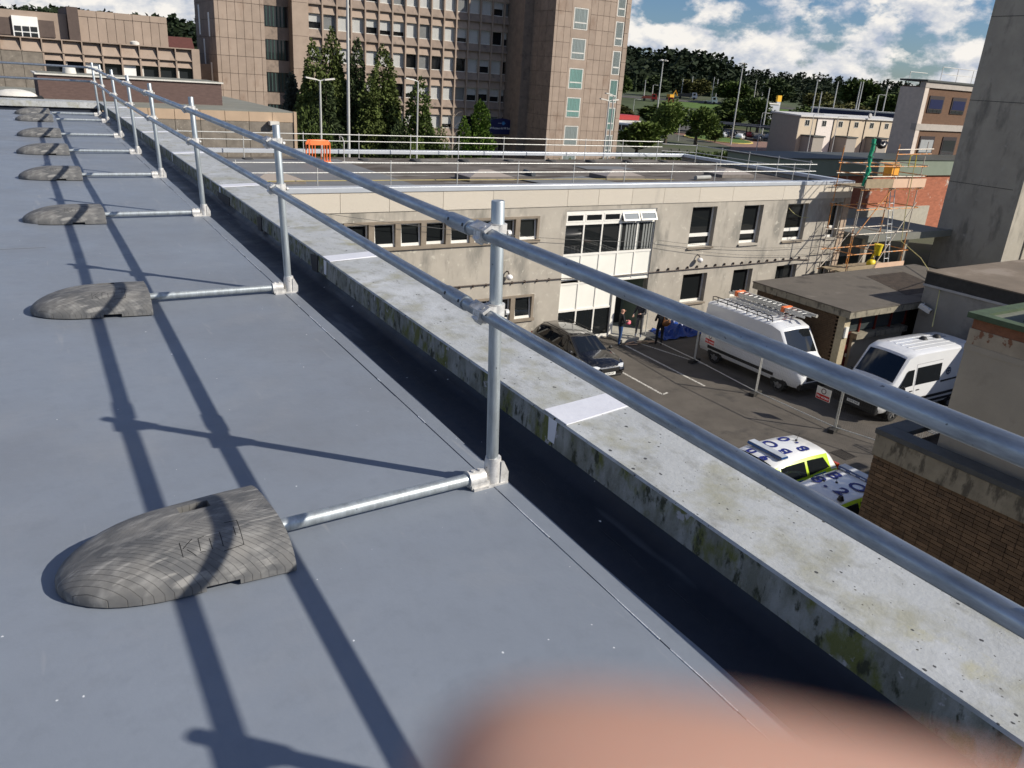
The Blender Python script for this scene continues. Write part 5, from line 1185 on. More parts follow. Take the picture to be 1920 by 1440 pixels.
mb = MB(); mb.tube([(12.3,85.6,2.0),(12.3,85.6,2.3),(12.3,85.6,2.42)], [.40,.40,.2], 12); mb.build('roof_fan', wfr, ub, smooth=True)
lb = thing('upper_left_block', 'brown block with white framed window above the precast wing, left edge', 'building', (0, 88, 2))
mb = MB(); mb.box(-14, 7.05, 86.7, 95, 1.9, 4.2); mb.build('wall', pre, lb)
for (a_, b_) in ((.3, 2.75), (4.85, 6.05)):
    mb = MB(); mb.box(a_, b_, 86.6, 86.75, 2.2, 3.55); mb.build('dark_panel', M('dark_precast', (.10,.075,.065), .9), lb)
mb = MB(); mb.box(2.85, 4.8, 86.4, 86.75, 1.95, 3.75); w = mb.build('window_surround', blind, lb)
for r_ in range(2):
    for c in range(3):
        mb = MB(); x0 = 2.97+.61*c; mb.box(x0,x0+.5,86.36,86.41,2.05+.5*r_,2.45+.5*r_); mb.build('pane', farglass, w)
# brown brick rooftop block and the low wing it stands on
lw = thing('pebble_wing', 'low flat wing with tan band over pebble panels beyond the felt roof', 'building', (8, 52, G))
tanp = M('tan_band_panel', (.42,.31,.215), .85, var=.08, scale=1.5, objvar=.05)
mb = MB(); mb.box(-20, 14.45, 46.12, 62, G, -1.16); mb.build('core', prej, lw)
x0 = 14.5-1.262*27
for k in range(27):
    a_ = x0+1.262*k; mb = MB(); mb.box(a_+.012,a_+1.25,46,46.1,-1.60,-1.10); mb.build('band_panel', tanp, lw); mb = MB(); mb.box(a_+.012,a_+1.25,46.02,46.1,G,-1.61); mb.build('pebble_panel', pebk, lw)
mb = MB(); mb.box(-20, 14.5, 46, 62, -1.099, -1.05); mb.build('roof_felt', M('grey_green_roof', (.20,.20,.17), .85, var=.12, scale=.6), lw)
mb = MB(); mb.box(14.42, 14.58, 45.95, 46.3, G, -1.04); mb.build('corner_strip', tanp, lw)
mb = MB(); mb.box(13.0,13.5,45.6,46,-1.75,-1.55); mb.build('wall_camera', wfr, lw)
ib = thing('brick_roof_house', 'dark brown brick rooftop block beyond the far end of the roof', 'building', (7, 51, -1.05))
mb = MB(); mb.box(2.4, 11.55, 50, 53.5, -1.05, .12); mb.build('wall', M('plum_brickwork', (.115,.075,.066), .9, var=.22, scale=3, stretch=(1,1,5), bump=.4, bscale=18, dirt=((.30,.25,.22), 3, .67, .03, (1,1,4))), ib)
mb = MB(); mb.box(2.3, 11.65, 49.9, 53.6, .12, .19); mb.build('capping', wfr, ib)
mb = MB(); mb.box(2.45, 11.5, 50.1, 53.4, .191, .21); mb.build('roof_felt', MATS['grey_green_roof'], ib)
mb = MB(); mb.tube([(4.0,51.2,.2),(4.0,51.2,.5),(4.0,51.2,.62)], [.34,.30,.10], 12); mb.build('roof_cowl', wfr, ib, smooth=True)
rl_ = thing('roof_dome', 'white domed roof light on the low wing at the far left', 'roof light', (-.2, 47.5, -1.05)); mb = MB(); mb.box(.3,2.6,-.9,.9,0,.22); mb.build('kerb', room, rl_, local=True); mb = MB(); mb.ball((1.45,0,.2), 1, 14, 8, (.95,.7,.32)); mb.build('dome', wfr, rl_, local=True, smooth=True)

# ================================================================== far right: brick office, store with green fascia, terrace
redb = M('red_brickwork', (.36,.125,.07), .9, var=.25, scale=2.2, bump=.3, bscale=20, dirt=((.50,.42,.36), 1.2, .60, .08), stretch=(1,1,3))
F_ = thing('brick_store', 'red brick store with a pale green roof fascia behind the scaffold', 'building', (60, 46, G))
mb = MB(); mb.box(50.2, 86, 42.05, 47, G, -4.2); mb.build('wall', redb, F_)
mb = MB(); mb.box(50, 86, 41.85, 47, -4.2, -2.9); mb.build('green_fascia', M('pale_green_fascia', (.19,.225,.175), .6, var=.08, scale=1), F_)
mb = MB(); mb.box(49.9, 86, 41.75, 47.1, -2.9, -2.82); mb.build('roof_edge', M('dark_edge', (.06,.065,.06), .6), F_)
mb = MB(); mb.box(58, 71.5, 41.9, 42.1, G, -6.9); mb.build('render_patch', M('grey_render2', (.40,.37,.31), .9), F_)
canm = M('grey_canopy', (.17,.17,.145), .7, var=.1)
cn = thing('canopy_shelter', 'low grey canopy roof over a dark bay between garage and tower', 'canopy', (52, 33, G))
mb = MB(); mb.box(47.5, 57, 31.5, 37, -6.85, -6.6); mb.build('roof', canm, cn)
mb = MB(); mb.box(47.4, 57, 31.3, 31.5, -7.0, -6.55); mb.build('fascia', canm, cn)
for x in (48, 52.5):
    mb = MB(); mb.box(x,x+.3,31.8,32.1,G,-6.85); mb.build('post', conc, cn)
mb = MB(); mb.box(48,57,36.8,37.0,G,-6.85); mb.build('back_wall', conc, cn)
E_ = thing('brick_offices', 'brown brick offices with pale concrete bands and dark windows, beside the tower', 'building', (82, 50, G))
EY, EX0, EX1 = 46.0, 73.1, 100
brk = M('brown_office_brick', (.135,.075,.045), .9, var=.16, scale=2.5, bump=.2, bscale=20, stretch=(1,1,3)); pbc = M('pale_band_concrete', (.40,.36,.32), .85, var=.1)
mb = MB(); mb.box(EX0+.1, EX1, EY+.1, 48.4, G, 3.2); mb.build('wall', brk, E_)
mb = MB(); mb.box(EX0-.02, EX0+.6, EY-.02, 48.5, G, 3.1); mb.build('end_wall', M('pale_pink_render', (.60,.52,.45), .9, var=.1), E_)
for (a_, b_) in ((3.1,3.62), (-.62,-.05)):
    mb = MB(); mb.box(EX0-.1, EX1, EY-.06, EY+.5, a_, b_); mb.build('concrete_band', pbc, E_)
mb = MB(); mb.box(EX0-.2, EX1, EY-.2, 48.6, 3.62, 3.78); mb.build('roof_edge', M('dark_edge', (.06,.065,.06), .6), E_)
for (z0_, z1_, k) in ((.95,2.45,0), (-3.0,-1.15,1)):
    for c in range(5):
        a_ = EX0+1.15+3.75*c; mb = MB(); mb.box(a_,a_+2.35,EY+.02,EY+.12,z0_,z1_); w = mb.build('window', M('dark_frame', (.03,.02,.02), .5), E_)
        mb = MB(); mb.box(a_+.15,a_+2.2,EY+.0,EY+.03,z0_+.38,z1_-.32); mb.build('pane', glass('blue_glass', (.015,.02,.07), .9) if k == 0 else (blind2 if c == 0 else farglass), w)
        for q in range(3):
            mb = MB(); mb.box(a_+.15+.7*q,a_+.77+.7*q,EY+.0,EY+.03,z0_+.06,z0_+.30); mb.build('pane', farglass, w)
rr_ = MB()
for q in range(9): rr_.tube([(EX0+3+2.6*q,EY+.6,3.78),(EX0+3+2.6*q,EY+.6,5.0)], .03, 5)
rr_.tube([(EX0+3,EY+.6,5.0),(EX0+24,EY+.6,5.0)], .03, 5); rr_.tube([(EX0+3,EY+.6,4.4),(EX0+24,EY+.6,4.4)], .025, 5)
rr_.tube([(EX0+.3,EY+2,3.2),(EX0+.3,EY+2,4.4)], .03, 5); rr_.tube([(EX0+.3,EY+2,4.4),(EX0+3,EY+2,4.4)], .03, 5); rr_.build('roof_rail', wfr, E_)
# terrace of flats
TH = thing('terrace_houses', 'long pale terrace with shaded gable end beyond the car park', 'building', (153, 113, G))
TX0, TY_, TD = 135.5, 110.0, 7.0
hr1 = M('cream_harling', (.52,.43,.32), .9, var=.06, scale=.5); hr2 = M('white_harling', (.66,.60,.55), .9); gab = M('grey_gable', (.30,.275,.24), .9, var=.06)
mb = MB(); mb.box(TX0, TX0+.15, TY_, TY_+TD, G, -1.75); mb.build('gable_wall', gab, TH)
for c in range(7):
    a_ = TX0+.15+5.2*c; mb = MB(); mb.box(a_,a_+5.18,TY_+.002,TY_+TD,G,-2.0); h = mb.build('house_wall', hr2 if c == 1 else hr1, TH)
    mb = MB(); mb.box(a_+1.6,a_+3.0,TY_-.04,TY_+.06,-3.75,-2.5); w = mb.build('window_frame', wfr, h)
    for q in range(2):
        mb = MB(); mb.box(a_+1.7+.65*q,a_+2.25+.65*q,TY_-.06,TY_-.03,-3.65,-2.6); mb.build('pane', farglass, w)
    mb = MB(); mb.box(a_+5.12,a_+5.28,TY_-.12,TY_+.0,G,-2.2); mb.build('downpipe', blackpl, h)
    if c in (0, 2, 4):
        mb = MB(); mb.box(a_+1.2,a_+4.4,TY_-3,TY_+.0,G,-5.6); mb.build('porch', gab, h); mb = MB(); mb.box(a_+1.0,a_+4.6,TY_-3.2,TY_+.0,-5.6,-5.35); mb.build('porch_roof', M('dark_edge', (.06,.065,.06), .6), h)
mb = MB(); mb.prism([(TY_-.4,-2.0),(TY_+TD+.3,-1.7),(TY_+TD+.3,-1.4),(TY_-.4,-1.75)], TX0-.2, TX0+37, 'x'); mb.build('roof', M('pale_roof_edge', (.55,.54,.52), .6), TH)
mb = MB(); mb.tube([(TX0+21,TY_-.6,-1.2),(TX0+21,TY_-.85,-1.15)], .5, 14); mb.build('satellite_dish', M('dish_grey', (.35,.34,.33), .6), TH)
# ================================================================== land beyond: rising ground, wood, trees, car park
def hb(x, y, d): return 6.5*math.exp(-((math.degrees(math.atan2(x, y))-40.5)/6.0)**2)*min(1, max(0, (d-450)/110))
def zt(x, y):
    d = math.hypot(x, y)
    if d < 245: return G-.03
    if d < 350: return G-.03+7.13*(d-245)/105
    if d < 450: return -2.3+2.3*(d-350)/100
    if d < 640: return 0+9.5*(d-450)/190+2.5*math.sin(math.atan2(x, y)*9)*(d-450)/190+hb(x, y, d)
    return 9.5+2.5*math.sin(math.atan2(x, y)*9)+hb(x, y, d)
rings = [150,200,245,260,280,305,350,400,450,500,560,640,900,1600]; rows = []
for d in rings:
    rows.append([(d*math.sin(2*math.pi*k/144), d*math.cos(2*math.pi*k/144), zt(d*math.sin(2*math.pi*k/144), d*math.cos(2*math.pi*k/144))-(.5 if d == 150 else 0)) for k in range(144)])
mb = MB(); mb.grid(rows, True); tag(mb.build('hillside', M('rough_grassland', (.055,.075,.028), .95, var=.35, scale=.04, dirt=((.09,.085,.05), .02, .55, .1)), smooth=True, fix=False), kind='structure')
def leaf_mat(name, c, var=.45, tr=.15):
    if name in MATS: return MATS[name]
    m = M(name, c, .75, var=var, scale=1.3, objvar=.14, spec=.15); b = m.node_tree.nodes['Principled BSDF']
    b.inputs['Subsurface Weight'].default_value = 0; return m
conm = leaf_mat('cypress_leaf', (.085,.110,.030)); conm2 = leaf_mat('cypress_leaf_dark', (.050,.070,.028)); brom = leaf_mat('bronze_tip', (.10,.085,.03)); sprm = leaf_mat('spruce_leaf', (.075,.088,.072)); thum = leaf_mat('thuja_leaf', (.085,.145,.022)); decm = leaf_mat('broadleaf', (.070,.100,.026)); decl = leaf_mat('broadleaf_light', (.105,.145,.035)); dwood = leaf_mat('wood_leaf', (.020,.031,.014), .6); olive = leaf_mat('olive_leaf', (.090,.090,.028)); bark = M('bark', (.09,.07,.05), .9, var=.3)
def clump(mb, p, d, size, n, rnd):
    "a spray of n pointed leaf faces leaving p along d"
    for _ in range(n):
        dd = Vector(d)+Vector((rnd.uniform(-.7,.7), rnd.uniform(-.7,.7), rnd.uniform(-.6,.5))); dd.normalize()
        sd = dd.cross(Vector((rnd.uniform(-1,1), rnd.uniform(-1,1), rnd.uniform(-1,1)))).normalized()*size*rnd.uniform(.22,.45); L_ = size*rnd.uniform(.6,1.3)
        o_ = Vector(p)+Vector((rnd.uniform(-.5,.5), rnd.uniform(-.5,.5), rnd.uniform(-.5,.5)))*size
        mb.add([o_, o_+dd*L_*.5+sd, o_+dd*L_, o_+dd*L_*.45-sd], [(0,1,2,3)])
def cone_crown(h, r, n, size, seed, spires=1, droop=-.6, low=.06, pw=.8, base_r=1.0):
    rnd = random.Random(seed); mb = MB(); sp = [(0,0,1.0,1.0)]
    for k in range(1, spires): sp.append((rnd.uniform(-.55,.55)*r, rnd.uniform(-.5,.5)*r, rnd.uniform(.66,.93), rnd.uniform(.55,.8)))
    tot = sum(s_[3] for s_ in sp)
    for (ox, oy, hs, rs) in sp:
        for _ in range(int(n*rs/tot)):
            t = 1-(1-rnd.random())**.62 if rnd.random() < .8 else rnd.random(); t = low+(1-low)*t
            env = r*rs*max(.03, (1-t)**pw)*(1+.18*math.sin(t*23+ox*5))
            if t < .15: env *= base_r*(.75+t*1.6)
            a = rnd.uniform(0, 2*math.pi); q = env*(.45+.6*rnd.random()**.5)*(1+.22*math.sin(a*3+t*9))
            p = (ox*(1-t*.5)+q*math.cos(a), oy*(1-t*.5)+q*math.sin(a), h*hs*t)
            clump(mb, p, (math.cos(a)*.75, math.sin(a)*.75, droop+t*.9), size*(1.15-.5*t), 4, rnd)
    return mb
def ball_crown(h, r, n, size, seed, lobes=7):
    rnd = random.Random(seed); mb = MB(); L_ = []
    for _ in range(lobes):
        a = rnd.uniform(0, 6.28); q = r*rnd.uniform(.1,.62); L_.append((q*math.cos(a), q*math.sin(a), h*rnd.uniform(.38,.80), r*rnd.uniform(.38,.62)))
    for _ in range(n):
        ox, oy, oz, rr = L_[rnd.randrange(lobes)]; d = Vector((rnd.gauss(0,1), rnd.gauss(0,1), rnd.gauss(0,1))).normalized(); q = rr*rnd.uniform(.55,1.08)
        clump(mb, (ox+d.x*q, oy+d.y*q, max(.08*h, oz+d.z*q*.85)), (d.x, d.y, d.z*.5+.1), size, 4, rnd)
    return mb
def limbs(h, r, seed, n=6, straight=False):
    rnd = random.Random(seed); mb = MB(); top = h*(.92 if straight else .6)
    mb.tube([(0,0,-.3),(rnd.uniform(-.05,.05),0,top*.4),(0,rnd.uniform(-.05,.05),top)], [r*.09+.06, r*.06+.04, .02], 7)
    for k in range(n):
        a = rnd.uniform(0,6.28); z = top*rnd.uniform(.25,.9); q = r*rnd.uniform(.4,.75); mb.tube([(0,0,z),(q*.5*math.cos(a),q*.5*math.sin(a),z+.15*q),(q*math.cos(a),q*math.sin(a),z+.4*q)], [r*.03+.02, r*.02+.015, .01], 5)
    return mb
TM = {}
def tree(name, label, cat, x, y, z, h, r, kind, seed, mat, group, n=2200, size=.34, rz=None, **kw):
    t = thing(name, label, cat, (x, y, z), seed*1.7 if rz is None else rz, group)
    key = (kind, seed % 3, mat.name, n, tuple(sorted(kw.items())))
    if key not in TM:
        cm = (cone_crown(10, 2, n, size*10/h, seed, **kw) if kind == 'cone' else ball_crown(10, 4.4, n, size*10/h, seed, **kw)).mesh('crown', mat, fix=False)
        tm = limbs(10, 2 if kind == 'cone' else 4.4, seed, straight=kind == 'cone').mesh('trunk', bark)
        TM[key] = (cm, tm)
    cm, tm = TM[key]; s_ = (r/(2 if kind == 'cone' else 4.4),)*2+(h/10,)
    inst(tm, 'trunk', t, (0,0,0), sc=s_, world_loc=False); inst(cm, 'crown', t, (0,0,0), sc=s_, world_loc=False); return t
gc = 'conifers in front of the tower'
for k, (x, y, zt_, r, m_, lb) in enumerate(((22.4,66,3.2,1.75,conm,'tall ragged cypress, leftmost of the dark row before the tower'), (24.3,67,4.3,2.0,conm,'tallest cypress of the dark row before the tower'), (26.1,66,3.6,1.5,conm2,'slim dark cypress just right of the tall mast'), (27.9,65,3.2,2.2,conm,'broad cypress at the right end of the dark row'), (26.4,64,.9,1.9,conm,'shorter cypress in front of the middle of the dark row'), (22.9,64.5,.4,1.9,conm2,'shorter cypress in front of the left of the dark row'))):
    tree('cypress_tree', lb, 'tree', x, y, G, zt_-G, r, 'cone', 21+k, m_, gc, n=5200, size=.42, rz=k*1.3, spires=4, droop=-.9, pw=.62)
tree('spruce_tree', 'grey blue spruce at the corner of the left stair tower', 'tree', 21.9, 70, G, 10.0, 2.0, 'cone', 31, sprm, gc, n=2600, size=.34, pw=.95, droop=-.2)
tree('cypress_tree', 'single open cypress standing right of the dark row', 'tree', 29.8, 62, G, 10.3, 2.0, 'cone', 32, decm, gc, n=3000, size=.36, spires=3, pw=.6, droop=-.2)
tree('thuja_tree', 'small bright green conifer, the lower of the pair near the entrance sign', 'tree', 32.9, 60, G, 7.6, 1.1, 'cone', 33, thum, gc, n=2400, size=.26, pw=.55, droop=.1)
tree('thuja_tree', 'larger bright green conifer, the taller of the pair near the entrance sign', 'tree', 34.7, 60.5, G, 8.9, 1.55, 'cone', 34, thum, gc, n=3400, size=.28, pw=.5, droop=.1)
for k, (x, y, h, r, m_) in enumerate(((20.4,61,8.2,1.9,decm), (27.7,62,7.6,1.3,conm2), (28.2,59,6.6,1.0,decl), (31.2,60.5,7.0,1.1,decm), (30.0,60,6.6,1.2,decm))):
    tree('garden_shrub', ('dense leafy shrub below the spruce, behind the lamp post', 'dark shrub at the foot of the cypress row, right end', 'light green spiky shrub showing above the felt roof edge', 'dark shrub left of the small bright conifer', 'low shrub under the single cypress')[k], 'shrub', x, y, G, h, r, 'ball', 40+k, m_, 'shrubs before the tower', n=1500, size=.28)
# bare sapling
t = thing('bare_sapling', 'pale leafless sapling left of the bright conifers', 'tree', (31.3, 59, G)); rnd = random.Random(5); mb = MB(); mb.tube([(0,0,0),(.1,0,4),(.0,0,8.4)], [.07,.05,.015], 6)
for k in range(14):
    a = rnd.uniform(0,6.28); z = rnd.uniform(4.5,8); mb.tube([(0,0,z),(.5*math.cos(a),.5*math.sin(a),z+.5),(.9*math.cos(a),.9*math.sin(a),z+.6)], [.02,.014,.006], 4)
mb.build('trunk', M('pale_bark', (.30,.26,.21), .9), t, local=True)
# broadleaf trees across the middle distance
rnd = random.Random(9)
mt = [(118,128.5,9.0,3.6,decl,'light green birch left of the roundabout, behind the tall mast'), (127,129,8.6,4.3,decl,'light green birch nearest the roundabout island'), (92,107,5.6,3.4,decl,'leafy bush beside the office tower corner behind the white railing'), (187,166,9.8,5.2,decm,'round dark tree left of the yellow topped fuel sign'), (223,169,8.2,6.2,olive,'big olive coloured tree above the navy shed'), (230,168,8,5.4,olive,'second olive tree right of the big one above the navy shed'), (220.5,156,5.6,4.0,thum,'small bright rounded tree near the end of the navy shed'), (178,146,7.4,5.2,conm2,'dark tree behind the terrace roof, right of the fuel sign'), (155,170,5.2,5.6,decm,'bushy tree on the bank above the bus'), (201,191,7.0,6.0,decm,'dark rounded tree beside the car park, right of the pickup'), (189,179,5.4,5.0,decm,'low dark tree at the back of the car park'), (208,166,7,5.5,decm,'dark tree between fuel sign and olive trees'), (262,178,9,8,decm,'green tree on the bank above the shed, near the right end'), (170,190,6,6,decm,'broad bush on the bank left of the white truck'), (150,182,6,5,olive,'olive bush beside the orange works on the bank'), (140,136,3.4,2.2,decm,'round shrub on the roundabout island beside the mast'), (146,150,2.2,1.4,conm2,'small dark clipped shrub on the roundabout island')]
for k, (x, y, h, r, m_, lb) in enumerate(mt): tree('broadleaf_tree', lb, 'tree', x, y, zt(x, y)-.2, h, r, 'ball', 60+k, m_, 'trees beyond the car park', n=1300 if k < 3 else 800, size=.55 if k < 3 else .8)
for k in range(9):   # a line of trees at the foot of the hill
    az = rad(39+k*2.6); d = rnd.uniform(300, 370); x, y = d*math.sin(az), d*math.cos(az)
    tree('bank_tree', ('first','second','third','fourth','fifth','sixth','seventh','eighth','ninth')[k]+' dark tree from the left in the line at the foot of the wooded hill', 'tree', x, y, zt(x, y)-.3, rnd.uniform(8,12), rnd.uniform(5,8), 'ball', 80+k % 3, (decm, conm2, olive)[k % 3], 'trees at the foot of the hill', n=800, size=.8)
# the wood on the hill reads as one mass
rnd = random.Random(14); wd = MB()
for _ in range(2600):
    az = rad(rnd.uniform(1, 70)); d = 400+rnd.random()**.8*230
    if az < rad(12) and d < 430: continue
    x, y = d*math.sin(az), d*math.cos(az); h = rnd.uniform(7, 12)*(1.15 if rad(32) < az < rad(46) else 1)*(.62 if az > rad(47) else 1)*(1.3 if az < rad(14) else 1); r = h*rnd.uniform(.17, .30); z = zt(x, y)-.5; con = rnd.random() < .35
    nl = 34
    for i in range(nl):
        t_ = rnd.random(); a = rnd.uniform(0, 6.28); q = r*((1-t_)**.8+.05 if con else math.sin(math.pi*(.15+.8*t_))**.6*1.2)*rnd.uniform(.6,1.05); s_ = h*rnd.uniform(.08,.16)
        p = Vector((x+q*math.cos(a), y+q*math.sin(a), z+h*t_)); u = Vector((rnd.uniform(-1,1), rnd.uniform(-1,1), rnd.uniform(-.2,.9))).normalized()*s_; w = Vector((rnd.uniform(-1,1), rnd.uniform(-1,1), rnd.uniform(-.4,.4))).normalized()*s_
        wd.add([p-u-w*.6, p+u*.2-w, p+u+w*.2, p-u*.3+w], [(0,1,2,3)])
    wd.add([(x+r*.5,y,z),(x-r*.3,y+r*.4,z),(x-r*.3,y-r*.4,z),(x,y,z+h*.8)], [(0,1,3),(1,2,3),(2,0,3)])
tag(wd.build('hill_wood', dwood, fix=False), 'dark wood covering the hill on the skyline', 'wood', kind='stuff')
# roads, roundabout, car park
def sheet(name, pts, mat, dz=.03):
    mb = MB(); P = [(x, y, zt(x, y)+dz) for x, y in pts]; mb.add(P, [tuple(range(len(P)))]); return tag(mb.build(name, mat, fix=False), kind='structure')
paver = M('red_road', (.22,.13,.10), .9, var=.15, scale=.3)
sheet('access_road', [(95,92),(165,100),(172,128),(150,160),(135,126)], paver, .035); sheet('access_road', [(135,126),(150,160),(166,188),(140,132)], paver, .036)
c0 = (150.5, 145.5); el = [(c0[0]+8.5*math.cos(a)*.9+3*math.sin(a), c0[1]+11*math.sin(a)) for a in [2*math.pi*k/28 for k in range(28)]]
kb_ = MB(); 
for (s0, s1, z1, nm, m_) in ((1.06, 1.0, .16, 'island_kerb', M('yellow_kerb', (.55,.42,.12), .8)),):
    rr = [[(c0[0]+(x-c0[0])*s_, c0[1]+(y-c0[1])*s_, G+z) for x, y in el] for s_, z in ((s0,.0),(s0,z1),(s1,z1))]; kb_.grid(rr, True); tag(kb_.build(nm, m_, fix=False), kind='structure')
mb = MB(); mb.add([(x, y, G+.15) for x, y in el], [tuple(range(len(el)))]); tag(mb.build('island_lawn', grass, fix=False), kind='structure')
sheet('car_park', [(150,160),(172,128),(188,138),(186,178),(168,190)], roadm, .04)
q = []
for (d0, d1) in ((338,352),):
    pts = [(d0*math.sin(rad(a)), d0*math.cos(rad(a))) for a in range(36, 58, 2)]; pts2 = [(d1*math.sin(rad(a)), d1*math.cos(rad(a))) for a in range(36, 58, 2)]
    mb = MB(); mb.grid([[(x, y, zt(x, y)+.06) for x, y in pts], [(x, y, zt(x, y)+.06) for x, y in pts2]]); tag(mb.build('bank_road', roadm, fix=False), kind='structure')
    mb = MB(); mb.grid([[(x*.93, y*.93, zt(x*.93, y*.93)+.05) for x, y in pts[3:9]], [(x*.995, y*.995, zt(x, y)-.1) for x, y in pts[3:9]]]); tag(mb.build('bank_lawn', grass, fix=False), kind='structure')
# parked cars
def far_car(label, x, y, rz, pm, grp='cars in the far car park'):
    v = Veh('distant_car', label, 'car', (x, y, zt(x, y)+.05), rz, EST, pm, None, grp)
    v.side_poly('side_window', carglass, [(.9,1.1),(-1.6,1.1),(-1.5,1.85),(.4,1.85)], sub=2); v.top_poly('windscreen', carglass, 1.1, .46, -.86, .86, nx=1, ny=2)
    for xx in (-1.36, 1.42):
        for sg in (1,-1):
            m = MB(); m.tube([(xx,sg*.75,.32),(xx,sg*.93,.32)], .32, 10); m.build('wheel', tyre, v.t, local=True)
    return v
cp = [paint('car_silver', (.42,.43,.45)), paint('car_dark', (.02,.022,.03)), paint('car_red', (.35,.02,.015)), paint('car_white', (.72,.72,.72)), paint('car_blue', (.04,.07,.16))]
rnd = random.Random(4); names = ['silver','dark','red','white','blue']
spots = [(163,165,3),(166,161,0),(168,157,1),(171,154,2),(174,150,0),(160,158,4),(162,154,0),(164,150,1),(166,146,3),(168,142,1),(170,138,0),(158,151,0),(160,147,3),(162,143,1)]
ordn = ['first','second','third','fourth','fifth']
for k, (x, y, c) in enumerate(spots):
    row = 0 if k < 5 else (1 if k < 11 else 2); ix = k-(0, 5, 11)[row]
    far_car('%s car, %s from the left in the %s row of the far car park' % (names[c], (ordn+['sixth'])[ix], ('back','middle','front')[row]), x, y, rad(35+rnd.uniform(-4,4)), cp[c])
# long dark canopies over the stalls
for k, (a_, b_, w) in enumerate((((152,166),(176,132),2.6), ((160,172),(184,138),2.6))):
    t = thing('parking_canopy', ('long dark flat canopy over the nearer row of the far car park', 'long dark flat canopy over the farther row of the far car park')[k], 'canopy', (a_[0], a_[1], G)); A_, B2 = Vector((*a_,0)), Vector((*b_,0)); d = (B2-A_).normalized(); n2 = Vector((-d.y, d.x, 0)); zz = zt(*a_)+3.1
    mb = MB(); mb.add([A_-n2*w+Vector((0,0,zz)), B2-n2*w+Vector((0,0,zz)), B2+n2*w+Vector((0,0,zz)), A_+n2*w+Vector((0,0,zz)), A_-n2*w+Vector((0,0,zz+.3)), B2-n2*w+Vector((0,0,zz+.3)), B2+n2*w+Vector((0,0,zz+.3)), A_+n2*w+Vector((0,0,zz+.3))], [(0,3,2,1),(4,5,6,7),(0,1,5,4),(1,2,6,5),(2,3,7,6),(3,0,4,7)]); mb.build('roof', M('dark_canopy', (.035,.035,.038), .6), t)
    L_ = (B2-A_).length
    for q in range(7):
        p = A_+d*L_*q/6; mb = MB(); mb.tube([(p.x,p.y,zt(p.x,p.y)-.2),(p.x,p.y,zz)], .15, 6); mb.build('post', blackpl, t)
# navy shed, fuel sign, red roofed shelter and bus, trucks on the bank
t = thing('navy_shed', 'long navy blue shed with pale parapet beyond the terrace', 'building', (202, 147, zt(202,147))); A_, B2 = Vector((195.7,155.5,0)), Vector((212,133,0)); d = (B2-A_).normalized(); n2 = Vector((-d.y, d.x, 0))*-1
mb = MB(); z0, z1 = zt(202,147)-1, -1.1; P = [A_, B2, B2+n2*-8, A_+n2*-8]; mb.add([p+Vector((0,0,z0)) for p in P]+[p+Vector((0,0,z1)) for p in P], [(0,3,2,1),(4,5,6,7),(0,1,5,4),(1,2,6,5),(2,3,7,6),(3,0,4,7)]); mb.build('wall', M('navy_cladding', (.012,.02,.06), .5), t)
mb = MB(); P = [A_-d*.3, B2+d*.3, B2+n2*-8.3+d*.3, A_+n2*-8.3-d*.3]; mb.add([p+Vector((0,0,z1)) for p in P]+[p+Vector((0,0,z1+.35)) for p in P], [(0,3,2,1),(4,5,6,7),(0,1,5,4),(1,2,6,5),(2,3,7,6),(3,0,4,7)]); mb.build('parapet', wfr, t)
t = thing('fuel_sign', 'tall pale pylon sign with yellow top beyond the terrace', 'sign', (227.8,195,zt(227.8,195))); mb = MB(); mb.box(-.85,.85,-.3,.3,0,5.3); mb.build('pylon', M('pylon_grey', (.4,.42,.45), .5), t, local=True); mb = MB(); mb.box(-.95,.95,-.35,.35,5.3,7.3); t2 = mb.build('yellow_head', M('sign_yellow', (.75,.42,.03), .5), t, local=True)
t = thing('sales_shed', 'low grey and white shed beside the pylon sign', 'building', (222,197,zt(222,197))); mb = MB(); mb.box(-6,5,-3,4,0,4.6); mb.build('wall', M('shed_grey', (.42,.44,.48), .6), t, local=True); mb = MB(); mb.box(-6.3,5.3,-3.3,4.3,4.6,5.0); mb.build('roof', wfr, t, local=True)
t = thing('bus_shelter', 'red roofed shelter with white canopy at the corner of the tower', 'shelter', (123,150,zt(123,150))); mb = MB(); mb.box(-6,4,-2,3,3.6,4.6); mb.build('roof', M('shelter_red', (.35,.03,.03), .5), t, local=True); mb = MB(); mb.box(-6,4.5,-4,-2,3.2,3.5); mb.build('canopy', wfr, t, local=True)
for x in (-5,-1,3): mb = MB(); mb.box(x-.1,x+.1,-.1,.1,0,3.6); mb.build('post', blackpl, t, local=True)
t = thing('coach', 'white coach with black windows parked by the red shelter', 'bus', (122,142,G), rad(-52)); mb = MB(); mb.box(-5.5,5.5,-1.25,1.25,.5,3.2); b_ = mb.build('body', vw, t, local=True, bevel=.2)
for sg in (1,-1):
    for k in range(6): mb = MB(); mb.box(-5.2+1.65*k,-3.7+1.65*k,sg*1.24,sg*1.27,1.6,2.7); mb.build('window', carglass, b_, local=True)
    for x in (-3.4,3.6): mb = MB(); mb.tube([(x,sg*.9,.5),(x,sg*1.28,.5)], .5, 12); mb.build('wheel', tyre, t, local=True)
mb = MB(); mb.box(5.48,5.53,-1.1,1.1,1.5,2.9); mb.build('windscreen', carglass, t, local=True)
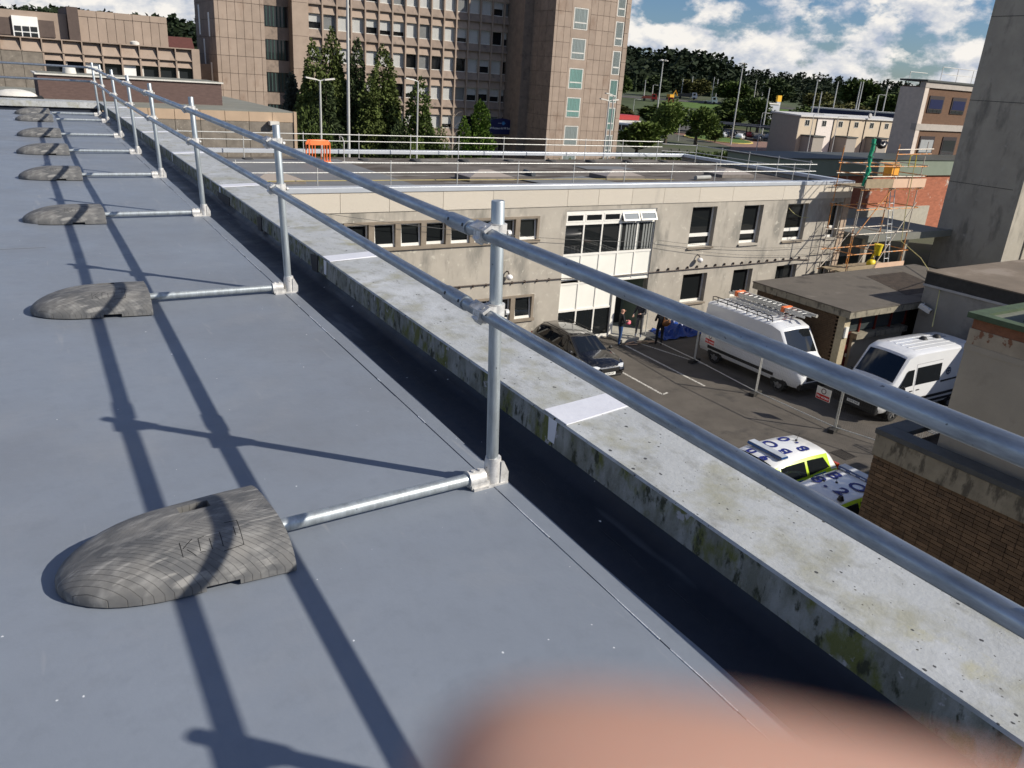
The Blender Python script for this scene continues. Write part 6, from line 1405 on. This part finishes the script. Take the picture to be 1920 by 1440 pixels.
def truck(name, label, cat, x, y, rz, cabc, bodyc, L_, h):
    t = thing(name, label, cat, (x, y, zt(x, y)+.05), rz); mb = MB(); mb.prism([(L_/2-2.1,.6),(L_/2,.6),(L_/2,1.6),(L_/2-.4,2.7),(L_/2-2.1,2.7)], -1.15, 1.15, 'y'); c = mb.build('cab', cabc, t, local=True)
    mb = MB(); mb.add([(L_/2-.39,-1,1.7),(L_/2-.39,1,1.7),(L_/2-.42,1,2.5),(L_/2-.42,-1,2.5)], [(0,1,2,3)]); mb.v = [(a+.16+(2.5-c2)*.5, b, c2) for a, b, c2 in mb.v]; mb.build('windscreen', carglass, c, local=True)
    for sg in (1,-1): mb = MB(); mb.box(L_/2-1.7,L_/2-.7,sg*1.14,sg*1.17,1.6,2.4); mb.build('cab_window', carglass, c, local=True)
    mb = MB(); mb.prism([(-L_/2,.9),(L_/2-2.3,.9),(L_/2-2.3,h),(-L_/2+.6,h-.3)], -1.15, 1.15, 'y'); mb.build('load_body', bodyc, t, local=True)
    for x2 in (-L_/2+1.2, L_/2-1.2):
        for sg in (1,-1): mb = MB(); mb.tube([(x2,sg*.8,.5),(x2,sg*1.18,.5)], .5, 10); mb.build('wheel', tyre, t, local=True)
truck('skip_lorry', 'lorry with white cab and dark load on the bank road', 'lorry', 241.4, 253.4, rad(-45), vw, M('lorry_dark', (.06,.06,.055), .7), 8, 2.4)
truck('pickup_truck', 'small white pickup on the bank beside the grass', 'truck', 238, 237, rad(-48), vw, M('pickup_white', (.6,.6,.6), .5), 5.6, 1.3)
truck('red_lorry', 'small red lorry among the works at the left of the bank road', 'lorry', 217, 248.5, rad(-40), cp[2], M('lorry_rust', (.25,.06,.04), .7), 6, 2.0)
truck('red_plant', 'low red machine right of the small red lorry', 'machine', 215.4, 236.6, rad(-40), cp[2], M('lorry_rust', (.25,.06,.04), .7), 5, 1.2)
t = thing('yellow_digger', 'yellow digger beside the bank road', 'digger', (232,253,zt(232,253))); mb = MB(); mb.box(-1.3,1.3,-1,1,0,.8); mb.build('tracks', blackpl, t, local=True); mb = MB(); mb.box(-1.2,1.0,-1,1,.85,2.0); mb.build('body', M('digger_yellow', (.65,.33,.02), .5), t, local=True); mb = MB(); mb.tube([(1.0,0,1.5),(2.4,0,3.6),(3.6,0,1.6)], .22, 6); mb.build('boom', MATS['digger_yellow'], t, local=True)
# lamp posts and masts
LAMPS = [(117.6,131.7,-9.4,6.8,2),(139.3,130.5,-9.4,7.6,2),(129.7,137.2,-9.4,-2.7,1),(158.3,187.5,-9.4,-2.1,1),(133.6,117.9,-9.4,-2.0,1),(133.2,105.0,-9.4,-1.3,1),(138.5,103.5,-9.4,-1.5,1),(180.4,158.2,-4,3.4,0),(188.0,149.1,-4,6.3,0),(181.1,141.7,-4,3.2,0),(207.1,157.1,-4,6.4,0),(202.6,146.4,-4,6.5,0),(204.6,147.1,-4,6.6,0),(180.9,125.2,-4,3.2,1),(214.9,146.4,-3,6.2,0),(215.5,249.9,-3.5,3.9,0),(217.8,247.9,-3.5,2.2,1),(246.4,262.4,-2,5.5,0),(249.2,259.8,-2,6.7,0),(255.4,253.7,-2,6.9,0),(256.5,252.6,-2,6.3,0),(267.0,241.5,-1,6.9,0),(284.0,252.5,-1,7.4,0)]
polem = M('galvanised_pole', (.50,.50,.48), .5, metal=.2, var=.08)
nn = ['tall floodlight mast left of the roundabout', 'tallest floodlight mast, standing by the roundabout island', 'single arm lamp post between the two birches', 'lamp post with round head beside the tower corner', 'lamp post in front of the car park canopies', 'lamp post crossing the left of the shaded gable', 'lamp post crossing the cream terrace front', 'thin pole left of the dark tree by the fuel sign', 'tall pole left of the olive trees', 'shorter pole right of the dark tree', 'tall pole in front of the olive trees', 'left pole of the close pair above the navy shed', 'right pole of the close pair above the navy shed', 'lamp post near the right end of the navy shed', 'tall pole nearest the brick offices', 'pole above the red lorry', 'short lamp left of the first mast', 'pole left of the white cab lorry', 'pole right above the white cab lorry', 'left pole of the pair above the pickup', 'right pole of the pair above the pickup', 'pole on the skyline left of the fuel sign', 'pole just left of the fuel sign']
for k, (x, y, z0_, z1_, kd) in enumerate(LAMPS):
    t = thing('lamp_post', nn[k], 'lamp post', (x, y, min(z0_, zt(x, y))), 0, 'poles and lamps in the distance'); H_ = z1_-min(z0_, zt(x, y)); r_ = .16 if kd == 2 else (.09 if z0_ < -9 else .2)
    mb = MB(); mb.tube([(0,0,0),(0,0,H_*.5),(0,0,H_)], [r_, r_*.85, r_*.6], 8); mb.build('pole', polem, t, local=True)
    if kd == 2:
        for q in range(4):
            a = q*math.pi/2+.4; mb = MB(); mb.obox((.7*math.cos(a),.7*math.sin(a),H_-.1), (.28*math.cos(a),.28*math.sin(a),-.08), (-.22*math.sin(a),.22*math.cos(a),0), (0,0,.07)); mb.build('floodlight', wfr, t, local=True)
            mb = MB(); mb.tube([(0,0,H_-.05),(.7*math.cos(a),.7*math.sin(a),H_-.05)], .05, 5); mb.build('bracket', polem, t, local=True)
    elif kd == 1:
        mb = MB(); mb.tube([(0,0,H_),(.5,-.3,H_+.12),(.9,-.5,H_+.1)], .05, 5); mb.build('bracket', polem, t, local=True); mb = MB(); mb.obox((1.2,-.7,H_+.08), (.4,-.24,0), (.09,.15,0), (0,0,.07)); mb.build('lamp_head', wfr, t, local=True)
for k, (x, y, z1_, r_, arms, lb) in enumerate(((20.15,58,.45,.085,2,'twin headed lamp post in front of the dark cypress row'), (23.0,60,9,.11,0,'tall pale mast rising out of frame before the tower'), (27.75,58,.8,.07,1,'thin lamp post in front of the single cypress'), (49.3,62,.05,.09,2,'twin headed lamp post in front of the right stair tower'), (53.0,66,.5,.08,1,'slim lamp post just behind the twin headed one at the right stair tower'))):
    t = thing('lamp_post', lb, 'lamp post', (x, y, G), 0, 'lamp posts before the tower'); H_ = z1_-G; mb = MB(); mb.tube([(0,0,0),(0,0,H_*.5),(0,0,H_)], [r_*1.2, r_, r_*.8], 10); mb.build('pole', polem, t, local=True, smooth=True)
    for q in range(arms):
        s_ = 1 if q else -1; mb = MB(); mb.tube([(0,0,H_-.02),(s_*.35,0,H_+.08)], .04, 6); mb.build('bracket', polem, t, local=True); mb = MB(); mb.obox((s_*.68,0,H_+.12), (.36,0,.05*s_), (0,.14,0), (0,0,.05)); mb.build('lamp_head', wfr, t, local=True)
# hedges, fence and cabinet just past the felt roof, red tiled house far left
for k, (x0, x1, y, h) in enumerate(((46,60,66,3.4), (60,84,76,2.4), (84,112,92,1.9))):
    rnd = random.Random(70+k); mb = MB()
    for _ in range(900): clump(mb, (rnd.uniform(x0,x1), y+rnd.uniform(-1,1), G+h*rnd.random()**.6), (0,-.4,.5), .45, 3, rnd)
    t = thing('garden_hedge', ('clipped dark hedge beyond the felt roof, by the tower foot', 'hedge beyond the felt roof in line with the birches', 'hedge beside the roundabout road')[k], 'hedge', ((x0+x1)/2, y, G)); mb.build('foliage', (decm, olive, decm)[k], t, fix=False)['kind'] = 'stuff'
t = thing('utility_cabinet', 'pale grey utility cabinet beside the railing corner beyond the roof', 'cabinet', (84.5, 75, G)); mb = MB(); mb.box(-1.6,1.6,-.6,.6,0,3.6); mb.build('case', M('cabinet_grey', (.45,.50,.50), .5), t, local=True, bevel=.05); mb = MB(); mb.box(-1.3,-.1,-.63,-.6,.4,3.2); mb.build('door', wfr, t, local=True)
t = thing('red_roof_house', 'distant house with dark red roof between the plant room and stair tower', 'house', (21.5, 125, G)); mb = MB(); mb.box(-3.5,4,0,6,0,9.5); mb.build('wall', M('house_grey', (.28,.26,.25), .9), t, local=True); mb = MB(); mb.prism([(-.5,9.5),(6.5,9.5),(3,13.2)], -4, 4.4, 'x'); mb.build('roof', M('house_red_roof', (.09,.03,.025), .8), t, local=True)
for k in (-1, 1.6): mb = MB(); mb.prism([(k-.9,9.4),(k+.9,9.4),(k,11.4)], -.6, 1.5, 'y'); mb.build('dormer_gable', wfr, t, local=True)
# ================================================================== scaffold tower on the corner of the block
scm = galv('scaffold_tube', (.56,.50,.42), .55, .25); rust = M('orange_tube_paint', (.62,.25,.06), .6, var=.35, scale=6, dirt=((.40,.36,.30), 5, .52, .08)); ply = M('pink_ply', (.62,.42,.29), .8, var=.08, scale=2); boardm = M('scaffold_board', (.30,.235,.15), .85, var=.2, scale=3)
sc = thing('scaffold_tower', 'rusty tube scaffold tower with boarded lifts at the corner of the roughcast block', 'scaffold', (39.2, 26.0, G))
XS = (36.75, 38.95, 41.4); YS = (25.15, 26.75)
def tb(name, pts, m_=scm, r_=.0255): mb = MB(); mb.tube(pts, r_, 7); return mb.build(name, m_, sc, smooth=True)
rnd = random.Random(2)
for i, x in enumerate(XS):
    for j, y in enumerate(YS):
        top = (-.1, -.35, -.2)[i]-(.5 if j else 0)
        tb('standard', [(x,y,G),(x,y,-4.9)], scm if (i+j) % 2 else rust); tb('standard', [(x+.03,y+.03,-5.0),(x+.03,y+.03,top)], rust if (i+j) % 2 else scm)
LV = (-8.2, -6.95, -5.9, -4.85, -3.6, -2.6, -1.95, -1.45)
for k, z in enumerate(LV):
    for y in YS: tb('ledger', [(XS[0]-.25,y-.05,z),(XS[-1]+.3,y-.05,z)], rust if k % 3 else scm)
    for x in XS: tb('transom', [(x+.06,YS[0]-.25,z+.06),(x+.06,YS[1]+.2,z+.06)], scm if k % 2 else rust)
tb('guard_rail', [(XS[1]-.2,YS[0]-.08,-.62),(XS[2]+.45,YS[0]-.08,-.55)]); tb('guard_rail', [(XS[1]-.2,YS[0]-.08,-.85),(XS[2]+.35,YS[0]-.08,-.80)], rust)
tb('brace', [(XS[1],YS[0]-.1,-6.6),(XS[2],YS[0]-.1,-3.3)], scm); tb('brace', [(XS[0],YS[0]-.1,-4.9),(XS[1],YS[0]-.1,-2.6)], rust); tb('brace', [(XS[1],YS[1],-8.6),(XS[2],YS[1],-4.9)], scm); tb('brace', [(XS[0],YS[1],-6.9),(XS[1],YS[1],-4.9)], scm)
for (z, xa, xb) in ((-2.52,XS[0]-.1,XS[2]+.2), (-6.87,XS[0]-.1,XS[2]+.2)):
    for q in range(6):
        mb = MB(); y = YS[0]-.12+.27*q; mb.box(xa+rnd.uniform(-.1,.1),xb+rnd.uniform(-.1,.1),y,y+.235,z,z+.038); mb.build('board', boardm, sc)
mb = MB(); mb.box(XS[1]-.1,XS[2]+.3,YS[0]-.18,YS[0]-.15,-2.5,-2.05); mb.build('toe_board', ply, sc); mb = MB(); mb.box(XS[0]-.15,XS[1]-.12,YS[0]-.18,YS[0]-.15,-2.5,-2.05); mb.build('toe_board', boardm, sc)
mb = MB(); mb.box(XS[1],XS[2]+.1,YS[0]-.18,YS[0]-.15,-6.84,-6.45); mb.build('toe_board', ply, sc); mb = MB(); mb.box(XS[0]-.1,XS[1]-.02,YS[0]-.18,YS[0]-.15,-6.84,-6.5); mb.build('toe_board', boardm, sc)
mb = MB(); mb.box(XS[2]+.28,XS[2]+.31,YS[0]-.14,YS[1],-2.5,-2.1); mb.build('toe_board', ply, sc)
for sd in (-.19,.19): tb('ladder_stile', [(40.4+sd,25.3,-6.8),(40.9+sd,26.4,-1.6)], alu)
for q in range(15):
    f = q/14; tb('ladder_rung', [(40.4+.5*f-.19,25.3+1.1*f,-6.7+5.0*f),(40.4+.5*f+.19,25.3+1.1*f,-6.7+5.0*f)], alu, .014)
tb('safety_gate', [(40.0,25.1,-1.5),(40.0,25.1,-.9),(40.5,25.1,-.85),(40.6,25.1,-1.5)], M('gate_yellow', (.65,.52,.05), .5))
yl_ = M('bucket_yellow', (.75,.58,.02), .5)
t = thing('rubble_tub', 'yellow plastic tub hanging in the scaffold above the lower boards', 'tub', (38.9,25.0,-6.0)); mb = MB(); mb.tube([(0,0,0),(0,0,.55)], [.15,.22], 14); mb.build('tub', yl_, t, local=True, smooth=True); mb = MB(); mb.tube([(0,0,.54),(0,0,.58)], .235, 14); mb.build('rim', yl_, t, local=True)
t = thing('yellow_sack', 'rounded yellow sack on the lower scaffold boards', 'sack', (38.95,25.25,-6.83)); mb = MB(); mb.ball((0,0,.32), 1, 12, 8, (.30,.22,.26)); mb.build('sack', yl_, t, local=True, smooth=True); mb = MB(); mb.tube([(0,0,.6),(.02,0,.72),(.08,0,.76)], [.09,.05,.1], 8); mb.build('neck', yl_, t, local=True)
t = thing('orange_crate', 'orange crate on the upper lift of the scaffold', 'crate', (40.35,26.2,-2.1)); mb = MB(); mb.box(-.34,.34,-.25,.25,0,.62); mb.build('crate', M('crate_orange', (.80,.36,.04), .6), t, local=True, bevel=.02); mb = MB(); mb.box(-.36,.36,-.27,.27,.56,.64); mb.build('rim', MATS['crate_orange'], t, local=True)
t = thing('green_netting', 'rolled green debris netting tied upright to the scaffold', 'netting', (36.65,25.1,-2.4)); mb = MB(); rnd = random.Random(8)
pts = [(rnd.uniform(-.05,.05)+.14*k/9*.5, rnd.uniform(-.05,.05), .25*k) for k in range(10)]; mb.tube(pts, [rnd.uniform(.06,.13) for _ in pts], 8); mb.build('roll', M('net_green', (.02,.30,.16), .8, var=.3, scale=9), t, local=True, smooth=True)
for z in (.5,1.4,2.0): mb = MB(); mb.tube([(.03,0,z),(.03,0,z+.05)], .14, 8); mb.build('tie', M('net_tie', (.02,.2,.1), .8), t, local=True)
t = thing('black_bundle', 'black plastic bundle hung beside the green netting', 'bundle', (37.5,25.2,-.45)); mb = MB(); mb.ball((0,0,0), 1, 10, 7, (.30,.2,.13)); mb.ball((.22,0,.07), 1, 8, 6, (.2,.15,.16)); mb.ball((-.2,.05,.1), 1, 8, 6, (.16,.15,.2)); mb.v = [(a_+.05*math.sin(17*b_+9*c_), b_, c_+.05*math.sin(21*a_)) for a_, b_, c_ in mb.v]; mb.build('bundle', M('black_sheet', (.012,.012,.016), .35), t, local=True, smooth=True)
ropem = M('yellow_rope', (.50,.45,.20), .8)
t = thing('hoist_rope', 'long yellow rope from the scaffold down across the garage roof', 'rope', (40.7,24.9,-2)); mb = MB(); P = [(40.2,24.9,-1.2),(40.3,24.85,-3.6),(40.5,24.8,-5.3),(39.6,23.0,-5.75),(37,20.6,-6.05),(34.4,18.9,-5.2),(32.3,17.6,-5.6),(30.6,16.6,-6.6)]; mb.tube(P, .022, 6); mb.build('rope', ropem, t, smooth=True)
t = thing('window_rope', 'pale rope looped across the third upper window', 'rope', (34,27,-4)); mb = MB(); P = [(33.9+1.7*k/10, FY-.02, -3.75-.55*(1-(1-k/10)**2.2)) for k in range(11)]; mb.tube(P, .014, 5); mb.build('rope', ropem, t)
# ================================================================== people and the blue sheet by the entrance
skin = M('skin', (.50,.27,.19), .6, var=.08); skin2 = M('skin_fair', (.58,.36,.27), .6, var=.06)
def person(label, loc, rz, jac, leg, hairm, shoe, joints, fem=False, bald=False, cat='person'):
    "one continuous skinned body; clothing is told apart on the same surface"
    t = thing('person', label, cat, loc, rz, 'people by the entrance')
    J = joints; E = [('pelvis','spine'),('spine','chest'),('chest','neck'),('neck','head'),('head','crown'),('chest','shl'),('shl','ell'),('ell','wrl'),('wrl','hal'),('chest','shr'),('shr','elr'),('elr','wrr'),('wrr','har'),('pelvis','hipl'),('hipl','knl'),('knl','anl'),('anl','tol'),('pelvis','hipr'),('hipr','knr'),('knr','anr'),('anr','tor')]
    Rr = dict(pelvis=(.155,.115),spine=(.145,.105),chest=(.165,.115),neck=(.058,.06),head=(.082,.098),crown=(.07,.08),shl=(.075,.075),shr=(.075,.075),ell=(.05,.05),elr=(.05,.05),wrl=(.036,.036),wrr=(.036,.036),hal=(.040,.03),har=(.040,.03),hipl=(.095,.1),hipr=(.095,.1),knl=(.066,.066),knr=(.066,.066),anl=(.048,.05),anr=(.048,.05),tol=(.045,.035),tor=(.045,.035))
    names = list(J); me = bpy.data.meshes.new('body'); me.from_pydata([J[n_] for n_ in names], [(names.index(a), names.index(b)) for a, b in E], []); o = bpy.data.objects.new('body', me); COL.objects.link(o)
    md = o.modifiers.new('skin', 'SKIN'); sv = me.skin_vertices[0].data
    for i, n_ in enumerate(names): sv[i].radius = Rr[n_]; sv[i].use_root = n_ == 'pelvis'
    ss = o.modifiers.new('sub', 'SUBSURF'); ss.levels = 2; ss.render_levels = 2
    dg = bpy.context.evaluated_depsgraph_get(); dg.update(); bm_ = bpy.data.meshes.new_from_object(o.evaluated_get(dg)); bpy.data.objects.remove(o); bpy.data.meshes.remove(me)
    bm_.name = 'body'; bm_.materials.clear()
    for m_ in (jac, leg, skin2 if fem else skin, shoe): bm_.materials.append(m_)
    def near(p, a, b):
        a, b = Vector(J[a]), Vector(J[b]); d = b-a; f = max(0, min(1, (p-a).dot(d)/d.length_squared)); return (p-(a+d*f)).length
    for p in bm_.polygons:
        c = Vector(p.center); p.use_smooth = True
        if min(near(c,'neck','head'), near(c,'head','crown')) < .115 and c.z > J['neck'][2]: p.material_index = 2
        elif min(near(c,'wrl','hal'), near(c,'wrr','har')) < .05: p.material_index = 2
        elif c.z < J['anl'][2]+.03: p.material_index = 3
        elif c.z < J['pelvis'][2]-.02 and min(near(c,'shl','ell'), near(c,'ell','wrl'), near(c,'shr','elr'), near(c,'elr','wrr')) > .09: p.material_index = 1
        else: p.material_index = 0
    b = bpy.data.objects.new('body', bm_); COL.objects.link(b); b.parent = t
    hc = (Vector(J['head'])+Vector(J['crown']))/2; fw = Vector((0,-1,0))
    f = MB()
    for sg in (-1,1): f.ball(hc+fw*.098+Vector((sg*.033,.012,.01)), .013, 6, 4)
    f.build('eyes', blackpl, t, local=True); f = MB(); f.ball(hc+fw*.108+Vector((0,0,-.025)), .018, 6, 4, (.8,1,1.3)); f.build('nose', skin2 if fem else skin, t, local=True, smooth=True)
    f = MB(); f.ball(hc+fw*.098+Vector((0,.008,-.062)), .02, 6, 4, (1.3,.4,.35)); f.build('mouth', M('lips', (.32,.11,.09), .5), t, local=True)
    for sg in (-1,1): f = MB(); f.ball(hc+Vector((sg*.088,.01,-.01)), .026, 6, 5, (.4,.8,1.2)); f.build('ear', skin2 if fem else skin, t, local=True, smooth=True)
    for nm, wr in (('hal','wrl'), ('har','wrr')):      # fingers rooted in the palm, thumb off its side
        h = Vector(J[nm]); d = (h-Vector(J[wr])).normalized(); s_ = d.cross(Vector((0,0,1))); s_ = s_.normalized() if s_.length > .1 else Vector((1,0,0)); f = MB()
        for q in range(4):
            o_ = h+s_*(-.027+.018*q); ln = (.055,.066,.062,.048)[q]; f.tube([o_, o_+d*ln*.55+Vector((0,0,-.008)), o_+d*ln+Vector((0,0,-.026))], [.010,.009,.007], 6)
        f.tube([h-s_*.028-d*.02, h-s_*.055+d*.012, h-s_*.056+d*.04], [.011,.010,.008], 6); f.build('hand_fingers', skin2 if fem else skin, t, local=True, smooth=True)['kind'] = 'stuff'
    if not bald:
        f = MB(); n_ = 14; rows = []
        for i in range(9):
            a = math.pi*i/8*(.62 if not fem else .9); rows.append([hc+Vector((.098*math.sin(a)*math.cos(2*math.pi*k/n_), .115*math.sin(a)*math.sin(2*math.pi*k/n_)+.018+(.03 if a > 1.2 else 0), .128*math.cos(a) if a < 1.5 else .128*math.cos(a)-(a-1.5)*.10)) for k in range(n_)])
        f.grid(rows, True); hf = f.build('hair', hairm, t, local=True, smooth=True)
    return t
def J_(hal, har, ell, elr, step=.10, lean=0.0, turn=0):
    return dict(pelvis=(0,0,.95), spine=(0,-lean*.3,1.14), chest=(0,-lean*.7,1.36), neck=(0,-lean-.01,1.51), head=(0,-lean-.03,1.60), crown=(0,-lean-.03,1.70), shl=(.18,-lean*.7,1.42), ell=ell, wrl=tuple(Vector(ell).lerp(Vector(hal),.86)), hal=hal, shr=(-.18,-lean*.7,1.42), elr=elr, wrr=tuple(Vector(elr).lerp(Vector(har),.86)), har=har, hipl=(.10,0,.90), knl=(.11,-.03-step*.3,.50), anl=(.12,-step*.3+.02,.09), tol=(.13,-step*.3-.13,.045), hipr=(-.10,0,.90), knr=(-.11,-.02+step*.3,.50), anr=(-.12,step*.5,.09), tor=(-.13,step*.5-.15,.045))
blackc = M('black_cloth', (.012,.013,.016), .85, var=.2); jean = M('blue_denim', (.03,.075,.20), .85, var=.3, scale=9); dkt = M('dark_trousers', (.02,.02,.022), .85); greyt = M('speckled_leggings', (.14,.14,.14), .85, var=.6, scale=40); patt = M('patterned_dark_top', (.05,.05,.055), .85, var=.7, scale=20); blond = M('blond_hair', (.42,.28,.11), .6, var=.3, scale=12); brownh = M('dark_brown_hair', (.035,.022,.014), .6); shoeb = M('dark_shoe', (.02,.02,.02), .6); shoew = M('white_shoe', (.6,.6,.6), .6)
J1 = J_((.16,-.34,1.10), (-.20,-.30,1.22), (.25,-.10,1.14), (-.27,-.06,1.16)); person('bald man in black jacket and blue jeans standing by the entrance steps', (22.62, 25.98, G), rad(68), blackc, jean, brownh, shoeb, J1, bald=True)
J2 = J_((-.02,-.36,1.18), (-.30,-.28,1.02), (.24,-.16,1.16), (-.30,-.02,1.12)); person('person in dark patterned top and grey leggings between the other two', (24.05, 26.35, G+.14), rad(-50), patt, greyt, brownh, shoew, J2, fem=True)
J3 = J_((.14,-.28,1.12), (-.22,-.20,1.16), (.26,-.04,1.14), (-.27,.02,1.14)); person('fair haired person in black with a brown bag, nearest the blue sheet', (24.42, 25.35, G), rad(150), blackc, dkt, blond, shoeb, J3, fem=True)
# what they hold
t = thing('brown_bag', 'brown leather shoulder bag worn by the fair haired person', 'bag', (24.62, 25.22, G+.92)); mb = MB(); mb.ball((0,0,.15), 1, 12, 8, (.24,.13,.17)); mb.build('bag_body', M('tan_leather', (.22,.09,.025), .5, var=.2), t, local=True, smooth=True); mb = MB(); mb.tube([(-.2,0,.2),(-.16,0,.42),(-.10,.06,.55),(.1,.05,.45),(.2,0,.22)], .014, 6); mb.build('strap', MATS['tan_leather'], t, local=True)
t = thing('pink_bag', 'small pink bundle held in front of the bald man', 'bag', (22.98, 25.93, G+1.04)); mb = MB(); mb.ball((0,0,0), 1, 10, 7, (.13,.11,.09)); mb.ball((.08,.02,.05), 1, 8, 6, (.08,.07,.06)); mb.build('bundle', M('pink_cloth', (.75,.16,.22), .7), t, local=True, smooth=True); mb = MB(); mb.tube([(-.05,0,.07),(0,0,.15),(.06,0,.08)], .012, 5); mb.build('handle', MATS['pink_cloth'], t, local=True)
tarp = M('blue_tarpaulin', (.012,.055,.28), .38, var=.25, scale=4)
t = thing('blue_tarpaulin', 'crumpled blue tarpaulin heaped against the wall behind the mesh fence', 'tarpaulin', (26.45, 26.45, G)); rnd = random.Random(6); rows = []
for j in range(13):
    rows.append([(-1.35+2.9*i/22+rnd.uniform(-.05,.05), -.75+1.3*j/12+rnd.uniform(-.05,.05), max(.01, (.20+.26*math.sin(i*.75+1)+.16*math.sin(j*1.3+i*.4)+rnd.uniform(-.09,.09)+.15)*math.sin(math.pi*min(1,max(0,(i+.3)/22.6)))**.5*math.sin(math.pi*min(1,max(0,(j+.3)/12.6)))**.6)) for i in range(23)])
mb = MB(); mb.grid(rows); mb.build('sheet', tarp, t, local=True, fix=False, smooth=False)
mb = MB(); rnd = random.Random(3); rows = [[(1.5+.9*i/8, -.5+.7*j/5+rnd.uniform(-.05,.05), .03+.16*math.sin(math.pi*i/8)*math.sin(math.pi*j/5)+rnd.uniform(0,.06)) for i in range(9)] for j in range(6)]; mb.grid(rows); mb.build('loose_fold', tarp, t, local=True, fix=False)
t = thing('timber_scraps', 'scattered timber scraps lying on the ground before the door step', 'timber', (23.9, 25.9, G)); rnd = random.Random(12)
for k in range(8): mb = MB(); a = rnd.uniform(-.5,.3); mb.obox((rnd.uniform(-.7,.7), rnd.uniform(-.25,.15), .03+.02*k/3), (.28*math.cos(a),.28*math.sin(a),0), (-.035*math.sin(a),.035*math.cos(a),0), (0,0,.012)); mb.build('timber', ply if k % 2 else boardm, t, local=True)
# ================================================================== the photographer's finger close under the lens
fm = bpy.data.materials.new('finger_skin'); fm.use_nodes = True; fb = fm.node_tree.nodes['Principled BSDF']; fb.inputs['Base Color'].default_value = (.43,.25,.185,1); fb.inputs['Roughness'].default_value = .5; fb.inputs['Subsurface Weight'].default_value = .35; fb.inputs['Subsurface Radius'].default_value = (.008,.003,.002); fb.inputs['Subsurface Scale'].default_value = 1.0
fn = fm.node_tree.nodes.new('ShaderNodeTexNoise'); fn.inputs['Scale'].default_value = 180; fg = fm.node_tree.nodes.new('ShaderNodeNewGeometry'); fm.node_tree.links.new(fg.outputs['Position'], fn.inputs['Vector'])
fbp = fm.node_tree.nodes.new('ShaderNodeBump'); fbp.inputs['Strength'].default_value = .15; fbp.inputs['Distance'].default_value = .001; fm.node_tree.links.new(fn.outputs[0], fbp.inputs['Height']); fm.node_tree.links.new(fbp.outputs[0], fb.inputs['Normal'])
def cw(x, y, z): return tuple(cam.matrix_world @ Vector((x, y, z)))       # hand laid out from where the phone is held
hand = thing('hand', 'photographer\'s blurred fingertip across the bottom right of the view', 'hand', cw(.05, -.06, -.02))
K = dict(tip=(-.0030,-.0149,-.0225), dip=(.0008,-.0142,-.0225), pip=(.0125,-.0172,-.0235), mcp=(.054,-.040,-.030), palm=(.074,-.078,-.018), wrist=(.085,-.125,.010), arm=(.10,-.20,.05))
chain = [('tip',.0054),('dip',.0064),('pip',.0068),('mcp',.0125),('palm',.030),('wrist',.026),('arm',.032)]
verts = []; edges = []; rads = []
def addv(p, r): verts.append(cw(*p)); rads.append(r); return len(verts)-1
prev = None; ids = {}
for n_, r in chain:
    i = addv(K[n_], r); ids[n_] = i
    if prev is not None: edges.append((prev, i))
    prev = i
for q in range(3):      # the other fingers curl round the back of the phone, below the frame
    dx, dy = .004+.004*q, -.020-.019*q
    a_ = addv((.066+dx*.5, -.052+dy, -.026), .011); b_ = addv((.040+dx, -.056+dy, -.036), .0085); c_ = addv((.022+dx, -.058+dy, -.030), .0078); d_ = addv((.013+dx, -.058+dy, -.018), .0066)
    edges += [(ids['palm'], a_), (a_, b_), (b_, c_), (c_, d_)]
a_ = addv((.060,-.085,.006), .013); b_ = addv((.040,-.070,.020), .0105); c_ = addv((.022,-.060,.024), .0085); edges += [(ids['palm'], a_), (a_, b_), (b_, c_)]
inv = WM[hand.name].inverted(); me = bpy.data.meshes.new('hand'); me.from_pydata([tuple(inv @ Vector(v)) for v in verts], edges, []); o = bpy.data.objects.new('hand_surface', me); COL.objects.link(o)
o.modifiers.new('skin', 'SKIN'); sv = me.skin_vertices[0].data
for i, r in enumerate(rads): sv[i].radius = (r, r); sv[i].use_root = i == ids['palm']
ss = o.modifiers.new('sub', 'SUBSURF'); ss.levels = 3; ss.render_levels = 3
dg = bpy.context.evaluated_depsgraph_get(); dg.update(); hm = bpy.data.meshes.new_from_object(o.evaluated_get(dg)); bpy.data.objects.remove(o); hm.materials.clear(); hm.materials.append(fm)
hm.polygons.foreach_set('use_smooth', [True]*len(hm.polygons)); hm.name = 'skin'; ho = bpy.data.objects.new('skin', hm); COL.objects.link(ho); ho.parent = hand
